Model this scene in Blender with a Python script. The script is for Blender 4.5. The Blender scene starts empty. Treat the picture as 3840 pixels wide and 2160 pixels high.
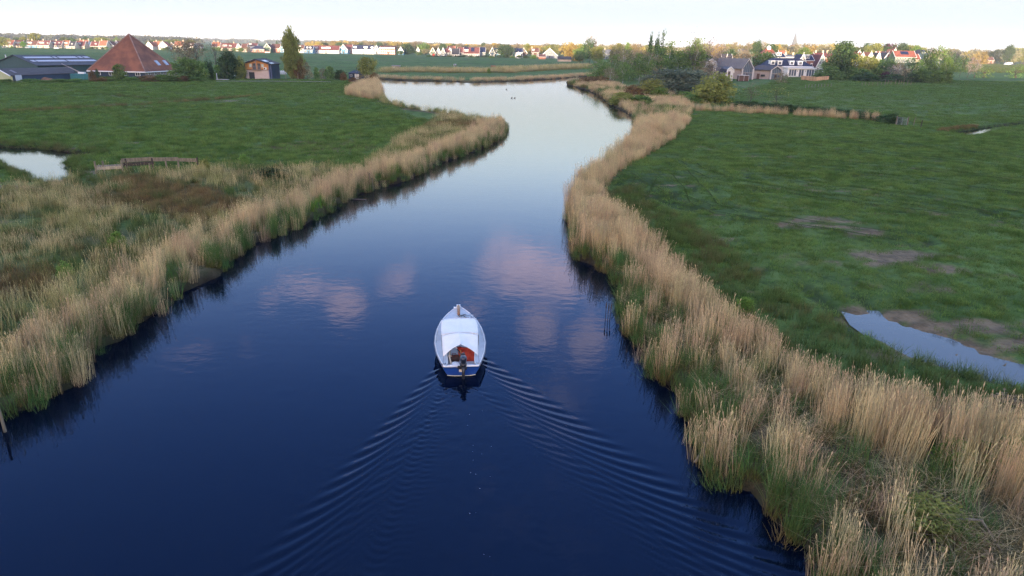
import bpy, bmesh, math, random
import numpy as np
from mathutils import Vector, Matrix
PI = math.pi
R = math.radians
SC = bpy.context.scene
COL = SC.collection

# ------------------------------------------------------------------ camera
CH = 11.0; FP = 2560.0; PITCH = R(19.6); ROLL = R(1.1)
cam_d = bpy.data.cameras.new('camera')
cam = bpy.data.objects.new('camera', cam_d); COL.objects.link(cam)
cam_d.sensor_width = 36.0; cam_d.lens = 36.0 * FP / 3840.0
cam_d.clip_start = 0.2; cam_d.clip_end = 40000.0
cam.matrix_world = Matrix.Translation((0, 0, CH)) @ Matrix.Rotation(PI/2 - PITCH, 4, 'X') @ Matrix.Rotation(ROLL, 4, 'Z')
SC.camera = cam

# ------------------------------------------------------------------ node helpers
def nd(nt, t, **kw):
    n = nt.nodes.new(t)
    for k, v in kw.items():
        if k.startswith('i_'):
            key = k[2:]
            key = int(key) if key.isdigit() else key
            if isinstance(v, bpy.types.NodeSocket): nt.links.new(v, n.inputs[key])
            else: n.inputs[key].default_value = v
        else: setattr(n, k, v)
    return n
def mth(nt, op, a, b=None, c=None, clamp=False):
    n = nt.nodes.new('ShaderNodeMath'); n.operation = op; n.use_clamp = clamp
    for i, v in enumerate((a, b, c)):
        if v is None: continue
        if isinstance(v, bpy.types.NodeSocket): nt.links.new(v, n.inputs[i])
        else: n.inputs[i].default_value = v
    return n.outputs[0]
def sstep(nt, x, a, b):
    n = nt.nodes.new('ShaderNodeMapRange'); n.interpolation_type = 'SMOOTHSTEP'
    nt.links.new(x, n.inputs[0]); n.inputs[1].default_value = a; n.inputs[2].default_value = b
    return n.outputs[0]
def mixc(nt, f, a, b, mode='MIX'):
    n = nt.nodes.new('ShaderNodeMix'); n.data_type = 'RGBA'; n.blend_type = mode
    for s, v in ((n.inputs[0], f), (n.inputs[6], a), (n.inputs[7], b)):
        if isinstance(v, bpy.types.NodeSocket): nt.links.new(v, s)
        else: s.default_value = v if not isinstance(v, (tuple, list)) else (tuple(v) + (1,))[:4]
    return n.outputs[2]
def noise(nt, vec, scale, detail=4.0, rough=0.55, dist=0.0):
    n = nt.nodes.new('ShaderNodeTexNoise'); n.inputs['Scale'].default_value = scale
    n.inputs['Detail'].default_value = detail; n.inputs['Roughness'].default_value = rough
    n.inputs['Distortion'].default_value = dist
    if vec is not None: nt.links.new(vec, n.inputs['Vector'])
    return n.outputs['Fac']

# ------------------------------------------------------------------ sky, sun, exposure
SUN_EL, SUN_ROT = R(2.3), R(180 + 12)          # low morning sun behind the drone
world = bpy.data.worlds.new('World'); SC.world = world; world.use_nodes = True
wt = world.node_tree
for n in list(wt.nodes): wt.nodes.remove(n)
sky = nd(wt, 'ShaderNodeTexSky', sky_type='NISHITA', sun_disc=False, sun_elevation=SUN_EL, sun_rotation=SUN_ROT)
sky.air_density = 1.0; sky.dust_density = 2.6; sky.ozone_density = 1.0
tc = nd(wt, 'ShaderNodeTexCoord')
nrm = nd(wt, 'ShaderNodeVectorMath', operation='NORMALIZE'); wt.links.new(tc.outputs['Generated'], nrm.inputs[0])
sp = nd(wt, 'ShaderNodeSeparateXYZ'); wt.links.new(nrm.outputs[0], sp.inputs[0])
el = mth(wt, 'ARCSINE', sp.outputs[2]); az = mth(wt, 'ARCTAN2', sp.outputs[0], sp.outputs[1])
# bright milky air near the horizon all the way round, clear blue overhead
q_ = mth(wt, 'DIVIDE', mth(wt, 'MAXIMUM', el, 0.0), 0.21)
hz = mth(wt, 'EXPONENT', mth(wt, 'MULTIPLY', mth(wt, 'MULTIPLY', q_, q_), -1.0))
SKYBLUE = (1.0, 1.09, 1.60); HORIZON = (0.056, 0.068, 0.079)
skc = mixc(wt, 1.0, sky.outputs[0], (1, 1, 1), 'MULTIPLY')
skc = mixc(wt, 1.0, skc, SKYBLUE, 'MULTIPLY')
skc = mixc(wt, mth(wt, 'MULTIPLY', hz, 0.98), skc, tuple(c * 10.0 for c in HORIZON))
# fair weather clouds: azimuth, elevation, half widths (radians)
CLOUDS = [(-0.31, 0.335, .055, .022), (-0.26, 0.36, .05, .03), (-0.17, 0.335, .05, .03), (-0.36, .345, .02, .012),
          (0.01, 0.315, .09, .055), (0.07, 0.35, .07, .06), (0.04, 0.40, .05, .05), (0.12, 0.40, .05, .075), (-.06, .375, .05, .02),
          (-0.47, 0.40, .055, .012), (-0.40, 0.405, .03, .02), (0.08, 0.49, .07, .07, .80), (0.05, 0.66, .20, .08, .66),
          (0.9, .45, .25, .08), (1.6, .38, .2, .06), (-1.1, .5, .25, .07), (2.3, .42, .3, .06), (-2.2, .5, .3, .09), (-1.7, .33, .2, .05), (3.0, .6, .3, .1)]
wn = nd(wt, 'ShaderNodeTexNoise'); wn.inputs['Scale'].default_value = 11.0; wn.inputs['Detail'].default_value = 8.0
wn.inputs['Roughness'].default_value = 0.6
wmp = nd(wt, 'ShaderNodeMapping'); wt.links.new(nrm.outputs[0], wmp.inputs[0]); wmp.inputs['Scale'].default_value = (1, 1, 1.9); wt.links.new(wmp.outputs[0], wn.inputs['Vector'])
tot = None
for c_ in CLOUDS:
    (a, e, wa, we), wg = c_[:4], (c_[4] if len(c_) > 4 else 1.0)
    qa = mth(wt, 'DIVIDE', mth(wt, 'SUBTRACT', az, a), wa); qe = mth(wt, 'DIVIDE', mth(wt, 'SUBTRACT', el, e), we)
    q = mth(wt, 'MULTIPLY', mth(wt, 'EXPONENT', mth(wt, 'MULTIPLY', mth(wt, 'ADD', mth(wt, 'MULTIPLY', qa, qa), mth(wt, 'MULTIPLY', qe, qe)), -1.0)), wg)
    tot = q if tot is None else mth(wt, 'MAXIMUM', tot, q)
cl = sstep(wt, mth(wt, 'ADD', mth(wt, 'MULTIPLY', tot, 0.60), mth(wt, 'MULTIPLY', wn.outputs['Fac'], 1.35)), 0.95, 1.36)
CLOUD = (4.4, 2.8, 2.5)
skc = mixc(wt, mth(wt, 'MULTIPLY', cl, 0.72), skc, CLOUD)
bg = nd(wt, 'ShaderNodeBackground', i_Color=skc, i_Strength=0.1)
wo = nd(wt, 'ShaderNodeOutputWorld'); wt.links.new(bg.outputs[0], wo.inputs[0])

sun_d = bpy.data.lights.new('sun', 'SUN'); sun_d.energy = 1.35; sun_d.angle = R(0.6); sun_d.color = (1.0, 0.78, 0.52)
sun = bpy.data.objects.new('sun', sun_d); COL.objects.link(sun)
sdir = Vector((math.sin(SUN_ROT) * math.cos(SUN_EL), math.cos(SUN_ROT) * math.cos(SUN_EL), math.sin(SUN_EL)))
sun.rotation_euler = sdir.to_track_quat('Z', 'Y').to_euler()
sun.location = (0, -200, 60)

SC.render.engine = 'CYCLES'
SC.view_settings.view_transform = 'Standard'; SC.view_settings.look = 'None'
SC.view_settings.exposure = 3.7; SC.view_settings.gamma = 1.0; SC.view_settings.use_curve_mapping = False
SC.cycles.use_denoising = True; SC.cycles.denoiser = 'OPENIMAGEDENOISE'; SC.cycles.denoising_input_passes = 'RGB_ALBEDO_NORMAL'; SC.cycles.denoising_prefilter = 'NONE'
SC.cycles.max_bounces = 5; SC.cycles.diffuse_bounces = 3; SC.cycles.glossy_bounces = 3
SC.cycles.transmission_bounces = 3; SC.cycles.volume_bounces = 0; SC.cycles.transparent_max_bounces = 4
SC.cycles.caustics_reflective = False; SC.cycles.caustics_refractive = False

# ------------------------------------------------------------------ picture coordinates -> ground points
def ray(u, v):
    xc = u - 1920.0; yc = 1080.0 - v
    x = xc*math.cos(ROLL) - yc*math.sin(ROLL); y = xc*math.sin(ROLL) + yc*math.cos(ROLL)
    return (x, FP*math.cos(PITCH) + y*math.sin(PITCH), -FP*math.sin(PITCH) + y*math.cos(PITCH))
def G(u, v, z=0.35):
    d = ray(u, v); t = (z - CH) / d[2]
    return (d[0]*t, d[1]*t)
K = 3840.0 / 2576.0
def O(u, v, z=0.0): return G(u*K, v*K, z)
def OP(pts, z=0.0): return [O(p[0], p[1], p[2] if len(p) > 2 else z) for p in pts]
def PX(u, v, Y):
    d = ray(u, v); t = Y / d[1]
    return (d[0]*t, CH + d[2]*t)

# ------------------------------------------------------------------ object helpers
def tag(o, label=None, cat=None, group=None, kind=None):
    if label: o['label'] = label
    if cat: o['category'] = cat
    if group: o['group'] = group
    if kind: o['kind'] = kind
    return o
def link(name, data, parent=None, mat=None, loc=None, smooth=False):
    o = bpy.data.objects.new(name, data); COL.objects.link(o)
    if parent is not None: o.parent = parent
    if loc is not None: o.location = loc
    if mat is not None and not data.materials: data.materials.append(mat)
    return o
def empty(name, loc=(0, 0, 0), rz=0.0, label=None, cat=None, group=None):
    o = bpy.data.objects.new(name, None); COL.objects.link(o)
    o.location = loc; o.rotation_euler = (0, 0, rz); o.empty_display_size = 0.3
    return tag(o, label, cat, group)
def np_mesh(name, verts, faces, smooth=False, mat=None, attrs=None):
    """verts (n,3), faces (m,k) arrays of one face size"""
    me = bpy.data.meshes.new(name)
    verts = np.asarray(verts, np.float32); faces = np.asarray(faces, np.int32)
    k = faces.shape[1]
    me.vertices.add(len(verts)); me.vertices.foreach_set('co', verts.ravel())
    me.loops.add(faces.size); me.loops.foreach_set('vertex_index', faces.ravel())
    me.polygons.add(len(faces))
    me.polygons.foreach_set('loop_start', np.arange(0, faces.size, k, dtype=np.int32))
    if smooth: me.polygons.foreach_set('use_smooth', np.ones(len(faces), bool))
    for nm, a in (attrs or {}).items():
        at = me.attributes.new(nm, 'FLOAT', 'POINT'); at.data.foreach_set('value', np.asarray(a, np.float32))
    me.update(calc_edges=True); me.validate()
    if mat is not None: me.materials.append(mat)
    return me
class MB:
    """collects simple shapes into one mesh"""
    def __init__(s): s.v = []; s.f = []
    def add(s, vs, fs):
        b = len(s.v); s.v += [tuple(p) for p in vs]; s.f += [tuple(i + b for i in f) for f in fs]; return s
    def box(s, x0, x1, y0, y1, z0, z1):
        return s.add([(x0,y0,z0),(x1,y0,z0),(x1,y1,z0),(x0,y1,z0),(x0,y0,z1),(x1,y0,z1),(x1,y1,z1),(x0,y1,z1)],
                     [(0,3,2,1),(4,5,6,7),(0,1,5,4),(1,2,6,5),(2,3,7,6),(3,0,4,7)])
    def hexa(s, lo, hi):
        n = len(lo)
        return s.add(list(lo) + list(hi), [tuple(range(n))[::-1], tuple(range(n, 2*n))] + [(i, (i+1) % n, n + (i+1) % n, n + i) for i in range(n)])
    def tube(s, pts, r, n=6, cap=True):
        pts = [Vector(p) for p in pts]
        rs = r if isinstance(r, (list, tuple)) else [r]*len(pts)
        b = len(s.v)
        for i, p in enumerate(pts):
            t = (pts[min(i+1, len(pts)-1)] - pts[max(i-1, 0)]).normalized()
            a = t.orthogonal().normalized() if i == 0 else (a - t*a.dot(t)).normalized()
            c = t.cross(a)
            for k in range(n):
                w = 2*PI*k/n; s.v.append(tuple(p + (a*math.cos(w) + c*math.sin(w))*rs[i]))
        for i in range(len(pts)-1):
            for k in range(n):
                s.f.append((b+i*n+k, b+i*n+(k+1) % n, b+(i+1)*n+(k+1) % n, b+(i+1)*n+k))
        if cap:
            s.f.append(tuple(b+k for k in range(n))[::-1]); s.f.append(tuple(b+(len(pts)-1)*n+k for k in range(n)))
        return s
    def prism(s, poly, y0, y1):
        """poly of (x, z) extruded along y"""
        return s.hexa([(x, y0, z) for x, z in poly], [(x, y1, z) for x, z in poly])
    def mesh(s, name, mat=None, smooth=False):
        me = bpy.data.meshes.new(name); me.from_pydata(s.v, [], s.f); me.update()
        bm = bmesh.new(); bm.from_mesh(me); bmesh.ops.recalc_face_normals(bm, faces=bm.faces); bm.to_mesh(me); bm.free()
        if smooth: me.polygons.foreach_set('use_smooth', np.ones(len(me.polygons), bool))
        if mat is not None: me.materials.append(mat)
        return me
    def build(s, name, mat=None, parent=None, smooth=False, loc=None):
        return link(name, s.mesh(name, mat, smooth), parent, None, loc)

# ------------------------------------------------------------------ materials
MATS = {}
def mat(name, col, col2=None, scale=2.0, rough=0.8, bump=0.0, spec=0.3, metal=0.0, rand=0.0, stretch=None, thresh=(0.35, 0.65)):
    if name in MATS: return MATS[name]
    m = bpy.data.materials.new(name); m.use_nodes = True; nt = m.node_tree
    b = nt.nodes['Principled BSDF']; b.inputs['Roughness'].default_value = rough
    b.inputs['Specular IOR Level'].default_value = spec; b.inputs['Metallic'].default_value = metal
    t = nd(nt, 'ShaderNodeTexCoord'); vec = t.outputs['Object']
    if stretch:
        mp = nd(nt, 'ShaderNodeMapping'); nt.links.new(vec, mp.inputs[0]); mp.inputs['Scale'].default_value = stretch; vec = mp.outputs[0]
    c = tuple(col)
    if col2 is not None:
        f = sstep(nt, noise(nt, vec, scale, 5.0, 0.6), *thresh)
        c = mixc(nt, f, col, col2)
    if rand:
        oi = nd(nt, 'ShaderNodeObjectInfo')
        v = mth(nt, 'ADD', mth(nt, 'MULTIPLY', oi.outputs['Random'], 2*rand), 1.0 - rand)
        hs = nd(nt, 'ShaderNodeHueSaturation')
        nt.links.new(v, hs.inputs['Value'])
        if isinstance(c, tuple): hs.inputs['Color'].default_value = (c + (1,))[:4]
        else: nt.links.new(c, hs.inputs['Color'])
        c = hs.outputs[0]
    if isinstance(c, tuple): b.inputs['Base Color'].default_value = (c + (1,))[:4]
    else: nt.links.new(c, b.inputs['Base Color'])
    if bump:
        bp = nd(nt, 'ShaderNodeBump'); bp.inputs['Strength'].default_value = bump; bp.inputs['Distance'].default_value = 0.05
        nt.links.new(noise(nt, vec, scale*4, 3.0), bp.inputs['Height']); nt.links.new(bp.outputs[0], b.inputs['Normal'])
    MATS[name] = m
    return m
def blade_mat(name, base, tip, dark=0.7, trans=0.25, hue=0.02, patch=None, pscale=.3):
    """plant blades: colour runs from foot to tip, every blade and every clump a little different"""
    m = bpy.data.materials.new(name); m.use_nodes = True; nt = m.node_tree
    for n in list(nt.nodes): nt.nodes.remove(n)
    h = nd(nt, 'ShaderNodeAttribute', attribute_name='h').outputs['Fac']
    r = nd(nt, 'ShaderNodeAttribute', attribute_name='r').outputs['Fac']
    oi = nd(nt, 'ShaderNodeObjectInfo').outputs['Random']
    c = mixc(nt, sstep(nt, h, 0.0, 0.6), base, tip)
    if patch:
        pos = nd(nt, 'ShaderNodeNewGeometry').outputs['Position']
        c = mixc(nt, sstep(nt, noise(nt, pos, pscale, 5, .62), .44, .60), c, patch)
    hs = nd(nt, 'ShaderNodeHueSaturation'); nt.links.new(c, hs.inputs['Color'])
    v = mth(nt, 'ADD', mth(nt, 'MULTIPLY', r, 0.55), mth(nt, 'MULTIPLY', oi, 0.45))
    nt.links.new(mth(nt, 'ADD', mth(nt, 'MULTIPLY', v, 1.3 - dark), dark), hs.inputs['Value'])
    nt.links.new(mth(nt, 'ADD', mth(nt, 'MULTIPLY', oi, 2*hue), 0.5 - hue), hs.inputs['Hue'])
    d = nd(nt, 'ShaderNodeBsdfDiffuse'); nt.links.new(hs.outputs[0], d.inputs[0])
    t = nd(nt, 'ShaderNodeBsdfTranslucent'); nt.links.new(hs.outputs[0], t.inputs[0])
    x = nd(nt, 'ShaderNodeMixShader'); x.inputs[0].default_value = trans
    nt.links.new(d.outputs[0], x.inputs[1]); nt.links.new(t.outputs[0], x.inputs[2])
    o = nd(nt, 'ShaderNodeOutputMaterial'); nt.links.new(x.outputs[0], o.inputs[0])
    return m
# ------------------------------------------------------------------ geometry of the place (metres)
def seg_dist(P, poly, closed=True):
    P = np.asarray(P, float); poly = np.asarray(poly, float)
    best = np.full(len(P), 1e9)
    n = len(poly)
    for i in range(n if closed else n-1):
        a = poly[i]; b = poly[(i+1) % n]; ab = b - a
        t = np.clip(((P - a) @ ab) / max(ab @ ab, 1e-9), 0, 1)
        d = np.hypot(*(P - (a + t[:, None]*ab)).T)
        np.minimum(best, d, out=best)
    return best
def inside(P, poly):
    P = np.asarray(P, float); poly = np.asarray(poly, float)
    r = np.zeros(len(P), bool); n = len(poly)
    for i in range(n):
        x0, y0 = poly[i]; x1, y1 = poly[(i+1) % n]
        if y0 == y1: continue
        c = ((y0 > P[:, 1]) != (y1 > P[:, 1])) & (P[:, 0] < (x1 - x0)*(P[:, 1] - y0)/(y1 - y0) + x0)
        r ^= c
    return r
def sdf(P, poly):
    d = seg_dist(P, poly); return np.where(inside(P, poly), -d, d)
_rs = np.random.RandomState(5)
_pert = _rs.permutation(512)
_grad = _rs.rand(512)
def vnoise(x, y):
    xi = np.floor(x).astype(int); yi = np.floor(y).astype(int); fx = x - xi; fy = y - yi
    fx = fx*fx*(3-2*fx); fy = fy*fy*(3-2*fy)
    h = lambda a, b: _grad[(_pert[a & 511] + b) & 511]
    return (h(xi, yi)*(1-fx) + h(xi+1, yi)*fx)*(1-fy) + (h(xi, yi+1)*(1-fx) + h(xi+1, yi+1)*fx)*fy
def fbm(x, y, s, o=3):
    t = 0; a = 1; n = 0
    for k in range(o):
        t = t + a*vnoise(x*s*2**k + 17*k, y*s*2**k + 31*k); n += a; a *= 0.5
    return t/n

LB = [(-420,1449),(-200,1180),(0,1046),(60,1040),(103,1030),(112,1005),(180,985),(240,938),(248,885),(312,858),(328,832),(380,805),
      (440,768),(452,742),(515,715),(560,693),(598,657),(650,612),(700,597),(740,582),(780,560),(825,537),(865,513),(900,492),(950,475),
      (1000,462),(1040,445),(1080,425),(1120,408),(1180,387),(1225,370),(1266,347),(1273,335),(1272,292,1.2),(1232,284,1.5),(1180,279,1.3),(1130,273,1.1),(1080,269,1.0),
      (1030,264,.9),(985,253,.8),(970,246,.8),(964,232,.6),(958,215,.5),(952,200)]
FS = [(955,199),(1000,202),(1100,204),(1200,207),(1300,204),(1400,199),(1445,195),(1490,191),(1560,188),(1680,186)]
RB = [(1700,188.5),(1600,190),(1500,194),(1455,199),(1432,204),(1423,208),(1426,213),(1445,219),(1475,227),(1500,238),(1515,250),(1530,262),(1560,277),(1590,295),(1600,312),(1598,322),
      (1590,335,1.0),(1560,352,1.6),(1520,375,1.8),(1490,393,1.8),(1460,408,1.8),(1445,430,1.8),(1432,455,1.8),(1424,490,1.5),(1418,520,.4),(1422,545),(1428,575),
      (1440,600),(1450,655),(1485,668),(1525,690),(1545,715),(1556,745),(1553,790),(1550,830),(1590,850),(1606,880),(1608,912),(1640,950),
      (1680,975),(1708,990),(1716,1060),(1735,1100),(1750,1165),(1790,1233),(1850,1238),(1885,1245),(1925,1290),(1948,1330),(1960,1370),(2010,1397),(2045,1449),(2100,1550),(2250,1700)]
LBW, FSW, RBW = OP(LB), OP(FS), OP(RB)
def wiggle(pts, seed, amp=0.22):
    """break the traced bank into small bays"""
    rs = np.random.RandomState(seed); out = []
    for a, b in zip(pts[:-1], pts[1:]):
        n = max(1, int(math.hypot(b[0]-a[0], b[1]-a[1]) / 1.1)); n = min(n, 14)
        for k in range(n):
            t = k/n; j = 0 if k == 0 else amp
            out.append((a[0]+(b[0]-a[0])*t + rs.uniform(-j, j), a[1]+(b[1]-a[1])*t + rs.uniform(-j, j)))
    return out + [pts[-1]]
LBW = wiggle(LBW, 1); RBW = wiggle(RBW, 2)
RIVER = [(LBW[0][0]-14, -120)] + LBW + FSW + RBW + [(RBW[-1][0]+8, -120)]
POND = OP([(-120,380),(0,374),(60,376),(110,381),(150,387),(200,391),(216,394),(190,399),(150,406),(135,412),(142,425),(155,443),(158,452),(135,461),(108,459),
           (112,448),(95,438),(60,429),(45,419),(25,409),(0,402),(-120,396)])
DITCH = OP([(2395,337),(2420,333),(2450,330),(2480,324),(2520,319),(2576,311),(2760,292),(2760,296),(2576,316),(2520,324),(2478,329),(2466,335),(2455,341),(2425,342)])
PUDDLE = OP([(2163,784),(2180,782),(2200,800),(2240,815),(2290,818),(2330,835),(2400,855),(2480,895),(2576,918),(2700,950),(2700,990),(2576,958),(2480,938),(2400,915),(2330,893),(2280,870),(2230,845),(2185,815)], .35)
LANDZ = 0.36

# ground sheet: fine near the river, coarser towards the horizon
def axis(lim_neg, lim_pos, d0, g, far):
    pos = [0.0]
    while pos[-1] < lim_pos: pos.append(pos[-1] + max(d0, g*pos[-1]))
    while pos[-1] < far: pos.append(pos[-1]*1.25)
    neg = [0.0]
    while neg[-1] < lim_neg: neg.append(neg[-1] + max(d0, g*neg[-1]))
    while neg[-1] < far: neg.append(neg[-1]*1.25)
    return np.array([-a for a in neg[:0:-1]] + pos)
gx = axis(330, 330, 0.42, 0.0085, 14000); gy = axis(12, 420, 0.42, 0.007, 14000)
GX, GY = np.meshgrid(gx, gy); P = np.stack([GX.ravel(), GY.ravel()], 1)
near = (np.abs(P[:, 0]) < 420) & (P[:, 1] < 460) & (P[:, 1] > -160)
def nsdf(poly):
    d = np.full(len(P), 500.0); d[near] = sdf(P[near], poly); return d
sd_r, sd_p, sd_d, sd_w = nsdf(RIVER), nsdf(POND), nsdf(DITCH), nsdf(PUDDLE)
px, py = P[:, 0], P[:, 1]
sd = np.minimum(np.minimum(sd_r, sd_p - .75), sd_d - .35) + (fbm(px, py, 0.9, 2) - 0.5)*0.5*near
ease = lambda x, a, b: (lambda t: t*t*(3-2*t))(np.clip((x - a)/(b - a), 0, 1))
lz = LANDZ + (fbm(px, py, 0.05) - .5)*0.30*near + (fbm(px, py, 0.6, 2) - .5)*0.14*near
_pw = np.array(PUDDLE); _pd = (_pw[9] - _pw[2])/np.linalg.norm(_pw[9] - _pw[2])
_al = px*_pd[0] + py*_pd[1]; _ac = -px*_pd[1] + py*_pd[0]
_st = fbm(_al*.35, _ac*1.6, 1.0, 3)
_low = seg_dist(P, PUDDLE[10:], False)*near + 99*(~near)      # distance from the low side of the puddle
_sw = sd_w + .22
lz = np.where(sd_w < 3.5, np.maximum(lz, .335 + .05*ease(sd_w, .5, 1.2)), lz)
lz = np.where(_sw < 1.2, lz*ease(_sw, 0, 1.2) + (1 - ease(_sw, 0, 1.2))*(0.285 + .42*(_st - .48) - .17*np.exp(-(_low/1.1)**2)), lz)
gz = -0.7 + (lz + 0.7)*ease(sd, -0.45, 0.55)
# patches on the land
def blob(u, v, ru, rv, z=.35):
    c = O(u, v, z); a = O(u+ru, v, z); b = O(u, v-rv, z); e = O(u, v+rv, z)
    hx = abs(a[0]-c[0]); 
    hy = np.where(py > c[1], abs(b[1]-c[1]), abs(e[1]-c[1]))
    sk = (b[0]-e[0])/max(b[1]-e[1], 1e-3)
    return np.exp(-(((px - c[0] - sk*(py-c[1]))/hx)**2 + ((py - c[1])/hy)**2)*1.2)
nz = fbm(px, py, 0.35, 4); nz2 = fbm(px + 90, py - 40, 1.1, 3)
brown = np.zeros(len(P))
BROWN = [(430,515,195,50),(70,720,100,60),(1150,318,75,14),(330,460,90,14),(885,370,80,14),(780,372,120,18),(830,232,45,8),(1000,257,60,5),(900,340,40,8)]
for bl in BROWN: brown = np.maximum(brown, blob(*bl)*1.25)
brown = np.clip(ease(brown + (nz - .5)*1.1, .35, .75), 0, 1)*near
mud = np.zeros(len(P))
MUD = [(2060,570,110,12),(2160,590,80,12),(2260,650,90,18),(2360,680,70,16),(2450,830,190,32),(2300,790,120,14),(2576,880,120,40),(2120,800,40,12),(2240,640,70,10),(2020,556,60,6),
       (560,255,90,3),(300,268,120,3.5),(80,280,120,4),(80,372,120,3),(60,470,70,5),(225,437,30,8)]
for bl in MUD: mud = np.maximum(mud, blob(*bl)*1.35)
mud = np.maximum(mud, 1.3*np.exp(-(np.maximum(sd_w, 0)/0.8)**2))
_sn = fbm(px*.22 + py*.05, py*1.5, 1.0, 3)
mud = np.clip(ease(mud + (nz2 - .5)*1.5 + (_sn - .5)*2.2, .55, 1.0), 0, 1)*near
# wheel tracks of a tractor over the right field
TRK = [[(1560,440),(1640,480),(1760,520),(1900,545),(2060,570),(2260,600)],[(1960,420),(2150,437),(2350,460),(2576,485)],[(1930,448),(2150,478),(2350,505),(2576,545)],
       [(1690,395),(1800,450),(1960,480),(2200,515),(2576,560)],[(1900,395),(2100,410),(2300,425),(2576,455)],[(1850,370),(2100,380),(2350,400),(2576,425)],
       [(1800,345),(2100,355),(2350,372),(2576,395)],[(1700,430),(1740,470),(1765,510),(1830,540)],[(1620,450),(1610,470),(1605,490)],[(1640,450),(1635,475),(1640,500)],
       [(2200,1000,.35),(2140,820),(2080,760),(2000,700)],[(1800,230),(2100,250),(2350,262),(2576,275)],[(0,255),(200,258),(340,266)],[(250,236),(420,252),(470,257)]]
def track_at(Q):
    t = np.zeros(len(Q)); nq = fbm(Q[:, 0] + 90, Q[:, 1] - 40, 1.1, 3)
    for ln in TRK:
        d = seg_dist(Q, OP([p[:2] for p in ln], .35), False) + (nq - .5)*.35
        t = np.maximum(t, np.maximum(np.exp(-(d/.6)**2), np.exp(-((d - 1.9)/.36)**2)*.85)*(.35 + .8*(nq > .44)))
    return np.clip(t, 0, 1)
trk = np.zeros(len(P))
for ln in TRK:
    w = OP([p[:2] for p in ln], .35)
    d = np.full(len(P), 50.0); d[near] = seg_dist(P[near], w, False)
    d = d + (nz2 - .5)*.4
    trk = np.maximum(trk, np.maximum(np.exp(-(d/0.36)**2), np.exp(-((d-1.7)/0.32)**2)*.8)*(0.45 + 0.9*(nz > .47)))
gz = gz - 0.13*trk*near
litter = np.zeros(len(P))
# ------------------------------------------------------------------ where the reeds stand
FIELD_EDGE = OP([(1740,282),(1700,322),(1640,352),(1560,397),(1515,440),(1525,480),(1570,512),(1620,540),(1680,590),(1740,650),(1830,730),(1930,780),
                 (2030,850),(2120,890),(2250,915),(2400,950),(2576,990),(2800,1060),(3100,1150)], 1.75)
RIGHT_ZONE = [p for p in RBW if p[1] < 101] + [(34, -3)] + FIELD_EDGE[::-1]
UPPER_RIGHT = OP([(1600,318),(1590,295),(1560,277),(1530,262),(1500,238),(1440,218),(1425,211),(1440,206),(1500,208),(1580,225),(1650,240),(1720,250),(1745,280),(1700,322),(1640,352),(1600,350)], .3)
MARSH = LBW[:90] + [O(900,440), O(760,432), O(620,432), O(480,440), O(300,446), O(170,470), O(60,480), O(-200,500), O(-600, 700)]
HEDGE_REED = OP([(1640,262),(1720,275),(1800,279),(1900,284),(2000,290),(2100,297),(2180,303),(2228,308)], .35)
TRAMPLE = OP([(1500,655),(1540,700),(1560,760),(1560,830),(1600,850),(1610,905),(1680,970),(1712,985),(1720,1060),(1755,1165),(1790,1230),(1890,1240),(1950,1330),(1965,1370),(2050,1449),(2100,1550),(2900,1700),
              (2900,1380),(2640,1310),(2500,1280),(2380,1230),(2230,1170),(2080,1110),(1960,1010),(1880,940),(1780,880),(1690,800),(1620,720),(1560,650)], .3)
trample_n = lambda Q: inside(Q, TRAMPLE)

zone_r = np.zeros(len(P)); q = near
zone_r[q] = inside(P[q], RIGHT_ZONE) | inside(P[q], UPPER_RIGHT)
zone_r[q] = np.maximum(zone_r[q], (inside(P[q], MARSH) & True)*0.55)
zone_r[q] = np.maximum(zone_r[q], (sd_r[q] < 2.6)*(P[q][:, 1] > 30)*1.0)
litter = ease(zone_r + (nz - .5)*.5, .3, .8)*near

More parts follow.
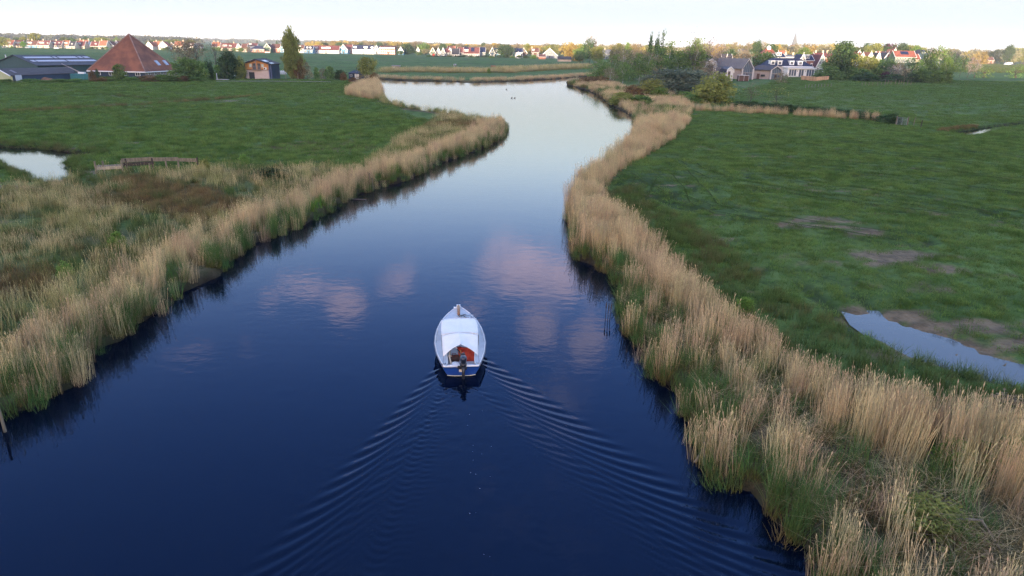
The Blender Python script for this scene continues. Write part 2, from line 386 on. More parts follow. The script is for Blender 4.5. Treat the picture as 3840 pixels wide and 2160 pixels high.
# ------------------------------------------------------------------ ground material
def ground_material():
    m = bpy.data.materials.new('pasture'); m.use_nodes = True; nt = m.node_tree
    b = nt.nodes['Principled BSDF']; b.inputs['Roughness'].default_value = 0.95; b.inputs['Specular IOR Level'].default_value = 0.08
    geo = nd(nt, 'ShaderNodeNewGeometry'); pos = geo.outputs['Position']
    at = lambda n: nd(nt, 'ShaderNodeAttribute', attribute_name=n).outputs['Fac']
    big = noise(nt, pos, 0.018, 4); mid = noise(nt, pos, 0.13, 5, .6); fine = noise(nt, pos, 1.3, 5, .65); far = noise(nt, pos, 0.006, 3)
    mp = nd(nt, 'ShaderNodeMapping'); nt.links.new(pos, mp.inputs[0]); mp.inputs['Scale'].default_value = (0.012, 0.10, 1)
    strip = noise(nt, mp.outputs[0], 1.0, 4, .6)
    g = mixc(nt, sstep(nt, mid, .32, .68), (0.052, 0.106, 0.026), (0.116, 0.196, 0.054))
    g = mixc(nt, mth(nt, 'MULTIPLY', sstep(nt, big, .40, .66), .55), g, (0.105, 0.145, 0.050))
    g = mixc(nt, mth(nt, 'MULTIPLY', sstep(nt, strip, .52, .66), .45), g, (0.024, 0.052, 0.022))
    g = mixc(nt, mth(nt, 'MULTIPLY', sstep(nt, fine, .48, .66), .65), g, (0.028, 0.062, 0.022))
    g = mixc(nt, mth(nt, 'MULTIPLY', sstep(nt, far, .5, .6), .35), g, (0.115, 0.165, 0.058))
    g = mixc(nt, mth(nt, 'MULTIPLY', at('trk'), .75), g, (0.016, 0.030, 0.013))
    br = mixc(nt, sstep(nt, fine, .4, .65), (0.135, 0.100, 0.048), (0.080, 0.070, 0.034))
    g = mixc(nt, mth(nt, 'MULTIPLY', at('brown'), .85), g, br)
    li = mixc(nt, sstep(nt, fine, .4, .62), (0.13, 0.11, 0.062), (0.065, 0.075, 0.032))
    g = mixc(nt, at('litter'), g, li)
    mu = mixc(nt, sstep(nt, fine, .38, .62), (0.180, 0.130, 0.076), (0.095, 0.070, 0.040))
    g = mixc(nt, at('mud'), g, mu)
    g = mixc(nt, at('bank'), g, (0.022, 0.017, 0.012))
    nt.links.new(g, b.inputs['Base Color'])
    bp = nd(nt, 'ShaderNodeBump'); bp.inputs['Strength'].default_value = 0.9; bp.inputs['Distance'].default_value = 0.25
    nt.links.new(mth(nt, 'ADD', fine, mth(nt, 'MULTIPLY', noise(nt, pos, 5.0, 3), .5)), bp.inputs['Height'])
    nt.links.new(bp.outputs[0], b.inputs['Normal'])
    rg = mth(nt, 'SUBTRACT', .95, mth(nt, 'MULTIPLY', at('mud'), .35)); nt.links.new(rg, b.inputs['Roughness'])
    return m
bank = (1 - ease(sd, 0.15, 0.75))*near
nx, ny = len(gx), len(gy)
ii = (np.arange(ny-1)[:, None]*nx + np.arange(nx-1)[None, :]).ravel()
faces = np.stack([ii, ii+1, ii+1+nx, ii+nx], 1)
# leave out what lies deep under the river
gm = np_mesh('ground', np.stack([px, py, gz], 1), faces, True, ground_material(),
             dict(brown=brown, mud=mud, trk=np.clip(trk, 0, 1)*near, litter=litter, bank=bank))
ground = tag(link('ground', gm), 'flat green pasture either side of the river', 'ground', kind='structure')

# ------------------------------------------------------------------ water, with the wake of the boat as real waves
BOAT = Vector((-1.72, 21.55, 0.0)); BOW = Vector((-2.2, 26.35, 0.0))
BDIR = (BOW - BOAT).normalized(); BLEN = (BOW - BOAT).length; BRZ = math.atan2(-BDIR.x, BDIR.y)
def wake(x, y):
    """Kelvin pattern: phase k0 sec(th) (s - t tan th) on the diverging branch, from the shoulder and from the stern"""
    out = np.zeros_like(x)
    rx = x - BOAT.x; ry = y - BOAT.y
    along = rx*BDIR.x + ry*BDIR.y; side = rx*BDIR.y - ry*BDIR.x
    t = np.maximum(np.abs(side)*np.where(side > 0, .66, .95), 1e-3)        # the fan opens wider on the side of the shallow right bank
    for (s0, A, lam, tmax) in ((BLEN*.62, .036, .62, 8.0), (BLEN*.04, .014, .50, 6.0)):
        s = s0 - along; k0 = 2*PI/lam; q = t/np.maximum(s, 1e-3)
        T = (1 + np.sqrt(np.maximum(1 - 8*q*q, 0)))/(4*np.maximum(q, 1e-4))
        ph = k0*np.sqrt(1 + T*T)*(s - t*T)
        cusp = np.clip(q/0.3536, 0, 2)
        env = np.where(cusp < 1, np.clip(cusp, 0, 1)**1.0, np.exp(-((cusp-1)/.08)**2))*np.clip((tmax - T)/tmax*1.5, 0, 1)
        out += np.where(s > 0.05, A*env*np.cos(ph)*(0.75 + 0.5*fbm(x, y, .35, 2))/np.maximum(s, .4)**.45, 0)
    s = -along
    ch = np.where(s > 0, np.exp(-(t/(.5 + .09*s))**2)*np.exp(-s/16), 0)
    return out + ch*0.009*(fbm(x, y, 4.5, 2) - .5)
def spaced(lo, hi, d, far0, far1):
    a = list(np.arange(lo, hi, d)); x = a[-1]; st = d
    while x < far1: st *= 1.35; x += st; a.append(x)
    x = a[0]; st = d; b = []
    while x > far0: st *= 1.35; x -= st; b.append(x)
    return np.array(b[::-1] + a)
wx = spaced(-13, 11, .075, -700, 900); wy = spaced(5, 29, .075, -200, 700)
WX, WY = np.meshgrid(wx, wy); wxr, wyr = WX.ravel(), WY.ravel()
wz = wake(wxr, wyr)*(np.clip((wyr - 4)/3, 0, 1))*np.clip((13.5 - np.abs(wxr+1))/3, 0, 1)
i2 = (np.arange(len(wy)-1)[:, None]*len(wx) + np.arange(len(wx)-1)[None, :]).ravel()
f2 = np.stack([i2, i2+1, i2+1+len(wx), i2+len(wx)], 1)
def water_material(name='river_water', deep=(0.001, 0.003, 0.010), ripple=1.0, refl=(.155, .265, .50)):
    m = bpy.data.materials.new(name); m.use_nodes = True; nt = m.node_tree
    for n in list(nt.nodes): nt.nodes.remove(n)
    pos = nd(nt, 'ShaderNodeNewGeometry').outputs['Position']
    mp = nd(nt, 'ShaderNodeMapping'); nt.links.new(pos, mp.inputs[0]); mp.inputs['Scale'].default_value = (1.0, 1.5, 1)
    h = mth(nt, 'ADD', noise(nt, mp.outputs[0], 1.6, 3, .5), mth(nt, 'MULTIPLY', noise(nt, mp.outputs[0], 0.35, 2, .5), 1.2))
    bp = nd(nt, 'ShaderNodeBump'); bp.inputs['Strength'].default_value = 0.045*ripple; bp.inputs['Distance'].default_value = 0.12
    nt.links.new(h, bp.inputs['Height'])
    d = nd(nt, 'ShaderNodeBsdfDiffuse', i_Color=deep + (1,))
    f = nd(nt, 'ShaderNodeFresnel', i_IOR=1.48); nt.links.new(bp.outputs[0], f.inputs['Normal'])
    g = nd(nt, 'ShaderNodeBsdfGlossy', i_Color=mixc(nt, sstep(nt, f.outputs[0], .055, .46), refl, (1, 1, 1)), i_Roughness=0.03); nt.links.new(bp.outputs[0], g.inputs['Normal'])
    x = nd(nt, 'ShaderNodeMixShader'); nt.links.new(f.outputs[0], x.inputs[0]); nt.links.new(d.outputs[0], x.inputs[1]); nt.links.new(g.outputs[0], x.inputs[2])
    o = nd(nt, 'ShaderNodeOutputMaterial'); nt.links.new(x.outputs[0], o.inputs[0])
    return m
WATER = water_material()
wm = np_mesh('water', np.stack([wxr, wyr, wz], 1), f2, True, WATER)
water = tag(link('water', wm), 'calm river reflecting the sky, rippled behind the boat', 'river', kind='structure')
pud = np.array(PUDDLE); pc = pud.mean(0)
def outset(pts, w):
    n_ = len(pts); o_ = []
    for i in range(n_):
        t = pts[(i+1) % n_] - pts[i-1]; t = t/np.linalg.norm(t); o_.append(pts[i] + np.array([t[1], -t[0]])*w)
    return o_
_s = 1 if sum(pud[i][0]*pud[(i+1) % len(pud)][1] - pud[(i+1) % len(pud)][0]*pud[i][1] for i in range(len(pud))) > 0 else -1
pm = np_mesh('puddle', [(x, y, 0.27) for x, y in outset(pud, .75*_s)], [list(range(len(pud)))[::-1]], False, water_material('puddle_water', (.05, .045, .04), .6, (.42, .52, .68)))
tag(link('puddle', pm), 'long shallow puddle on the muddy edge of the right field', 'puddle', kind='structure')

# ------------------------------------------------------------------ tufts
def tuft(name, n, rad, h0, h1, w, lean, bend, material, plume=0.0, leaves=0, seed=0, flat=False, seg=3, droop=0.0):
    rs = np.random.RandomState(seed); V = []; F = []; Hh = []; Rr = []
    for i in range(n):
        a = rs.rand()*2*PI; r = rad*math.sqrt(rs.rand()); x, y = r*math.cos(a), r*math.sin(a)
        h = rs.uniform(h0, h1); rr = rs.rand()
        la = rs.rand()*2*PI; le = abs(rs.normal(0, lean)); 
        if flat: le = rs.uniform(.9, 1.45)
        d = Vector((math.cos(la)*math.sin(le), math.sin(la)*math.sin(le), math.cos(le)))
        fa = rs.rand()*2*PI; side = Vector((math.cos(fa), math.sin(fa), 0))*w*rs.uniform(.7, 1.3)*.5
        bd = Vector((math.cos(la), math.sin(la), 0))*bend*h*rs.uniform(.3, 1)
        b0 = len(V); p = Vector((x, y, 0.02 if not flat else rs.uniform(.05, .45)))
        for k in range(seg+1):
            t = k/seg; c = p + d*h*t + bd*t*t - Vector((0, 0, 1))*(droop*h*rs.uniform(.6, 1)*t**3)
            ww = 1.0 - t*.85 if plume == 0 else 1.0 - t*.45
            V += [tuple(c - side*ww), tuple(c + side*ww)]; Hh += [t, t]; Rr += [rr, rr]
        for k in range(seg): F.append((b0+2*k, b0+2*k+1, b0+2*k+3, b0+2*k+2))
        top = p + d*h + bd
        if plume and rs.rand() < .4:
            pl = plume*rs.uniform(.6, 1.2); pd = (d + Vector((math.cos(la), math.sin(la), 0))*.22).normalized(); b = len(V)
            sd_ = side.normalized()*pl*.11
            V += [tuple(top - d*pl*.3), tuple(top + pd*pl*.35 - sd_), tuple(top + pd*pl), tuple(top + pd*pl*.35 + sd_)]
            F.append((b, b+1, b+2, b+3)); Hh += [1.3]*4; Rr += [rr]*4
        for j in range(leaves):
            t = rs.uniform(.35, .9); c = p + d*h*t + bd*t*t; aa = rs.rand()*2*PI; L = rs.uniform(.15, .32)*min(h, 1.4)
            o = Vector((math.cos(aa), math.sin(aa), rs.uniform(.1, .9))).normalized()*L; b = len(V)
            s2 = Vector((-math.sin(aa), math.cos(aa), 0))*w*.8
            V += [tuple(c - s2*.5), tuple(c + s2*.5), tuple(c + o*.6 + s2*.4), tuple(c + o + Vector((0, 0, -.25*L)))]
            F.append((b, b+1, b+2, b+3)); Hh += [t]*4; Rr += [rr]*4
    me = np_mesh(name, V, F, False, material, dict(h=Hh, r=Rr))
    return bpy.data.objects.new(name, me)
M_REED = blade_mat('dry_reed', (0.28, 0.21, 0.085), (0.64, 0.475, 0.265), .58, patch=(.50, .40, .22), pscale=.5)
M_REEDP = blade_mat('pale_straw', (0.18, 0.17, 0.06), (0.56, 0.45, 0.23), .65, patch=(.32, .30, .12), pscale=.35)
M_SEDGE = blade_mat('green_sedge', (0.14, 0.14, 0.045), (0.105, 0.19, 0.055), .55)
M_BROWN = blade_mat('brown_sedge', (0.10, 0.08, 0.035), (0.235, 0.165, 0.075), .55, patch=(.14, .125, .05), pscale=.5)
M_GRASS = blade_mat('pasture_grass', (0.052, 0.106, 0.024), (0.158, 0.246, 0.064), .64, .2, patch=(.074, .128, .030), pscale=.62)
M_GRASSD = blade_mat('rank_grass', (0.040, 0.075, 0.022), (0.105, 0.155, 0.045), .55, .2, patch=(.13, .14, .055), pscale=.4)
M_LIME = blade_mat('iris_leaf', (0.16, 0.25, 0.03), (0.16, 0.30, 0.04), .7)
TUFTS = {
 'reed': [tuft('reed_clump', 52, .34, 1.2, 2.15, .011, .06, .05, M_REED, .13, 0, s) for s in range(5)],
 'reedlow': [tuft('reed_clump', 32, .55, .7, 1.5, .010, .10, .07, M_REEDP, .10, 0, 20+s) for s in range(4)],
 'fallen': [tuft('fallen_reed', 26, .5, .5, 1.45, .012, .3, .14, M_REED, .0, 0, 40+s, True) for s in range(3)],
 'sedge': [tuft('sedge_clump', 60, .26, .55, 1.05, .016, .22, .22, M_SEDGE, 0, 0, 60+s) for s in range(4)],
 'brown': [tuft('brown_clump', 55, .32, .3, .6, .016, .5, .25, M_BROWN, 0, 0, 80+s) for s in range(3)],
 'grass': [tuft('grass_clump', 46, .34, .07, .20, .016, .55, .3, M_GRASS, 0, 0, 100+s, seg=2) for s in range(4)],
 'rank': [tuft('grass_clump', 55, .30, .3, .62, .015, .3, .25, M_GRASSD, 0, 0, 120+s, seg=2) for s in range(4)],
 'iris': [tuft('iris_clump', 30, .22, .5, .85, .035, .25, .12, M_LIME, 0, 0, 140)],
}
SRC = {}
for k, obs in TUFTS.items():
    c = bpy.data.collections.new('clumps_' + k)
    for o in obs: c.objects.link(o)
    SRC[k] = c
def scatter_group(colname):
    g = bpy.data.node_groups.new('scatter_' + colname, 'GeometryNodeTree')
    g.interface.new_socket('Geometry', in_out='INPUT', socket_type='NodeSocketGeometry')
    g.interface.new_socket('Geometry', in_out='OUTPUT', socket_type='NodeSocketGeometry')
    gi = g.nodes.new('NodeGroupInput'); go = g.nodes.new('NodeGroupOutput')
    ci = g.nodes.new('GeometryNodeCollectionInfo'); ci.inputs['Collection'].default_value = SRC[colname]
    ci.inputs['Separate Children'].default_value = True; ci.inputs['Reset Children'].default_value = True
    ip = g.nodes.new('GeometryNodeInstanceOnPoints'); ip.inputs['Pick Instance'].default_value = True
    def at(nm, ty):
        n = g.nodes.new('GeometryNodeInputNamedAttribute'); n.data_type = ty; n.inputs['Name'].default_value = nm; return n.outputs[0]
    g.links.new(gi.outputs[0], ip.inputs['Points']); g.links.new(ci.outputs[0], ip.inputs['Instance'])
    g.links.new(at('idx', 'INT'), ip.inputs['Instance Index']); g.links.new(at('rot', 'FLOAT_VECTOR'), ip.inputs['Rotation'])
    g.links.new(at('scl', 'FLOAT_VECTOR'), ip.inputs['Scale']); g.links.new(ip.outputs[0], go.inputs[0])
    return g
SG = {k: scatter_group(k) for k in SRC}
def ground_z(Q):
    ix = np.clip(np.searchsorted(gx, Q[:, 0]) - 1, 0, nx-2); iy = np.clip(np.searchsorted(gy, Q[:, 1]) - 1, 0, ny-2)
    fx = np.clip((Q[:, 0] - gx[ix])/(gx[ix+1] - gx[ix]), 0, 1); fy = np.clip((Q[:, 1] - gy[iy])/(gy[iy+1] - gy[iy]), 0, 1)
    Z = gz.reshape(ny, nx)
    return (Z[iy, ix]*(1-fx) + Z[iy, ix+1]*fx)*(1-fy) + (Z[iy+1, ix]*(1-fx) + Z[iy+1, ix+1]*fx)*fy
def sample_attr(A, Q):
    ix = np.clip(np.searchsorted(gx, Q[:, 0]) - 1, 0, nx-2); iy = np.clip(np.searchsorted(gy, Q[:, 1]) - 1, 0, ny-2)
    return np.asarray(A).reshape(ny, nx)[iy, ix]
RS = np.random.RandomState(11)
def scatter(name, kind, Q, label, cat, smin=.8, smax=1.2, hs=1.0, ws=1.0, tilt=.06, zoff=0.0):
    """Q: (n,2) standing places; ws / hs may be arrays"""
    n = len(Q)
    if n == 0: return None
    s = RS.uniform(smin, smax, n); z = ground_z(Q) + zoff
    me = bpy.data.meshes.new(name); me.vertices.add(n)
    me.vertices.foreach_set('co', np.column_stack([Q, z]).astype(np.float32).ravel())
    a = me.attributes.new('idx', 'INT', 'POINT'); a.data.foreach_set('value', RS.randint(0, len(TUFTS[kind]), n).astype(np.int32))
    a = me.attributes.new('rot', 'FLOAT_VECTOR', 'POINT')
    a.data.foreach_set('vector', np.column_stack([RS.normal(0, tilt, n), RS.normal(0, tilt, n), RS.rand(n)*2*PI]).astype(np.float32).ravel())
    a = me.attributes.new('scl', 'FLOAT_VECTOR', 'POINT')
    a.data.foreach_set('vector', np.column_stack([s*ws, s*ws, s*hs]).astype(np.float32).ravel())
    o = link(name, me); md = o.modifiers.new('scatter', 'NODES'); md.node_group = SG[kind]
    return tag(o, label, cat, kind='stuff')
def rnd_in(poly, dens):
    poly = np.asarray(poly); lo = poly.min(0); hi = poly.max(0)
    n = int((hi - lo).prod()*dens)
    Q = RS.rand(n, 2)*(hi - lo) + lo
    return Q[inside(Q, poly)]
def keep(Q, dens_fn, base):
    """thin a uniform set of density base to dens_fn(Q)"""
    return Q[RS.rand(len(Q)) < dens_fn(Q)/base]
def in_view(Q, m=2.5):
    """only what the picture can show, with a margin"""
    return (np.abs(Q[:, 0]) < 0.80*Q[:, 1] + 4 + m) & (Q[:, 1] > 8)
rsd = lambda Q: sdf(Q, RIVER)

# --- right bank
Q = rnd_in(RIGHT_ZONE, 7.0); Q = Q[in_view(Q)]; d = rsd(Q); Q = Q[d > -.12]; d = d[d > -.12]
tr = trample_n(Q); nzq = fbm(Q[:, 0], Q[:, 1], .8, 2); fe = seg_dist(Q, FIELD_EDGE, False)
dn = np.where(tr, np.where((nzq > .50) & (d < 2.6), 3.0, .55), 6.2*(0.35 + 1.2*nzq)); dn = np.where(Q[:, 1] > 45, np.minimum(dn, 4.0), dn)
dn = np.where((d < .5) & ~tr, dn*.5, dn)
A = Q[RS.rand(len(Q)) < dn/7.0]; fa = seg_dist(A, FIELD_EDGE, False)
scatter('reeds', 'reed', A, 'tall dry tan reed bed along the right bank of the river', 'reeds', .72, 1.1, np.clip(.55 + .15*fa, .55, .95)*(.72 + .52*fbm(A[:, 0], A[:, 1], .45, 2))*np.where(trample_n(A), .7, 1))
A = Q[(RS.rand(len(Q)) < .50) & tr & (d > .7)]; scatter('reeds', 'fallen', A, 'fallen bleached reed stalks lying on the near right bank', 'reeds', .7, 1.1, tilt=.1)
A = Q[(RS.rand(len(Q)) < np.where(tr, np.where(d < 1.3, .8, .20), np.where(d < .9, .6, .08)))]
scatter('sedge', 'sedge', A, 'fresh green sedge at the foot of the right reed bed', 'sedge', .7, 1.15, tilt=.15)
A = Q[(RS.rand(len(Q)) < .25) & tr]; scatter('sedge', 'brown', A, 'withered brown undergrowth between the near right reeds', 'undergrowth', .8, 1.3)
# --- upper right bank
Q = rnd_in(UPPER_RIGHT, 1.5); d = rsd(Q); Q = Q[d > .2]; nzq = fbm(Q[:, 0], Q[:, 1], .12, 3)
A = Q[RS.rand(len(Q)) < np.where(nzq > .50, .9, .14)]
scatter('reeds', 'reed', A, 'pinkish tan reeds before the wood at the river bend', 'reeds', .5, .95, .5 + .6*fbm(A[:, 0], A[:, 1], .2, 2), 1.7)
A = Q[(nzq < .50) & (RS.rand(len(Q)) < .6)]; scatter('sedge', 'sedge', A, 'green waterside plants below the wood at the bend', 'sedge', .8, 1.3, ws=1.7)
A = Q[(nzq < .53) & (RS.rand(len(Q)) < .4)]; scatter('sedge', 'brown', A, 'withered brown plants between the reeds at the bend', 'sedge', 1.0, 1.8, ws=1.5)
# --- reed strip in front of the bramble hedge
pl = np.array(HEDGE_REED); Q = rnd_in([(p[0], p[1]-2.2) for p in pl] + [(p[0], p[1]+.3) for p in pl[::-1]], 3.0)
scatter('reeds', 'reed', Q, 'straight strip of tan reeds in front of the bramble hedge', 'reeds', .45, .85, .45 + .7*fbm(Q[:, 0], Q[:, 1], .7, 2), 1.4)
# --- left bank
SL = [i for i, p in enumerate(LBW)]
Q = rnd_in([(p[0]-9 if p[1] < 92 else p[0]-12, p[1]) for p in LBW[::-1]] + LBW, 6.0)
lo = np.array(LBW).min(0) - 8; hi = np.array(LBW).max(0) + (6, 12)
def left_strip(dens, w_fn, n_extra=0):
    n = int((hi - lo).prod()*dens*0.5); S = RS.rand(n*2, 2)*(hi - lo) + lo
    S = S[in_view(S)]
    dl = seg_dist(S, LBW, False); S = S[dl < w_fn(S)]; d = rsd(S); return S[(d > -.12)], d[(d > -.12)]
wl = lambda S: np.where(S[:, 1] < 40, 2.9, np.where(S[:, 1] < 80, 2.9, np.where(S[:, 1] < 97, 3.6, 1.6)))*(0.75 + .5*fbm(S[:, 0], S[:, 1], .4, 2))
Q, d = left_strip(5.0, wl)
nzq = fbm(Q[:, 0], Q[:, 1], .5, 2)
A = Q[(RS.rand(len(Q)) < np.where(d < .25, .6, .95)*(.5 + .7*nzq)) & (Q[:, 1] < 99)]
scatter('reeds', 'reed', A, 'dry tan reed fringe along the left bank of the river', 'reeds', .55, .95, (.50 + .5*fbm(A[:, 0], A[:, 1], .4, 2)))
A = Q[(RS.rand(len(Q)) < .5) & (Q[:, 1] >= 99) & (Q[:, 1] < 150)]; scatter('reeds', 'reedlow', A, 'thin low reeds on the far side of the left headland', 'reeds', .5, .9)
A = Q[(d < 1.0) & (RS.rand(len(Q)) < np.where(nzq > .46, 1.0, .6)) & (Q[:, 1] < 150)]; scatter('sedge', 'sedge', A, 'green sedge tufts at the water edge of the left bank', 'sedge', .7, 1.15, np.where(A[:, 1] < 45, 1.25, .95), tilt=.18)
# marsh behind it
Q = rnd_in(MARSH, 5.0); Q = Q[in_view(Q)]; d = rsd(Q); Q = Q[d > 1.5]; d = d[d > 1.5]
bq = sample_attr(brown, Q); nzq = fbm(Q[:, 0]+40, Q[:, 1], .22, 3); n3 = fbm(Q[:, 0], Q[:, 1]+70, .9, 2)
A = Q[RS.rand(len(Q)) < np.clip((nzq - .30)*3.2, .10, .95)*(1 - .93*bq)*np.where(Q[:, 1] > 42, .6, 1)]
scatter('reeds', 'reedlow', A, 'loose pale straw reeds mixed with grass in the left marsh', 'reeds', .5, .9, .5 + .55*fbm(A[:, 0], A[:, 1], .3, 2), 1.25)
A = Q[RS.rand(len(Q)) < np.clip(.80 - nzq, .3, .6)*(1 - .8*bq)]; scatter('grass', 'rank', A, 'rank green grass of the left marsh', 'grass', .7, 1.2)
A = Q[RS.rand(len(Q)) < bq*.9 + .05]; scatter('sedge', 'brown', A, 'rusty brown sedge patches in the left marsh', 'sedge', .8, 1.2)
# --- far shore and the basin beyond the headland
Q = []
fs = np.array(FSW); 
S = RS.rand(9000, 2)*((fs.max(0) + (5, 12)) - (fs.min(0) - (5, 3))) + (fs.min(0) - (5, 3)); d = rsd(S); A = S[(d > .2) & (d < 5) & (seg_dist(S, FSW, False) < 5)]
scatter('reeds', 'reed', A, 'low brown reed edge on the far shore of the river', 'reeds', .7, 1.0, .55, 3.0)
def band(pts, w, dens, name, kind, label, cat, **kw):
    p = np.array(OP(pts, .35)); Q = rnd_in([(a, b - w/2) for a, b in p] + [(a, b + w/2) for a, b in p[::-1]], dens)
    return scatter(name, kind, Q, label, cat, **kw)
band([(958,181.5),(1050,180.5),(1150,182),(1250,181.5),(1300,182.5)], 14, .9, 'reeds', 'reedlow', 'pale dry reed band in the meadow beyond the far shore', 'reeds', hs=1.2, ws=3.0)
band([(1250,181.5),(1320,179),(1400,175),(1485,171.5)], 16, 1.0, 'reeds', 'reedlow', 'pale pink reed bank beyond the far shore beside the wood', 'reeds', hs=1.5, ws=3.0)
A = rnd_in(OP([(868,240),(895,222),(935,212),(952,206),(962,232),(968,246),(930,251)], .35), 2.0); A = A[rsd(A) > .3]
scatter('reeds', 'reed', A, 'tan reed patch below the small dark cabin', 'reeds', .6, 1.0, ws=1.6)
# --- rank verge between the right reeds and the field, and pond edges
S = rnd_in([(p[0]-2.5, p[1]-1.0) for p in FIELD_EDGE[4:]] + [(p[0]+3.8, p[1]+2.6) for p in FIELD_EDGE[:3:-1]], 5.0); S = S[in_view(S)]
S = S[(rsd(S) > 1) & ~(sdf(S, PUDDLE) < .1)]; nzq = fbm(S[:, 0], S[:, 1], .6, 2)
A = S[RS.rand(len(S)) < .35 + .7*nzq]; scatter('grass', 'rank', A, 'long dark grass verge between the right reeds and the field', 'grass', .7, 1.2)
S = RS.rand(16000, 2)*np.array([60, 34]) + np.array([-78, 50]); d = sdf(S, POND); A = S[(d > .75) & (d < 1.9) & (RS.rand(len(S)) < .6)]
scatter('grass', 'rank', A, 'rank grass fringing the small pond on the left', 'grass', .7, 1.1)
S = RS.rand(30000, 2)*np.array([60, 40]) + np.array([60, 70]); d = sdf(S, DITCH); A = S[(d > .8) & (d < 2.0) & (S[:, 1] > np.interp(S[:, 0], [p[0] for p in DITCH[:7]], [p[1] for p in DITCH[:7]]))]
scatter('sedge', 'brown', A, 'dull grass along the ditch at the right edge', 'sedge', .5, .9)
# --- iris clumps at the left water edge
A = np.array([O(815, 540), O(825, 533), O(800, 546), O(990, 460), O(1002, 456), O(1050, 436), O(1010, 452), O(950, 470)]) + np.array([-.35, .25])
scatter('iris', 'iris', A, 'bright lime green iris leaves at the left water edge', 'iris', .9, 1.4)
# --- short grass of the two fields
def field(poly, base, far_y, label, hs=1.0):
    Q = rnd_in(poly, base); Q = Q[in_view(Q, 1)]
    Q = keep(Q, lambda q: base*np.clip((far_y - q[:, 1])/far_y*1.6, .12, 1), base)
    ok = (np.minimum(np.minimum(rsd(Q), sdf(Q, POND)), np.minimum(sdf(Q, DITCH), sdf(Q, PUDDLE))) > .3)
    Q = Q[ok]; md = sample_attr(mud, Q); br = sample_attr(brown, Q); tk = track_at(Q)
    Q = Q[(RS.rand(len(Q)) > md*.93) & (RS.rand(len(Q)) > np.clip(tk*1.3, 0, .97))]
    nn = fbm(Q[:, 0], Q[:, 1], .35, 3)
    ws = 1.0 + np.clip((Q[:, 1] - 35)/55, 0, 3.2)
    return scatter('grass', 'grass', Q, label, 'grass', .75, 1.25, (.55 + 1.1*nn)*hs, ws)
field([(30, 118), (150, 118), (240, 300), (112, 292), (58, 190)], .55, 900, 'short grass of the field before the villa', 1.2)
field(FIELD_EDGE[3:] + [(95, 20), (100, 128), (28, 134)], 7.0, 135, 'short mown grass of the right field')
field([O(900, 437), O(760, 430), O(480, 437), O(300, 442), O(170, 466), O(-300, 480), (-95, 75), (-95, 125), (-28, 118), (-4, 95)] + [p for p in LBW if 46 < p[1] < 90][::-1], 4.5, 130, 'tussocky grass of the left meadow', 1.6)

# --- wheel ruts worn into the right field: dark narrow ribbons a little below the grass tips
def ruts():
    V = []; F = []
    for ln in TRK[:9]:
        w = np.array(OP([p[:2] for p in ln], .35))
        t = np.concatenate([[0], np.cumsum(np.hypot(*np.diff(w, axis=0).T))]); n = int(t[-1]/.8)
        for off in (-.9, .9):
            ss = np.linspace(0, t[-1], n); x = np.interp(ss, t, w[:, 0]); y = np.interp(ss, t, w[:, 1])
            tx = np.gradient(x); ty = np.gradient(y); L = np.hypot(tx, ty); nx_, ny_ = -ty/L, tx/L
            wob = (fbm(ss + off*50, ss*0 + off*9, .25, 2) - .5)*.5; wd = (.05 + .24*np.clip(fbm(ss + 30*off, ss*0 + 5, .12, 3)*2.2 - .6, 0, 1))*(1 + np.clip(y - 30, 0, 90)/60)
            for s_, side in ((0, 1),):
                a = np.column_stack([x + nx_*(off + wob - wd*.5), y + ny_*(off + wob - wd*.5)]); b = np.column_stack([x + nx_*(off + wob + wd*.5), y + ny_*(off + wob + wd*.5)])
                za = ground_z(a) + .105; zb = ground_z(b) + .105; k = len(V)
                for i in range(n): V += [(a[i, 0], a[i, 1], za[i]), (b[i, 0], b[i, 1], zb[i])]
                F += [(k + 2*i, k + 2*i + 1, k + 2*i + 3, k + 2*i + 2) for i in range(n-1)]
    o = link('wheel_tracks', np_mesh('wheel_tracks', V, F, False, mat('rut', (.036, .066, .018), (.050, .064, .024), .6, 1.0, spec=0.0)))
    tag(o, 'dark wheel tracks curving over the right field', 'tracks', kind='structure')
ruts()
band([(0,285),(180,276.5),(430,260),(560,250.5),(655,241)], 2.2, 3.0, 'sedge', 'brown', 'dark overgrown ditch line crossing the left meadow', 'sedge', hs=1.1, ws=1.3)
band([(255,238),(350,247),(470,255)], 1.6, 2.0, 'grass', 'rank', 'dark drain line in the far left meadow', 'grass')

field([(-14, 100), (-95, 120), (-170, 205), (-60, 204), (-40, 206), (-36, 170), (-24, 135)], 1.0, 900, 'tussocky grass of the meadow before the farm', 1.3)
# ------------------------------------------------------------------ unseen wood added behind the drone to keep the low sun off the river
def added_shade_wood():
    rs = np.random.RandomState(3); V = []; F = []
    xs = np.arange(-1500, 1300, 9.0); D = -330.0
    def top(x):
        h = np.interp(x, [-1500, -620, -480, -400, -110, 0, 110, 400, 1300], [31, 31, 33, 40, 40, 33, 27, 26, 26])  # crest heights shaped by how far the added wood's shade should reach
        return h*(0.90 + .16*vnoise(np.array([x*.035]), np.array([3.1]))[0]) + 2.0*vnoise(np.array([x*.11]), np.array([8.2]))[0] - 1
    prof = [(14, 0), (17, .35), (13, .75), (6, .95), (0, 1.0), (-6, .94), (-12, .7), (-16, .35), (-13, 0)]
    for x in xs:
        h = top(x)
        for (dy, k) in prof: V.append((x + rs.uniform(-2.5, 2.5), D + dy + rs.uniform(-2, 2), LANDZ - .3 + k*h))
    n = len(prof)
    for i in range(len(xs)-1):
        for k in range(n-1): F.append((i*n+k, i*n+k+1, (i+1)*n+k+1, (i+1)*n+k))
    o = link('wood', np_mesh('wood', V, F, True, mat('shade_wood_foliage', (.03, .05, .02), (.05, .07, .03), .3)))
    tag(o, 'tall wood standing behind the viewpoint', 'wood', kind='stuff')
added_shade_wood()

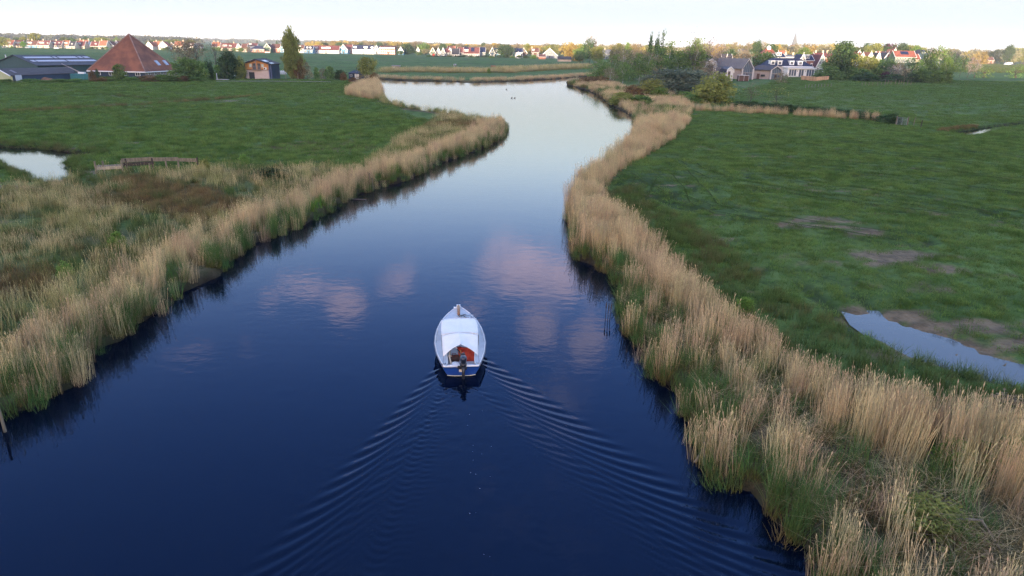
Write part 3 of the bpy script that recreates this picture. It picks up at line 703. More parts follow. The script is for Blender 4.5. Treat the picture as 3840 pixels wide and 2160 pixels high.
# ------------------------------------------------------------------ the motor boat
M_BLUE = mat('boat_blue', (.012, .06, .30), (.02, .08, .34), 3.0, .35, spec=.5)
M_DECK = mat('deck_grey', (.50, .56, .62), (.42, .48, .54), 2.5, .6)
M_WHITE = mat('boat_white', (.78, .80, .82), (.70, .72, .74), 4, .5)
M_CANVAS = mat('white_canvas', (.90, .90, .88), (.86, .86, .84), 2.0, .9, .15)
_cn = M_CANVAS.node_tree; _ct = nd(_cn, 'ShaderNodeBsdfTranslucent', i_Color=(.86, .84, .78, 1)); _cx = nd(_cn, 'ShaderNodeMixShader'); _cx.inputs[0].default_value = .15      # light comes through the cloth
_cn.links.new(_cn.nodes['Principled BSDF'].outputs[0], _cx.inputs[1]); _cn.links.new(_ct.outputs[0], _cx.inputs[2]); _cn.links.new(_cx.outputs[0], _cn.nodes['Material Output'].inputs[0])
M_RED = mat('red_tarpaulin', (.42, .05, .025), (.28, .03, .02), 5, .75, .5)
M_BLACK = mat('black_plastic', (.014, .015, .02), (.025, .028, .035), 6, .4, spec=.5)
M_NAVY = mat('motor_navy', (.02, .028, .05), None, 1, .3, spec=.6)
M_STEEL = mat('steel', (.45, .46, .48), (.3, .3, .32), 12, .35, metal=.8)
M_WOOD = mat('varnished_wood', (.35, .19, .10), (.24, .12, .06), 9, .5, stretch=(1, .1, 1))
M_GREYP = mat('rubber_grey', (.16, .18, .22), None, 1, .6)
M_DARKIN = mat('dark_gear', (.035, .025, .024), (.07, .03, .025), 8, .8)
def boat():
    L = BLEN
    root = empty('motor_boat', BOAT, BRZ, 'open blue motor boat with a white canvas canopy heading up the river', 'boat')
    ts = np.linspace(0, 1, 25)
    hb = lambda t: 0.945*np.interp(t, [0, .08, .2, .37, .5, .62, .75, .86, .94, 1.0], [.665, .78, .91, 1.0, .985, .92, .765, .53, .27, .035])
    sh = lambda t: np.interp(t, [0, .3, .6, .85, 1], [.43, .45, .53, .66, .78])
    secs = []
    for t in ts:
        b, z = hb(t), sh(t); rake = -0.09*(1-t)*(t < .02)
        y = t*L
        fl = np.interp(t, [0, .5, 1], [.74, .84, .35])
        secs.append([(b, y - .06*(t == 0), z), (b*.97, y, z*.62), (b*(fl+.06), y + (.05 if t == 0 else 0), z*.14), (b*fl*.8, y + .07*(t == 0) - .12*(t > .97), -.12), (0, y + .07*(t == 0) - .25*(t > .97), -.22)])
    V = []; F = []
    for s in secs: V += [(x, y, z) for x, y, z in s] + [(-x, y, z) for x, y, z in s[::-1][1:]]
    n = 9
    for i in range(len(secs)-1):
        for k in range(n-1): F.append((i*n+k, i*n+k+1, (i+1)*n+k+1, (i+1)*n+k))
    link('hull', np_mesh('hull', V, F, True, M_BLUE), root)
    tr = MB(); tr.add([V[k] for k in range(n)], [tuple(range(n))]); tr.build('transom', M_BLUE, root)
    MB().tube([(-.62, -.075, .435), (.62, -.075, .435)], .035, 6).build('transom_cap', M_WHITE, root)
    MB().tube([(-.50, -.012, .055), (-.25, -.02, .03), (.25, -.02, .03), (.50, -.012, .055)], .013, 5).build('boot_stripe', mat('cream', (.7, .62, .42)), root)
    for sgn, nm in ((1, 'rub_rail'), (-1, 'rub_rail')):
        MB().tube([(sgn*hb(t)*1.005, t*L - .04*(t == 0), sh(t) - .02) for t in ts], .028, 6).build(nm, M_GREYP, root, True)
        MB().tube([(sgn*(hb(t) - .015), t*L - .04*(t == 0), sh(t) + .012) for t in ts], .018, 6).build('gunwale', M_WHITE, root, True)
    # deck with the cockpit cut out
    cw = lambda t: np.interp(t, [0, .10, .16, .40, .60, .66], [.47, .47, .49, .62, .60, .60])
    V = []; F = []; k = 0
    for i, t in enumerate(ts):
        z = sh(t)
        if t <= .66:
            V += [(-hb(t)+.015, t*L, z), (-cw(t), t*L, z+.012), (cw(t), t*L, z+.012), (hb(t)-.015, t*L, z)]
        else:
            V += [(-hb(t)+.012, t*L, z), (-hb(t)*.35, t*L, z + .05*(1-t) + .012), (hb(t)*.35, t*L, z + .05*(1-t) + .012), (hb(t)-.012, t*L, z)]
    for i in range(len(ts)-1):
        a, b = i*4, i*4+4
        F += [(a, a+1, b+1, b), (a+2, a+3, b+3, b+2)]
        if ts[i] > .62: F.append((a+1, a+2, b+2, b+1))
    link('deck', np_mesh('deck', V, F, False, M_DECK), root)
    # cockpit: floor, coaming, aft thwart
    fl = MB(); V = []
    cts = [t for t in ts if t <= .66]
    for t in cts: V += [(-cw(t), max(t*L, .03), .13), (cw(t), max(t*L, .03), .13)]
    fl.add(V, [(2*i, 2*i+1, 2*i+3, 2*i+2) for i in range(len(cts)-1)]); fl.build('cockpit_floor', M_DECK, root)
    for sgn in (-1, 1):
        V = []
        for t in cts: V += [(sgn*cw(t), t*L, .12), (sgn*cw(t), t*L, sh(t) + .07), (sgn*(cw(t)+.025), t*L, sh(t) + .07), (sgn*(cw(t)+.025), t*L, sh(t) + .008)]
        MB().add(V, [(4*i+k, 4*i+k+1, 4*i+k+5, 4*i+k+4) for i in range(len(cts)-1) for k in range(3)]).build('coaming', M_WHITE, root)
    MB().box(-.47, .47, .03, .06, .13, .43).build('bulkhead', M_WHITE, root)
    MB().box(-.60, .60, .66*L, .66*L+.03, .13, .60).build('bulkhead', M_WHITE, root)
    MB().box(-.46, .46, .12, .56, .26, .30).build('aft_bench', mat('bench_grey', (.42, .45, .50), (.36, .39, .44), 6), root)
    # canvas canopy: flat top, slack rear sheet
    def sheet(name, y0, y1, zf, yy=None, nx_=25, ny_=15):
        V = []; 
        for j in range(ny_):
            for i in range(nx_):
                a = -1 + 2*i/(nx_-1); b = j/(ny_-1); V.append(zf(a, b))
        F = [(j*nx_+i, j*nx_+i+1, (j+1)*nx_+i+1, (j+1)*nx_+i) for j in range(ny_-1) for i in range(nx_-1)]
        o = link(name, np_mesh(name, V, F, True, M_CANVAS), cano)
        md = o.modifiers.new('cloth', 'SOLIDIFY'); md.thickness = .008
        return o
    cano = empty('canopy'); cano.parent = root
    wob = lambda a, b, s: (fbm(np.array([a*2+9+s]), np.array([b*2+4]), 1.3, 3)[0] - .5)
    sheet('top_sheet', 0, 1, lambda a, b: (a*(.665 + .03*math.sin(PI*b)) - .01, 3.17 - 1.62*b + .01*a, .90 + .09*b - .06*b*a*a - .05*a**4 - .03*math.sin(PI*b)*(1 - a*a) + .02*wob(a, b, 1) + .015*math.exp(-(a/.04)**2)))
    sheet('rear_sheet', 0, 1, lambda a, b: (a*(.665 - .045*b) - .01, 1.55 - 1.08*b - .10*b*abs(a)**1.5 + .06*b*b, .99 - .06*a*a - .05*a**4 + .03*b*(1-abs(a)) - b**1.15*(.05 + .27*abs(a)**1.3) - .05*math.sin(PI*b)*math.exp(-((abs(a)-.5)/.3)**2) + .035*wob(a, b, 5) + .03*math.exp(-(a/.05)**2)*b))
    M_SEAM = mat('seam_tape', (.62, .63, .65), None, 1, .9)
    MB().tube([(-.675, 1.56, .945), (-.35, 1.55, 1.0), (0, 1.55, 1.012), (.35, 1.55, 1.0), (.665, 1.56, .945)], .012, 5).build('seam', M_SEAM, cano); MB().tube([(-.67, 3.17, .86), (-.35, 3.175, .905), (0, 3.18, .912), (.35, 3.175, .905), (.66, 3.17, .86)], .014, 5).build('hem', M_SEAM, cano)
    for sgn in (-1, 1):
        MB().tube([(sgn*.66, 3.15, .50), (sgn*.66, 3.16, .90)], .014, 6).build('canopy_pole', M_STEEL, root)
        MB().tube([(sgn*.67, 1.55, .45), (sgn*.675, 1.55, .90)], .014, 6).build('canopy_pole', M_STEEL, root)
        MB().tube([(sgn*.62, .36, .64), (sgn*.63, .05, .46)], .008, 5).build('stay_rope', M_GREYP, root)
        MB().tube([(sgn*.70, .05, .46), (sgn*.55, .05, .47), (sgn*.55, .13, .47)], .014, 5).build('cleat', M_BLACK if sgn < 0 else M_STEEL, root)
        hr = MB()
        for y0, y1 in ((2.35, 2.85), (1.75, 2.25)): 
            hr.tube([(sgn*(np.interp((y0+y1)/2/L, ts, [hb(t) for t in ts]) - .06 - .012*abs(k-2)*(y0 > 2)), y0 + (y1-y0)*k/4, sh(.5) + .03 + (.035 if 0 < k < 4 else 0)) for k in range(5)], .011, 5)
        hr.build('grab_rail', M_STEEL, root)
    # outboard motor
    m = empty('outboard_motor', (.07, -.10, 0)); m.parent = root
    cb = bmesh.new(); bmesh.ops.create_uvsphere(cb, u_segments=18, v_segments=12, radius=1)
    for v in cb.verts:
        x, y, z = v.co; k = 1.0 if z > 0 else .92
        p = lambda c, e: math.copysign(abs(c)**e, c)
        v.co = (p(x, .8)*.125*k, p(y, .8)*.19*k - .02 - .05*z, p(z, .72)*.17 + .70)
    me = bpy.data.meshes.new('cowl'); cb.to_mesh(me); cb.free(); me.polygons.foreach_set('use_smooth', np.ones(len(me.polygons), bool)); me.materials.append(M_NAVY)
    link('cowl', me, m)
    MB().tube([(0, -.02, .57), (0, -.03, .44)], [.115, .095], 10).build('powerhead', M_BLACK, m, True)
    MB().tube([(0, -.06, .45), (0, -.08, .18), (0, -.10, -.22)], [.07, .05, .045], 8).tube([(0, -.02, -.24), (0, -.22, -.24)], .045, 8).build('leg', M_BLACK, m, True)
    MB().box(-.12, .12, .0, .10, .30, .50).box(-.20, -.10, -.03, .05, .36, .46).build('clamp', M_BLACK, m)
    MB().box(-.155, -.05, -.07, -.05, .25, .34).build('warning_plate', mat('cream_plate', (.6, .5, .38)), m)
    MB().tube([(0, .14, .66), (-.07, .36, .70), (-.20, .78, .74)], [.03, .026, .02], 7).build('tiller', M_BLACK, m, True)
    MB().tube([(-.20, .78, .74), (-.30, 1.02, .77)], .022, 7).build('tiller_grip', M_WHITE, m, True)
    MB().box(-.07, .07, .05, .10, .80, .86).box(-.05, .05, .06, .12, .86, .90).build('carry_handle', M_BLACK, m)
    # lowered mast on the foredeck
    MB().tube([(-.005, 4.72, .83), (-.01, 3.85, .79)], .055, 8).build('mast_crutch', M_WOOD, root, True)
    MB().tube([(.03, 3.85, .74), (.05, 3.12, .66)], .035, 7).build('mast_foot', M_STEEL, root, True)
    MB().box(-.075, .075, 4.68, 4.80, .78, .86).box(-.20, -.05, 4.60, 4.70, .765, .80).build('bow_fitting', M_WHITE, root)
    W = lambda x, y, z=0: Vector(BOAT) + Matrix.Rotation(BRZ, 3, 'Z') @ Vector((x, y, z))
    # loose things on board
    a = empty('anchor', W(.21, 3.78, .70), BRZ + .5, 'small dark folding anchor with rope on the foredeck of the boat', 'anchor')
    MB().tube([(0, -.18, .03), (0, .16, .04)], .016, 6).build('shank', M_BLACK, a)
    for sg in (-1, 1): MB().tube([(0, .14, .03), (sg*.09, .19, .03), (sg*.15, .08, .05)], [.018, .022, .008], 6).build('fluke', M_BLACK, a)
    MB().tube([(.02 + (.10 + .012*k)*math.cos(k*.7), -.16 + (.085 + .01*k)*math.sin(k*.7), .012 + .004*k) for k in range(20)], .012, 5).build('rope', M_GREYP, a, True)
    t = empty('tarpaulin', W(.245, .66, .14), BRZ, 'bunched red tarpaulin under the rear of the boat canopy', 'tarpaulin')
    V = []; nx_, nz_ = 14, 10
    for j in range(nz_):
        for i in range(nx_):
            a_ = i/(nx_-1); b_ = j/(nz_-1); V.append((-.25 + .50*a_ - .12*b_*(a_ < .4), .0 + .30*b_ + .05*wob(a_*3, b_*3, 2) + .08*math.sin(a_*PI*3)*.3, .04 + .50*b_ + .05*wob(a_*2, b_*2, 7)))
    o = link('sheet', np_mesh('sheet', V, [(j*nx_+i, j*nx_+i+1, (j+1)*nx_+i+1, (j+1)*nx_+i) for j in range(nz_-1) for i in range(nx_-1)], True, M_RED), t)
    md = o.modifiers.new('thick', 'SOLIDIFY'); md.thickness = .03
    MB().box(-.27, -.22, .10, .14, .0, .50).build('prop', mat('orange_wood', (.36, .13, .04)), t)
    b = tag(MB().tube([(0, 0, 0), (0, 0, .05), (0, 0, .10)], [.13, .14, .10], 16).build('bucket_lid', M_WHITE, None, True, W(-.21, .27, .30)), 'round white lid on the aft bench left of the outboard motor', 'lid')
    b.rotation_euler.z = BRZ
    g = empty('oar', W(-.40, .30, .30), BRZ, 'pale oar propped in the left rear corner of the boat', 'oar')
    MB().tube([(.06, -.12, .02), (0, .18, .20), (.03, .75, .40)], [.03, .035, .018], 6).build('shaft', mat('pale_wood', (.48, .42, .33)), g, True)
    MB().tube([(-.07, .25, .235), (.07, .25, .235)], .02, 6).build('collar', mat('pale_wood', (.48, .42, .33)), g)
    k = empty('kit_bag', W(-.24, .78, .14), BRZ, 'dark kit bag in the shade under the boat canopy', 'bag')
    bm = MB().tube([(-.20, 0, .16), (-.17, 0, .17), (.17, .02, .17), (.20, .02, .16)], [.06, .15, .15, .06], 10)
    bm.build('body', M_DARKIN, k, True)
    MB().tube([(-.08, -.06, .28), (-.06, -.05, .40), (.06, -.05, .40), (.08, -.06, .28)], .012, 5).build('handle', mat('maroon', (.12, .03, .03)), k)
boat()
# ------------------------------------------------------------------ building kit
M_GLASS = mat('window_glass', (.03, .04, .05), None, 1, .12, spec=.6)
M_GLASSB = mat('sky_glass', (.10, .13, .17), None, 1, .1, spec=.6)
M_TRIM = mat('white_trim', (.78, .78, .76), None, 1, .6)
WALLS = dict(cream=((.54, .50, .40), (.46, .42, .33)), white=((.60, .60, .58), (.52, .52, .50)), brick=((.27, .12, .085), (.20, .09, .065)), blue=((.13, .27, .40), (.10, .22, .33)),
             green=((.075, .12, .085), (.06, .10, .07)), grey=((.22, .25, .27), (.18, .20, .22)), yellow=((.55, .38, .15), (.48, .32, .12)), brown=((.12, .07, .05), (.09, .055, .04)),
             navy=((.035, .06, .10), (.03, .05, .08)), timber=((.33, .28, .26), (.26, .22, .20)), sage=((.30, .38, .33), (.25, .32, .28)), beige=((.50, .42, .32), (.42, .35, .27)))
ROOFS = dict(red=((.26, .085, .055), (.18, .06, .042)), orange=((.28, .12, .07), (.22, .09, .055)), brown=((.13, .06, .048), (.09, .045, .038)), dark=((.045, .045, .055), (.03, .03, .038)),
             navy=((.026, .034, .075), (.02, .026, .055)), grey=((.15, .165, .19), (.12, .13, .15)), maroon=((.15, .05, .045), (.11, .04, .04)))
def wall_mat(k): return mat('wall_' + k, WALLS[k][0], WALLS[k][1], .6, .85)
def roof_mat(k): return mat('roof_' + k, ROOFS[k][0], ROOFS[k][1], .8, .8, .3)
WIN_F = MB().box(-.5, -.42, -.5, .5, 0, 1).box(.42, .5, -.5, .5, 0, 1).box(-.42, .42, -.5, .5, 0, .08).box(-.42, .42, -.5, .5, .92, 1).box(-.03, .03, -.4, .4, .08, .92).mesh('window_frame', M_TRIM)
WIN_P = MB().box(-.42, -.03, -.15, .15, .08, .92).box(.03, .42, -.15, .15, .08, .92).mesh('window_pane', M_GLASS)
def window(parent, x, z, w, h, y=0.0, rz=0.0, t=.12):
    f = link('window', WIN_F, parent); f.location = (x, y, z); f.scale = (w, t, h); f.rotation_euler = (0, 0, rz)
    link('pane', WIN_P, f); return f
DOOR_M = MB().box(-.5, .5, -.5, .5, 0, 1).mesh('door', mat('door_paint', (.06, .07, .08), None, 1, .5))
def door(parent, x, z, w, h, y=0.0, m=None):
    me = DOOR_M if m is None else MB().box(-.5, .5, -.5, .5, 0, 1).mesh('door', m)
    o = link('door', me, parent); o.location = (x, y, z); o.scale = (w, .12, h); return o
def slab(mb, a, b, c, d, t):
    """roof plane through four points, thickness t upward"""
    n = (Vector(b) - Vector(a)).cross(Vector(d) - Vector(a)).normalized()*t
    if n.z < 0: n = -n
    return mb.hexa([a, b, c, d], [tuple(Vector(p) + n) for p in (a, b, c, d)])
def house(label, u0, u1, vr, ve, vb, kind='side', wall='cream', roof='red', depth=8.0, gable=None, rows=1, nw=3, dorm=(), chim=(), trim=True, lean=0.0, cat='house', name='house', group=None, panels=(), win=True, gw=2, Y=None, hip=False, over=.35):
    """facade between columns u0 and u1; ridge, eave and foot at rows vr, ve, vb of the photograph"""
    um = (u0 + u1)/2
    if Y is None: Y = G(um, vb, LANDZ)[1]
    x0 = PX(u0, vb, Y)[0]; x1 = PX(u1, vb, Y)[0]; W = x1 - x0; xc = (x0 + x1)/2
    Yr = Y + (depth/2 if kind == 'side' else 0)
    ze = max(PX(um, ve, Y)[1] - LANDZ, 1.2); zr = max(PX(um, vr, Yr)[1] - LANDZ, ze + .5)
    root = empty(name, (xc, Y, LANDZ), lean, label, cat, group)
    h = W/2; wm, rm = wall_mat(wall), roof_mat(roof); gm = wall_mat(gable or wall)
    if kind == 'side':
        if hip:
            i = min(h*.6, depth*.5)
            MB().box(-h, h, 0, depth, 0, ze).build('wall', wm, root)
            rf = MB().add([(-h-over, -over, ze), (h+over, -over, ze), (h+over, depth+over, ze), (-h-over, depth+over, ze), (-h+i, depth/2, zr), (h-i, depth/2, zr)],
                          [(0, 1, 5, 4), (1, 2, 5), (2, 3, 4, 5), (3, 0, 4), (3, 2, 1, 0)]).build('roof', rm, root)
        else:
            MB().hexa([(-h, 0, 0), (-h, depth, 0), (-h, depth, ze), (-h, depth/2, zr), (-h, 0, ze)], [(h, 0, 0), (h, depth, 0), (h, depth, ze), (h, depth/2, zr), (h, 0, ze)]).build('wall', wm, root)
            sl = (zr - ze)/(depth/2); mb = MB()
            slab(mb, (-h-over*.5, -over, ze - sl*over + .02), (h+over*.5, -over, ze - sl*over + .02), (h+over*.5, depth/2, zr + .02), (-h-over*.5, depth/2, zr + .02), .16)
            slab(mb, (-h-over*.5, depth+over, ze - sl*over + .02), (h+over*.5, depth+over, ze - sl*over + .02), (h+over*.5, depth/2+.001, zr + .02), (-h-over*.5, depth/2+.001, zr + .02), .16)
            rf = mb.build('roof', rm, root)
            if trim:
                for sg in (-1, 1):
                    mb = MB(); slab(mb, (sg*(h+over*.5), -over, ze - sl*over + .04), (sg*(h+over*.5+.14), -over, ze - sl*over + .04), (sg*(h+over*.5+.14), depth/2, zr + .04), (sg*(h+over*.5), depth/2, zr + .04), .24)
                    mb.build('bargeboard', M_TRIM, root)
        MB().box(-h-.1, h+.1, -over-.10, -over+.02, ze - .24, ze - .06).build('gutter', M_TRIM if trim else roof_mat('dark'), root)
        sl = (zr - ze)/(depth/2)
        for (fx, w, hh) in dorm:      # flat roofed dormers on the front slope
            zb = ze + (zr - ze)*.28; yb = (zb - ze)/sl
            d = MB().box(-w/2, w/2, 0, min(hh/sl + .3, depth/2 - yb), 0, hh).build('dormer', M_TRIM, root); d.location = (-h + fx*W, yb - .05, zb)
            n = max(1, int(round(w/1.1)))
            for k in range(n): 
                f = window(root, -h + fx*W - w/2 + (k + .5)*w/n, zb + hh*.14, w/n*.86, hh*.72, yb - .07)
        for (fx, w, fz, hh) in panels:
            mb = MB(); z0 = ze + (zr - ze)*fz; z1 = z0 + (zr - ze)*hh
            y0 = (z0 - ze)/sl; y1 = (z1 - ze)/sl
            slab(mb, (-h + fx*W - w/2, y0, z0 + .24), (-h + fx*W + w/2, y0, z0 + .24), (-h + fx*W + w/2, y1, z1 + .24), (-h + fx*W - w/2, y1, z1 + .24), .06)
            mb.build('solar_panel', mat('solar_panel', (.012, .016, .05), None, 1, .2, spec=.6), root)
    else:
        prof = [(-h, 0), (h, 0), (h, ze), (0, zr), (-h, ze)]
        MB().prism(prof, 0, depth).build('wall', gm, root)
        sl = (zr - ze)/h; mb = MB()
        for sg in (-1, 1): slab(mb, (sg*(h+over), -over, ze - sl*over + .02), (sg*(h+over), depth+over, ze - sl*over + .02), (.001*sg, depth+over, zr + .02), (.001*sg, -over, zr + .02), .16)
        rf = mb.build('roof', rm, root)
        if trim:
            for sg in (-1, 1):
                mb = MB(); slab(mb, (sg*(h+over), -over-.10, ze - sl*over - .12), (sg*(h+over), -over-.01, ze - sl*over - .12), (.002*sg, -over-.01, zr - .10), (.002*sg, -over-.10, zr - .10), .36)
                mb.build('bargeboard', M_TRIM, root)
            MB().box(-.09, .09, -over-.14, -over+.05, zr + .1, zr + 1.0).build('finial', M_TRIM, root)
    if win:
        fl = ze/rows
        for r_ in range(rows):
            for k in range(nw):
                x = -h + (k + .5)*W/nw
                if r_ == 0 and k == nw//2 and nw > 2: door(root, x, .05, 1.0, min(2.2, fl*.85), -.02)
                else: window(root, x, r_*fl + fl*.28, min(1.5, W/nw*.62), fl*.52, -.03)
        if kind != 'side':
            for k in range(gw): window(root, (k - (gw-1)/2)*1.5, ze + (zr - ze)*.12, .95, (zr - ze)*.32, -.03)
    for fx in chim:
        yy = depth/2 if kind == 'side' else depth*.5
        c = MB().box(-.4, .4, -.4, .4, -1.2, 1.3).box(-.46, .46, -.46, .46, 1.3, 1.42).build('chimney', wall_mat('beige'), root)
        c.location = (-h + fx*W if kind == 'side' else (fx-.5)*W*.4, yy, zr)
    return root

# ------------------------------------------------------------------ the farm on the left
def V3(p, z): return (p[0], p[1], z)
def farm():
    m_barn = mat('barn_sheet', (.045, .085, .09), (.035, .07, .075), 1, .7, stretch=(6, 6, .3)); m_broof = mat('barn_roof', (.035, .04, .055), (.055, .058, .07), .7, .7, .2)
    m_sky = mat('roof_light', (.45, .47, .55), (.36, .38, .45), 3, .5)
    # long barn, gable end towards us on the left
    A = Vector(V3(G(52, 208, 5.4), 0)); d = Vector((.50, .866, 0)); p = Vector((.866, -.50, 0))
    root = empty('long_barn', (A.x, A.y, LANDZ), 0, 'long dark barn with two strips of roof lights behind the pyramid farmhouse', 'barn')
    ze, zr, hw, L = 2.55, 5.05, 12.0, 20.0
    pt = lambda s, w, z: tuple(d*s + p*w + Vector((0, 0, z)))
    MB().hexa([pt(0, -hw, 0), pt(0, hw, 0), pt(0, hw, ze), pt(0, 0, zr), pt(0, -hw, ze)], [pt(L, -hw, 0), pt(L, hw, 0), pt(L, hw, ze), pt(L, 0, zr), pt(L, -hw, ze)]).build('wall', m_barn, root)
    mb = MB()
    for sg in (-1, 1): slab(mb, pt(-.4, sg*(hw+.5), ze-.08), pt(L+.3, sg*(hw+.5), ze-.08), pt(L+.3, sg*.002, zr+.03), pt(-.4, sg*.002, zr+.03), .15)
    mb.build('roof', m_broof, root)
    for (f0, f1, segs) in ((.22, .36, ((.05, .43), (.46, .50), (.53, .80), (.83, .88), (.91, .985))), (.56, .70, ((.04, .09), (.11, .52), (.55, .97)))):
        for (s0, s1) in segs:
            mb = MB(); zf = lambda f: zr + (ze - zr)*f + .22
            slab(mb, pt(L*s0, hw*f0, zf(f0)), pt(L*s1, hw*f0, zf(f0)), pt(L*s1, hw*f1, zf(f1)), pt(L*s0, hw*f1, zf(f1)), .05)
            mb.build('roof_light', m_sky, root)
    MB().tube([pt(-1.0, 7.5, 0), pt(-1.0, 7.5, 2.8), pt(-1.2, 4.0, 4.0)], .0001, 4)
    q = G(60, 258, LANDZ + .9)
    pl = empty('pole', (q[0], q[1]-3, LANDZ), 0, 'white pole standing before the gable end of the long barn', 'pole')
    MB().tube([(0, 0, 0), (-.25, 0, 4.9)], [.16, .12], 8).build('shaft', M_TRIM, pl); MB().tube([(-.25, 0, 4.9), (-.25, 0, 5.05)], .16, 8).build('cap', M_TRIM, pl)
    # low shed with the pale gable in front of it
    E1, E2, R1, R2 = [Vector(V3(G(u, v, z), z - LANDZ)) for u, v, z in ((45, 285, 1.9), (285, 275, 1.9), (-8, 259, 3.1), (272, 253, 3.1))]
    o = Vector((E1.x, E1.y, 0)); root = empty('low_shed', (E1.x, E1.y, LANDZ), 0, 'low shed with a black roof and pale green gable at the left edge', 'shed')
    e1, e2, r1, r2 = E1-o, E2-o, R1-o, R2-o; f1 = r1 + (r1 - e1); f1.z = e1.z; f2 = r2 + (r2 - e2); f2.z = e2.z
    g = lambda v: (v.x, v.y, 0)
    MB().hexa([g(e1), g(f1), tuple(f1), tuple(r1), tuple(e1)], [g(e1 + (e2-e1)*.004), g(f1 + (f2-f1)*.004), tuple(f1 + (f2-f1)*.004), tuple(r1 + (r2-r1)*.004), tuple(e1 + (e2-e1)*.004)]).build('gable_wall', mat('pale_green', (.42, .46, .28), (.36, .40, .24), 1), root)
    w = (e2 - e1)
    MB().hexa([g(e1 + w*.01), g(e2), g(f2), g(f1)], [tuple(e1 + w*.01), tuple(e2), tuple(f2), tuple(f1)]).build('wall', wall_mat('navy'), root)
    mb = MB(); slab(mb, tuple(e1 - w*.01 - Vector((0, .4, .05))), tuple(e2 - Vector((0, .4, .05))), tuple(r2), tuple(r1 - w*.01), .14); slab(mb, tuple(f1 - w*.01), tuple(f2), tuple(r2 + Vector((0, .002, 0))), tuple(r1 - w*.01 + Vector((0, .002, 0))), .14); mb.build('roof', mat('shed_roof', (.03, .028, .034), (.05, .045, .05), .8, .8), root)
    mb = MB(); mb.tube([tuple(e1 - w*.012 + Vector((0, -.4, .02))), tuple(r1 - w*.012 + Vector((0, 0, .1)))], .13, 6); mb.build('bargeboard', M_TRIM, root)
    n = w.cross(Vector((0, 0, 1))).normalized(); n = n if n.y < 0 else -n
    c = e1 + w*.085 + n*.05; dd = w.normalized()
    mb = MB(); mb.hexa([g(c - dd*.85), g(c + dd*.85), g(c + dd*.85 + n*.06), g(c - dd*.85 + n*.06)], [(q.x, q.y, 1.7) for q in (c - dd*.85, c + dd*.85, c + dd*.85 + n*.06, c - dd*.85 + n*.06)]); mb.build('door', mat('grey_door', (.50, .53, .60), None), root)
    for f in (.10, .25, .40, .56, .72):
        a = e1 + w*f; sl = r1 - e1; mb = MB(); up = Vector((0, 0, .19)); slab(mb, tuple(a + sl*.3 + up), tuple(a + sl*.3 + dd*.7 + up), tuple(a + sl*.7 + dd*.7 + up), tuple(a + sl*.7 + up), .03); mb.build('roof_light', mat('dull_light', (.16, .15, .19), None), root)
    # heap of sand, conveyor, container
    hp = G(135, 304, LANDZ); V = []; F = []
    for j in range(8):
        for i in range(16):
            a = 2*PI*i/16; r = (j/7); V.append((math.cos(a)*r*4.6*(1 + .1*math.sin(3*a)), math.sin(a)*r*2.0, 1.55*(1-r)**.8 + .12*math.sin(i*2.3+j)*(r < .95)))
    F = [(j*16+i, j*16+(i+1) % 16, (j+1)*16+(i+1) % 16, (j+1)*16+i) for j in range(7) for i in range(16)]
    o = link('sand_heap', np_mesh('sand_heap', V, F, True, mat('red_sand', (.28, .14, .085), (.18, .10, .065), 1.2, .95, .5)), loc=(hp[0], hp[1] + .5, LANDZ)); tag(o, 'heap of reddish earth in front of the low shed', 'earth heap')
    q = G(305, 300, LANDZ); root = empty('container', (q[0], q[1], LANDZ), .1, 'teal steel container left of the pyramid farmhouse', 'container')
    m_teal = mat('teal_paint', (.03, .17, .19), (.025, .13, .15), 2, .6); MB().box(-2.6, 2.6, 0, 2.3, 0, 1.5).build('body', m_teal, root)
    for k in range(9): link('rib', MB().box(-.06, .06, -.06, 0, .1, 1.4).mesh('rib', m_teal), root, loc=(-2.4 + k*.6, 0, 0))
    q = G(250, 300, LANDZ); root = empty('conveyor', (q[0], q[1]+3, LANDZ), 0, 'thin slanting conveyor beam beside the low shed roof', 'conveyor')
    MB().tube([(-2.4, 0, 3.9), (1.9, 0, 1.9)], .12, 6).build('beam', mat('grey_beam', (.30, .28, .28)), root); MB().box(1.7, 3.2, -.5, .5, 1.1, 1.9).build('hopper', M_TRIM, root); MB().tube([(2.4, 0, 0), (2.4, 0, 1.1)], .1, 6).build('leg', M_STEEL, root)
    # the great pyramid roofed farmhouse
    zev = 1.95
    C, Lc, Rc = [Vector(V3(G(u, v, zev), zev)) for u, v in ((545, 271), (326, 266), (672, 264))]
    ctr = (Lc + Rc)/2; B = Lc + Rc - C; ap = Vector((ctr.x, ctr.y, PX(487, 129, ctr.y)[1]))
    root = empty('pyramid_farmhouse', (ctr.x, ctr.y, LANDZ), 0, 'huge pyramid roofed farmhouse with mossy red tiles', 'farmhouse')
    off = Vector((ctr.x, ctr.y, LANDZ)); loc = lambda v: tuple(v - off)
    m_tile = mat('mossy_tile', (.25, .10, .055), (.145, .062, .04), .35, .85, .6)
    mt = m_tile.node_tree; pr = mt.nodes['Principled BSDF']; src = pr.inputs['Base Color'].links[0].from_socket
    po = nd(mt, 'ShaderNodeNewGeometry'); sx = nd(mt, 'ShaderNodeSeparateXYZ'); mt.links.new(po.outputs['Normal'], sx.inputs[0])
    ms = mth(mt, 'MULTIPLY', sstep(mt, noise(mt, po.outputs['Position'], .12, 5, .6), .40, .58), sstep(mt, mth(mt, 'MULTIPLY', sx.outputs[0], -1.0), .05, .3))
    col = mixc(mt, mth(mt, 'MULTIPLY', ms, .8), src, (.20, .115, .035)); mt.links.new(col, pr.inputs['Base Color'])
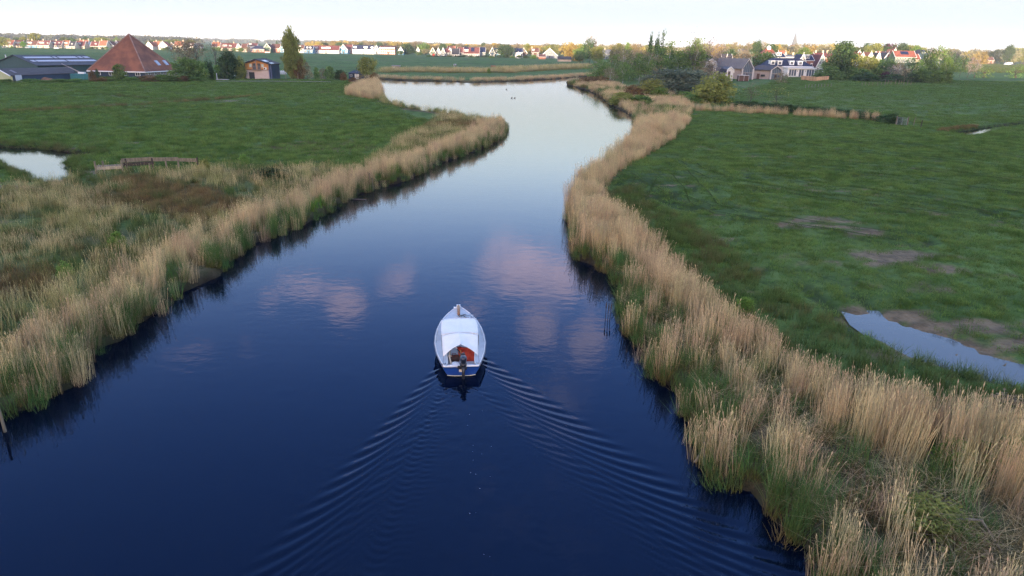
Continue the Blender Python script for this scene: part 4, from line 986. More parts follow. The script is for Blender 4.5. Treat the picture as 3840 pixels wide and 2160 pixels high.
    for a, b in ((C, Rc), (Lc, C), (Rc, B), (B, Lc)):
        n = ((b - a).cross(ap - a)).normalized(); n = n if n.z > 0 else -n
        MB().hexa([loc(a), loc(b), loc(ap)], [loc(a + n*.12), loc(b + n*.12), loc(ap + n*.12)]).build('roof_face', m_tile, root)
    for a in (C, Lc, Rc): MB().tube([loc(a + Vector((0, 0, .15))), loc(ap + Vector((0, 0, .15)))], .17, 5).build('hip_ridge', mat('ridge_tile', (.30, .20, .16), (.22, .13, .1), 1), root)
    ins = lambda v: v + (ctr - v)*.055
    cs = [ins(C), ins(Rc), ins(B), ins(Lc)]
    for i_, (a, b) in enumerate(zip(cs, cs[1:] + cs[:1])):
        t = (b - a).normalized(); n = Vector((t.y, -t.x, 0))*.25
        MB().hexa([loc(Vector((q.x, q.y, LANDZ))) for q in (a, b, b - n, a - n)], [loc(q + Vector((0, 0, .1))) for q in (a, b, b - n, a - n)]).build('wall', wall_mat('navy') if i_ == 3 else wall_mat('timber'), root)
    for a, b in ((C, Rc), (Lc, C)): MB().tube([loc(a - Vector((0, .1, .02))), loc(b - Vector((0, .1, .02)))], .16, 6).build('gutter', M_TRIM, root)
    for f, s in ((.50, .27), (.74, .27)):
        a = C + (Rc - C)*f + (ap - (C + Rc)/2)*s*.55; t = (Rc - C).normalized(); up = (ap - (C+Rc)/2).normalized(); n = t.cross(up); n = n if n.z > 0 else -n
        MB().hexa([loc(a + n*.1), loc(a + t*1.3 + n*.1), loc(a + t*1.3 + up*1.7 + n*.1), loc(a + up*1.7 + n*.1)], [loc(a + n*.3), loc(a + t*1.3 + n*.3), loc(a + t*1.3 + up*1.7 + n*.3), loc(a + up*1.7 + n*.3)]).build('skylight', mat('skylight_glass', (.30, .34, .42), None, 1, .15, spec=.6), root)
    t = (cs[1] - cs[0]).normalized(); ang = math.atan2(t.y, t.x)
    for k in range(5): 
        q = cs[0] + (cs[1] - cs[0])*(.12 + .19*k) + Vector((t.y, -t.x, 0))*.06; window(root, *((loc(q)[0]), .75, 1.0, .85), loc(q)[1], ang)
    t2 = (cs[0] - cs[3]).normalized(); ang2 = math.atan2(t2.y, t2.x)
    for k, m in enumerate((1, 0, 0, 1)):
        q = cs[3] + (cs[0] - cs[3])*(.15 + .24*k) + Vector((t2.y, -t2.x, 0))*.06; window(root, *((loc(q)[0]), .55, 1.4, 1.0), loc(q)[1], ang2)
    # new timber house with the orange upper storey
    Y = G(968, 298, LANDZ)[1]; x0 = PX(925, 298, Y)[0]; x1 = PX(1009, 298, Y)[0]; W = x1 - x0; h = W/2; s = W/84.0
    root = empty('timber_house', ((x0+x1)/2, Y, LANDZ), .06, 'two storey house with orange boarded upper floor and balcony doors', 'house')
    zm, ze, zr = 34*s, 56*s, 69*s; D = 9.0
    MB().box(-h, h, 0, D, 0, zm).build('lower_wall', mat('pink_board', (.54, .44, .40), (.47, .38, .35), 1.2, .8, stretch=(.3, 1, 6)), root)
    MB().prism([(-h, zm), (h, zm), (h, ze), (0, zr), (-h, ze)], .06, D).build('upper_wall', mat('orange_board', (.62, .32, .10), (.52, .22, .08), 1.5, .7, stretch=(5, 1, .4)), root)
    MB().box(-h-.05, h+.05, -.05, .06, zm - .06, zm + .10).build('floor_band', wall_mat('brown'), root)
    for sg in (-1, 1):
        mb = MB(); slab(mb, (sg*(h+1.1), -.9, ze - .35), (sg*(h+1.1), D+.3, ze - .35), (.002*sg, D+.3, zr + .1), (.002*sg, -.9, zr + .1), .28); mb.build('roof', roof_mat('dark'), root)
        MB().box(sg*(h+.55) - .5, sg*(h+.55) + .5, .5, D - 1, 0, ze - .2).build('side_bay', wall_mat('navy'), root)
        for k in (0, 1): MB().tube([(sg*(h+.25+.5*k), -.1, 0), (sg*(h+.25+.5*k), -.15, ze - .1)], .09, 6).build('post', mat('blue_post', (.14, .17, .30)), root)
    for f0, f1, sg in ((.25, .85, -1), (.35, .6, 1), (.8, .95, 1)):
        mb = MB(); X = lambda f: sg*(h+1.1)*f; Z = lambda f: zr + .1 + (ze - .35 - zr - .1)*f + .34; slab(mb, (X(f0), 0.2, Z(f0)), (X(f0), 3.4, Z(f0)), (X(f1), 3.4, Z(f1)), (X(f1), .2, Z(f1)), .06); mb.build('roof_panel', mat('bright_panel', (.62, .68, .74), None, 1, .4), root)
    for sg in (-1, 1):
        door(root, sg*h*.22, zm + .15, W*.13, (ze - zm)*.98, .02); MB().box(sg*h*.52 - h*.10, sg*h*.52 + h*.10, -.02, .08, zm + .75, ze - .05).build('shutter', mat('shutter', (.50, .58, .52), None), root)
    MB().box(-h*.42, h*.42, -.8, -.02, zm + .02, zm + .12).build('balcony_floor', wall_mat('timber'), root)
    for k in range(9): link('baluster', MB().box(-.03, .03, -.80, -.74, zm + .12, zm + 1.05).mesh('baluster', wall_mat('timber')), root, loc=(-h*.40 + k*h*.1, 0, 0))
    MB().box(-h*.42, h*.42, -.82, -.72, zm + 1.05, zm + 1.12).build('balcony_rail', wall_mat('timber'), root)
    MB().tube([(0, -.75, zm + .1), (0, -.75, zr)], .09, 6).build('gable_post', wall_mat('grey'), root)
    MB().box(-h*.70, -h*.24, -.03, .02, .10, zm*.76).build('window', M_GLASS, root); MB().box(-h*.72, -h*.70, -.05, .02, .10, zm*.78).build('window_jamb', wall_mat('brown'), root)
    ac = MB().box(h*.62, h*.86, -.40, .05, zm + .12, zm + .72).build('heat_pump', M_TRIM, root); MB().tube([(h*.71, -.405, zm + .42), (h*.71, -.42, zm + .42)], .22, 12).build('fan', M_DARKIN, ac)
    # black cabin by the water
    Y = G(1327, 297, LANDZ)[1]; x0 = PX(1307, 297, Y)[0]; x1 = PX(1352, 297, Y)[0]; h = (x1-x0)/2
    root = empty('cabin', ((x0+x1)/2, Y, LANDZ), -.15, 'small black cabin with white double doors by the river bend', 'cabin')
    MB().box(-h, h, 0, 3.2, 0, 1.75).build('wall', wall_mat('navy'), root)
    MB().add([(-h-.3, -.3, 1.72), (h+.3, -.3, 1.72), (h+.3, 3.5, 1.72), (-h-.3, 3.5, 1.72), (-h*.4, 1.6, 2.5), (h*.4, 1.6, 2.5)], [(0, 1, 5, 4), (1, 2, 5), (2, 3, 4, 5), (3, 0, 4), (3, 2, 1, 0)]).build('roof', mat('cabin_roof', (.045, .06, .10), (.035, .05, .085), 2), root)
    for sg in (-1, 1): door(root, h*.45 + sg*.36, .05, .62, 1.5, -.04, mat('white_door', (.6, .6, .56), None))
    window(root, -h*.55, .8, .7, .6, -.04); MB().tube([(h*.1, 1.8, 2.4), (h*.1, 1.8, 3.2)], .10, 6).build('stove_pipe', M_BLACK, root)
farm()
# ------------------------------------------------------------------ the villages along the horizon
GL, GM, GR = 'houses of the red roofed row on the left', 'houses of the village in the middle', 'houses of the village on the right'
def H(*a, **k): return house(*a, **k)
# left row, from the left edge to the timber house
H('leftmost house of the red roofed row, with a small grey dormer', 13, 50, 150, 168, 177.5, wall='cream', roof='red', dorm=((.55, 3.4, 1.5),), chim=(.55,), group=GL)
H('red roofed house with long white dormer left of a round green tree', 52, 84, 151, 169, 178, wall='beige', roof='red', dorm=((.5, 4.6, 1.6),), group=GL)
H('brown roofed house with white dormer and blue grey front beside the round green tree', 97, 139, 152, 169, 179, wall='blue', roof='brown', dorm=((.32, 4.6, 1.6),), chim=(.1, .45), group=GL)
H('red brown house with white dormer and cream row of windows below', 141, 185, 152, 169, 180, wall='cream', roof='maroon', dorm=((.35, 4.8, 1.6), (.87, 1.2, 1.2)), chim=(.4,), group=GL, nw=5)
H('red brown house with white dormer beside a white lean-to', 187, 232, 153, 169, 180.5, wall='cream', roof='maroon', dorm=((.28, 4.8, 1.6), (.8, 1.2, 1.2)), chim=(.45,), group=GL, nw=5)
H('bright orange roof with a white dormer in the red roofed row', 233, 258, 152, 171, 181, wall='white', roof='orange', dorm=((.5, 4.2, 1.5),), group=GL)
H('dark roofed low house with one tiny dormer in the red roofed row', 259, 281, 156, 173, 182, wall='cream', roof='dark', dorm=((.5, 1.2, 1.3),), group=GL)
H('dark red roof with long white dormer left of orange chimneys', 283, 318, 154, 172, 182, wall='beige', roof='maroon', dorm=((.3, 4.4, 1.6),), chim=(.75,), group=GL)
H('long orange roof with two chimneys behind the dark red one', 296, 330, 150, 166, 179, wall='white', roof='orange', chim=(.05, .95), group=GL, Y=690)
H('brown roof with a small white gable window left of the pyramid roof', 340, 372, 156, 173, 183, wall='beige', roof='maroon', dorm=((.6, 1.6, 1.4),), chim=(.4,), group=GL)
H('red orange roofed house half behind dark shrubs left of the pyramid roof', 373, 400, 152, 172, 184, wall='cream', roof='orange', chim=(.2,), group=GL)
H('pale gabled house with dark roof left of the pyramid roof', 402, 428, 156, 172, 184, 'gable', wall='cream', roof='brown', group=GL)
H('house with red roof and pinkish white gable touching the pyramid roof', 428, 454, 153, 171, 184, 'gable', wall='white', roof='red', group=GL)
H('white gabled house with red roof right beside the pyramid roof', 548, 574, 157, 173, 186, 'gable', wall='white', roof='red', group=GL)
H('bright red roofed house behind the white gable right of the pyramid', 574, 598, 155, 174, 186, wall='cream', roof='orange', chim=(.4,), group=GL)
H('white gabled house with red roof in front of a bare tree group', 598, 630, 156, 172, 187, 'gable', wall='white', roof='red', group=GL)
H('yellow orange gabled house with vivid orange roof', 633, 660, 160, 174, 187, 'gable', wall='yellow', roof='brown', group=GL)
H('vivid orange roof right beside the yellow gable', 655, 688, 155, 172, 187, wall='cream', roof='orange', chim=(.9,), group=GL, Y=675)
H('dark brown roofed house behind the bare trees with white wall', 690, 726, 160, 174, 188, wall='white', roof='brown', dorm=((.7, 1.8, 1.5),), group=GL)
H('white gable peeping between bare trees left of the low red roof', 728, 752, 163, 176, 188, 'gable', wall='white', roof='brown', group=GL)
H('red roof with two chimneys behind the bare trees', 795, 825, 158, 173, 189, wall='beige', roof='orange', chim=(.2, .7), group=GL)
H('long dark red roof with broad white dormers left of the beige gable', 828, 886, 162, 180, 190, wall='beige', roof='maroon', dorm=((.25, 5, 1.7), (.62, 2.5, 1.5)), chim=(.8,), group=GL, nw=5)
H('beige gabled house joined to a brown roof left of the navy roof', 886, 908, 165, 180, 192, 'gable', wall='beige', roof='brown', group=GL)
H('brown roof with white eaves between the beige gable and the navy roof', 906, 926, 164, 182, 192, wall='beige', roof='brown', group=GL, Y=660)
H('flat topped brown roof far behind the beige gable', 925, 965, 162, 172, 186, wall='white', roof='maroon', dorm=((.35, 3, 1.5),), group=GL, Y=760)
# middle
H('low brick house with navy hipped roof and white trim', 940, 993, 172, 184, 196.5, wall='brick', roof='navy', group=GM, nw=5, hip=True)
H('green boarded house with white edged gable beside the navy hipped roof', 991, 1016, 165, 180, 197, 'gable', wall='green', roof='brown', group=GM)
H('brown roof with small blue white gable left of the poplar', 1017, 1050, 165, 181, 197, wall='brick', roof='brown', group=GM)
H('narrow white and blue house left of the poplar crown', 1050, 1066, 171, 182, 198, 'gable', wall='blue', roof='brown', group=GM)
H('brown roofed terrace directly behind the poplar crown', 1066, 1140, 168, 182, 198, wall='white', roof='brown', dorm=((.8, 2.0, 1.6),), group=GM, nw=7)
H('navy blue roofed house with a white end gable right of the poplar', 1141, 1174, 172, 186, 200.5, wall='blue', roof='navy', dorm=((.35, 1.6, 1.5), (.7, 1.6, 1.5)), group=GM)
H('long white terrace under a dark red roof right of the poplar', 1174, 1272, 171, 188, 201, wall='white', roof='maroon', dorm=((.09, 4.2, 1.7), (.42, 4.4, 1.5), (.58, 4.0, 1.7)), group=GM, nw=11)
H('sky blue house with white edged roof, end on, in the middle of the village', 1273, 1304, 168, 186, 202, 'gable', wall='blue', roof='maroon', group=GM)
H('maroon roof behind the sky blue house', 1290, 1320, 167, 183, 200, wall='brick', roof='maroon', group=GM, Y=690)
H('long navy roof with white dormers and a row of white windows', 1322, 1402, 170, 185, 203, wall='white', roof='navy', dorm=((.13, 2.6, 1.6), (.62, 3.2, 1.6), (.92, 2.2, 1.4)), rows=2, nw=9, group=GM)
H('grey gabled end house next to the long navy roof', 1402, 1424, 171, 190, 204, 'gable', wall='grey', roof='grey', group=GM)
H('red brick block with two white window bands', 1424, 1482, 172, 176, 205, wall='brick', roof='brown', rows=3, nw=8, group=GM, trim=False)
H('small pale blue gable with white edges beside the brick block', 1494, 1513, 177, 192, 206, 'gable', wall='blue', roof='dark', group=GM)
H('tiny white gable among the trees of the middle village', 1563, 1573, 178, 188, 206, 'gable', wall='white', roof='dark', group=GM, gw=1, nw=1)
H('olive green house with white edged gable and a red shed door', 1613, 1634, 180, 198, 211, 'gable', wall='green', roof='dark', group=GM)
H('bright white gable with two narrow windows', 1636, 1653, 181, 198, 211, 'gable', wall='white', roof='dark', group=GM, nw=1)
H('dark gabled house under the tall dark pine', 1655, 1669, 181, 197, 212, 'gable', wall='grey', roof='grey', group=GM, nw=1)
H('grey gable joined to a maroon roof', 1668, 1686, 182, 197, 212, wall='grey', roof='maroon', group=GM)
H('white pointed gable joined to a dark sweeping roof', 1679, 1696, 180, 199, 212, 'gable', wall='white', roof='dark', group=GM)
H('dark sweeping roof with white lean-to in the middle village', 1694, 1722, 182, 204, 213, wall='white', roof='dark', group=GM)
H('broad orange red roof rising behind the white gable', 1678, 1708, 172, 186, 205, wall='cream', roof='orange', group=GM, Y=720)
H('maroon roof left of the terrace with solar panels', 1716, 1737, 178, 197, 213, wall='navy', roof='maroon', group=GM)
H('terrace with maroon roof, navy solar panels and white walls', 1738, 1797, 178, 201, 214, wall='white', roof='maroon', dorm=((.18, 3.6, 2.0),), panels=((.18, 3.6, .7, .28), (.58, 3.0, .3, .65)), nw=9, group=GM)
H('end house of the terrace with grey front and navy panels', 1797, 1820, 178, 196, 214, wall='grey', roof='navy', rows=2, group=GM, panels=((.5, 4.6, .3, .6),))
H('dark blue gabled house with white edges right of the terrace', 1836, 1856, 180, 199, 215, 'gable', wall='navy', roof='dark', group=GM, depth=12)
H('dark roof with white dormer right of the dark blue gable', 1853, 1876, 180, 200, 215, wall='blue', roof='navy', dorm=((.4, 3.0, 1.8),), group=GM)
H('dark house with sloping white verge behind the rounded dark tree', 1896, 1924, 179, 198, 216, wall='green', roof='dark', group=GM)
H('navy roof of solar panels with a brown end gable', 1930, 1960, 181, 196, 216, wall='white', roof='navy', group=GM, panels=((.5, 4.2, .2, .6),))
H('brown boarded gable in front of the solar roof', 1951, 1976, 182, 198, 216, 'gable', wall='brown', roof='navy', group=GM)
H('small white lean-to gable below the solar roof', 1934, 1952, 196, 207, 217.5, 'gable', wall='white', roof='dark', group=GM, gw=0, nw=2, Y=620)
H('dark house with white window frames and tall chimney left of the grey gable', 1993, 2020, 181, 196, 216, wall='brown', roof='brown', dorm=((.25, 2.0, 1.8),), chim=(.05,), group=GM)
H('large slate grey gabled house with broad white edges', 2031, 2090, 182, 208, 219, 'gable', wall='grey', roof='grey', group=GM, gw=1, nw=3, depth=11)
H('brown lean-to roof at the foot of the slate grey gable', 2020, 2046, 204, 213, 219.5, wall='brick', roof='brown', group=GM, Y=590, win=False)
H('long low dark shed beside the meadow, left of the wood', 2092, 2142, 212, 222, 231, wall='timber', roof='dark', cat='shed', name='shed', win=False, trim=False)
# behind the wood and on the right
H('red hipped roof glimpsed behind the birches', 2332, 2392, 183, 203, 222, wall='brick', roof='red', chim=(.1, .95), group=GR, hip=True, depth=14)
H('dark roof with white chimney left of the red hipped roof', 2300, 2334, 187, 204, 222, wall='grey', roof='navy', chim=(.8,), group=GR)
H('dark roofed house with white chimney far left behind the birches', 2258, 2292, 186, 202, 222, wall='grey', roof='grey', chim=(.3,), group=GR)
H('pale green roofed house lit by the sun behind the garden trees', 2770, 2825, 184, 194, 210, wall='sage', roof='grey', group=GR, Y=620)
H('cream sunlit house with a long roof behind the bare trees', 2700, 2750, 185, 192, 210, wall='cream', roof='orange', group=GR, Y=640)
H('dark roof with a white triangular dormer behind the grey barn house', 2708, 2745, 203, 224, 245, wall='navy', roof='dark', group=GR, Y=400)
r = H('large red hipped roof with a little white cupola', 2865, 2925, 183, 218, 240, wall='brick', roof='red', group=GR, hip=True, depth=16, Y=370)
c = MB().box(-.8, .8, -.8, .8, 0, 1.4).add([(-1, -1, 1.4), (1, -1, 1.4), (1, 1, 1.4), (-1, 1, 1.4), (0, 0, 2.2)], [(0, 1, 4), (1, 2, 4), (2, 3, 4), (3, 0, 4)]).build('cupola', M_TRIM, r); c.location = (0, 8, PX(2895, 183, 378)[1] - LANDZ - .6)
H('steep orange red roof left of the sunlit chimneys', 2924, 2948, 190, 214, 235, wall='brick', roof='orange', group=GR, Y=380)
H('navy roof with a little blue dormer behind the white veranda house', 2905, 2942, 202, 215, 240, wall='white', roof='navy', dorm=((.4, 2.2, 1.8),), group=GR, Y=345)
H('flat grey roof with white edge behind the white veranda house', 2942, 2990, 208, 213, 240, wall='white', roof='grey', group=GR, Y=350, chim=(.2, .8))
H('sharp white gable behind the right end of the navy roof', 2996, 3016, 204, 228, 250, 'gable', wall='white', roof='navy', group=GR, Y=340)
H('dark navy roof with a white dormer right of the sharp white gable', 3010, 3048, 208, 226, 250, wall='brick', roof='navy', dorm=((.45, 2.0, 2.0),), group=GR, Y=345)
H('sage green gable with white edges and long maroon roof', 3061, 3092, 205, 246, 262, 'gable', wall='sage', roof='maroon', group=GR, Y=350, depth=14)
H('maroon roof with three white chimneys right of the sage gable', 3055, 3122, 199, 216, 250, wall='brick', roof='maroon', chim=(.1, .5, .75), group=GR, Y=385)
H('red roofed house with a pinkish gable beside the tall dark tree', 3203, 3228, 190, 212, 234, 'gable', wall='brick', roof='red', group=GR, Y=430)
H('white gable with orange roof, first of the pointed white gables', 3220, 3240, 200, 216, 236, 'gable', wall='white', roof='orange', group=GR, Y=420)
H('narrow cream gable, the most pointed of the row', 3252, 3268, 196, 214, 236, 'gable', wall='cream', roof='orange', group=GR, Y=420)
H('dark gable with white edges between the pointed gables', 3266, 3284, 199, 217, 236, 'gable', wall='grey', roof='dark', group=GR, Y=425)
H('white boarded gable beside a broad red roof', 3282, 3298, 198, 218, 236, 'gable', wall='white', roof='dark', group=GR, Y=420)
H('broad bright red roof behind the pointed gables', 3290, 3322, 193, 206, 232, wall='brick', roof='orange', group=GR, Y=450)
H('dark house with twin white edged gables', 3314, 3336, 198, 216, 238, 'gable', wall='navy', roof='dark', group=GR, Y=425)
H('tall orange roof with a cream chimney over dark walls', 3336, 3358, 184, 208, 236, 'gable', wall='beige', roof='orange', group=GR, Y=435)
H('long dark green house with white gutter, solar panels and a red roof', 3352, 3430, 191, 214, 242, wall='green', roof='red', rows=2, nw=8, group=GR, Y=415, panels=((.5, 4.5, .35, .5),))
H('black pointed roof standing above the bushes', 3440, 3472, 187, 202, 232, 'gable', wall='navy', roof='dark', group=GR, Y=470, trim=False)
H('small red roofed house with a beige front', 3428, 3448, 203, 223, 240, wall='beige', roof='red', group=GR, Y=440)
H('little blue grey shed between slender trees', 3511, 3526, 221, 225, 236, 'gable', wall='navy', roof='grey', cat='shed', name='shed', group=None, gw=0, nw=1, Y=500)
H('brick farm shed with white beam at the far end of the sunlit field', 3702, 3725, 214, 226, 240, wall='brick', roof='brown', cat='shed', name='shed', Y=800)

# ------------------------------------------------------------------ the three modern houses and the navy villa on the right
def right_estate():
    m_slate = mat('slate_blue', (.075, .085, .115), (.06, .07, .095), 1.2, .6, .15); m_zinc = mat('zinc_roof', (.14, .155, .18), (.12, .13, .155), 1.0, .55, stretch=(4, 1, 1)); m_glz = M_GLASSB
    m_pale = mat('pale_board', (.36, .32, .31), (.30, .27, .26), 1.5, .8, stretch=(6, 6, .4)); m_frame = mat('pale_frame', (.55, .52, .50), None)
    def gabled(name, label, uL, uR, vE, vR, vB, u_far, Y, wallm, roofm, framem, glaze=True, back=.55):
        """gable end towards us on the right, ridge running away to the left"""
        x0, x1 = PX(uL, vB, Y)[0], PX(uR, vB, Y)[0]; h = (x1-x0)/2; xc = (x0+x1)/2; um = (uL+uR)/2
        ze = PX(um, vE, Y)[1] - LANDZ; zr = PX(um, vR, Y)[1] - LANDZ
        L = (PX(uL, vB, Y)[0] - PX(u_far, vB, Y)[0])
        root = empty(name, (xc, Y, LANDZ), 0, label, 'house')
        # plan: gable end in the plane y=0; the body sheared away to the left-rear
        ang = math.radians(24); dv = Vector((-math.sin(R(66)), math.cos(R(66)), 0))*L*1.05
        prof = [(-h, 0), (h, 0), (h, ze), (0, zr), (-h, ze)]
        gw = .30*h
        sec = lambda o, s=1.0: [tuple(Vector((x, gw, z)) + o) for x, z in prof]
        MB().hexa(sec(Vector((0, .35, 0))), sec(dv)).build('wall', wallm, root)
        for sg in (-1, 1):
            mb = MB(); a = Vector((sg*(h+.15), -.05, ze - .1)); b = Vector((sg*.002, -.05, zr + .06)); slab(mb, tuple(a), tuple(a + dv), tuple(b + dv), tuple(b), .2); mb.build('roof', roofm, root)
            MB().hexa([(sg*(h+.12), -.12, 0), (sg*(h-.30), -.12, 0), (sg*(h-.30), .30, 0), (sg*(h+.12), .30, 0)], [(sg*(h+.12), -.12, ze), (sg*(h-.30), -.12, ze), (sg*(h-.30), .30, ze), (sg*(h+.12), .30, ze)]).build('gable_post', framem, root)
            mb = MB(); mb.hexa([(sg*(h+.15), -.16, ze - .25), (sg*(h+.15), -.16, ze + .12), (sg*.003, -.16, zr + .22), (sg*.003, -.16, zr - .22)], [(sg*(h+.15), .26, ze - .25), (sg*(h+.15), .26, ze + .12), (sg*.003, .26, zr + .22), (sg*.003, .26, zr - .22)]); mb.build('verge', framem, root)
        # glazed gable with mullions
        hi = h - .30
        zg = lambda x: ze + (zr - ze)*(1 - abs(x)/h) - .30
        MB().hexa([(-hi, .40, .1), (hi, .40, .1), (hi, .40, zg(hi)), (0, .40, zg(0)), (-hi, .40, zg(hi))], [(-hi, .46, .1), (hi, .46, .1), (hi, .46, zg(hi)), (0, .46, zg(0)), (-hi, .46, zg(hi))]).build('glazing', m_glz, root)
        for k in range(-2, 3): 
            x = k*hi/2.6; MB().box(x - .06, x + .06, .28, .42, .1, zg(x)).build('mullion', wall_mat('grey'), root)
        MB().box(-hi, hi, .27, .43, ze*.62 - .1, ze*.62 + .12).build('floor_beam', wall_mat('timber'), root)
        MB().box(-hi*.3, hi*.15, .24, .42, .1, ze*.55).build('door', M_DARKIN, root)
        return root, h, ze, zr, dv
    Y = 268.0
    r1, h, ze, zr, dv = gabled('barn_house', 'grey roofed barn house with a tall glazed gable', 2780, 2822, 258, 221, 296, 2676, Y, m_pale, m_zinc, m_frame)
    a = dv*.52 + Vector((-h - .1, 0, 0)); MB().hexa([tuple(a + Vector((0, -.2, ze*.55))), tuple(a + dv*.36 + Vector((0, -.2, ze*.55))), tuple(a + dv*.36 + Vector((.9, 1.2, ze*.55))), tuple(a + Vector((.9, 1.2, ze*.55)))],
        [tuple(a + Vector((0, -.2, ze*1.15))), tuple(a + dv*.36 + Vector((0, -.2, ze*1.15))), tuple(a + dv*.36 + Vector((.9, 1.2, ze*1.15))), tuple(a + Vector((.9, 1.2, ze*1.15)))]).build('dormer_window', m_glz, r1)
    MB().tube([tuple(dv*.75 + Vector((0, 0, zr))), tuple(dv*.75 + Vector((0, 0, zr + 1.6)))], .10, 6).build('flue', M_STEEL, r1)
    r2, h2, ze2, zr2, dv2 = gabled('garden_house', 'low grey boarded garden house with glazed gable and slate roof', 2888, 2930, 263, 247, 295, 2822, Y + 4, m_pale, m_slate, m_frame)
    s = dv2; n = Vector((s.y, -s.x, 0)).normalized(); n = n if n.y < 0 else -n
    for f, w, z0, z1, m in ((.62, .5, .05, 2.0, wall_mat('brown')), (.38, .75, 1.0, 1.7, M_GLASS)):
        c = Vector((-h2, .35, 0)) + s*f + n*.04; t = s.normalized()
        MB().hexa([tuple(c - t*w + Vector((0, 0, z0))), tuple(c + t*w + Vector((0, 0, z0))), tuple(c + t*w - n*.12 + Vector((0, 0, z0))), tuple(c - t*w - n*.12 + Vector((0, 0, z0)))],
                  [tuple(c - t*w + Vector((0, 0, z1))), tuple(c + t*w + Vector((0, 0, z1))), tuple(c + t*w - n*.12 + Vector((0, 0, z1))), tuple(c - t*w - n*.12 + Vector((0, 0, z1)))]).build('door' if m != M_GLASS else 'window', m, r2)
    # gambrel wings with white boards
    def gambrel(name, label, u0, u1, vtop, vmid, vB, Y, depth, door_f):
        x0, x1 = PX(u0, vB, Y)[0], PX(u1, vB, Y)[0]; h = (x1-x0)/2; zt = PX((u0+u1)/2, vtop, Y)[1] - LANDZ; zm = PX((u0+u1)/2, vmid, Y)[1] - LANDZ
        root = empty(name, ((x0+x1)/2, Y, LANDZ), .12, label, 'barn')
        pr = [(-h*.92, 0), (h*.92, 0), (h, zm*.72), (h*.86, zm), (0, zt), (-h*.86, zm), (-h, zm*.72)]
        MB().prism(pr, 0, depth).build('wall', mat('white_board', (.66, .64, .60), (.56, .54, .51), 2, .8, stretch=(8, 8, .5)), root)
        for i in range(2, 6):
            (xa, za), (xb, zb) = pr[i], pr[i+1]; mb = MB(); slab(mb, (xa*1.06, -.15, za + .05), (xb*1.06, -.15, zb + .05), (xb*1.06, depth + .1, zb + .05), (xa*1.06, depth + .1, za + .05), .16); mb.build('roof', m_slate, root)
            MB().tube([(xa*1.07, -.2, za + .12), (xb*1.07, -.2, zb + .12)], .15, 6).build('white_verge', M_TRIM, root)
        MB().box(-h*.62, h*door_f, -.05, .03, 0, zm*.86).build('door', mat('dark_door', (.10, .085, .08), None), root)
    gambrel('gambrel_barn', 'white boarded gambrel barn behind the brown bushes', 2641, 2683, 222, 235, 286, Y - 6, 11, .40)
    gambrel('gambrel_shed', 'small white gambrel arch beside the barn house', 2722, 2748, 252, 262, 297, Y - 14, 6, .10)
    root = empty('dark_hut', (*G(2788, 304, LANDZ), LANDZ), 0, 'low dark slatted store before the barn house gable', 'hut')
    for k in range(9): link('slat', MB().box(-.16, .16, 0, .1, .1, 1.85).mesh('slat', wall_mat('brown')), root, loc=(-1.55 + k*.385, 0, 0))
    MB().box(-1.8, 1.8, -.12, 2.2, 1.86, 2.02).build('roof', m_frame, root); MB().box(-1.72, 1.72, .12, 2.1, 0, 1.84).build('wall', wall_mat('brown'), root)
    for x in (-1.78, 0, 1.72): MB().box(x, x + .09, -.09, -.01, 0, 1.86).build('post', m_frame, root)
    # navy mansard villa with a white veranda
    Y = 306.0; x0, x1 = PX(2950, 288, Y)[0], PX(3053, 288, Y)[0]; W = x1-x0; s = W/103.0
    root = empty('villa', (x0, Y, LANDZ), 0, 'navy roofed villa with four white dormers and a white glazed veranda', 'house')
    zv = PX(3000, 258, Y)[1] - LANDZ
    MB().box(0, W, 0, 5.0, 0, zv).build('veranda', M_TRIM, root)
    MB().box(-.3, W + .4, -.45, 5.0, zv, zv + .38).build('veranda_roof', M_TRIM, root)
    for f0, n in ((.06, 3), (.42, 2), (.70, 3)):
        for k in range(n): 
            w_ = W*.085; x = W*f0 + k*w_*1.06 + w_/2
            MB().box(x - w_*.42, x + w_*.42, -.06, .02, .35 if n == 3 else .08, zv*.90).build('veranda_window', M_GLASSB, root)
    for f in (.36, .66): MB().box(W*f - .07, W*f + .07, -.14, -.01, zv*.62, zv*.80).build('wall_lamp', M_BLACK, root)
    bx0 = PX(2872, 288, Y+6)[0] - x0; bx1 = PX(3042, 288, Y+6)[0] - x0; ze = zv + .75; zt = PX(2960, 218, Y+9)[1] - LANDZ
    MB().box(bx0 + .8, bx1 - .8, 5.02, 16, 0, ze).build('wall', mat('villa_wall', (.5, .5, .5), None), root)
    tx0 = PX(2905, 218, Y+9)[0] - x0; tx1 = PX(2998, 218, Y+9)[0] - x0
    MB().hexa([(bx0, 4.6, ze), (bx1, 4.6, ze), (bx1, 17, ze), (bx0, 17, ze)], [(tx0, 8.6, zt), (tx1, 8.6, zt), (tx1, 13, zt), (tx0, 13, zt)]).build('roof', roof_mat('navy'), root)
    MB().box(W*.0 - 1, bx1 - .2, 4.25, 4.75, ze - .22, ze + .14).build('white_gutter', M_TRIM, root)
    for u in (2897, 2923, 2968, 3000):
        xd = PX(u, 250, Y+5)[0] - x0; zb = ze + (zt - ze)*.18; hh = (zt - ze)*.46
        d = MB().box(-.95, .95, 0, 3.0, 0, hh).box(-1.15, 1.15, -.12, 3.0, hh, hh + .2).build('dormer', M_TRIM, root); d.location = (xd, 5.0, zb)
        window(root, xd, zb + hh*.12, 1.25, hh*.76, 4.97)
    # pale stake fence and the post and rail fence before it
    P0, P1, P2 = G(3004, 300, LANDZ), G(3060, 305, LANDZ), G(3106, 301, LANDZ)
    root = empty('stake_fence', (P0[0], P0[1], LANDZ), 0, 'new pale wooden stake fence curving before the white veranda', 'fence')
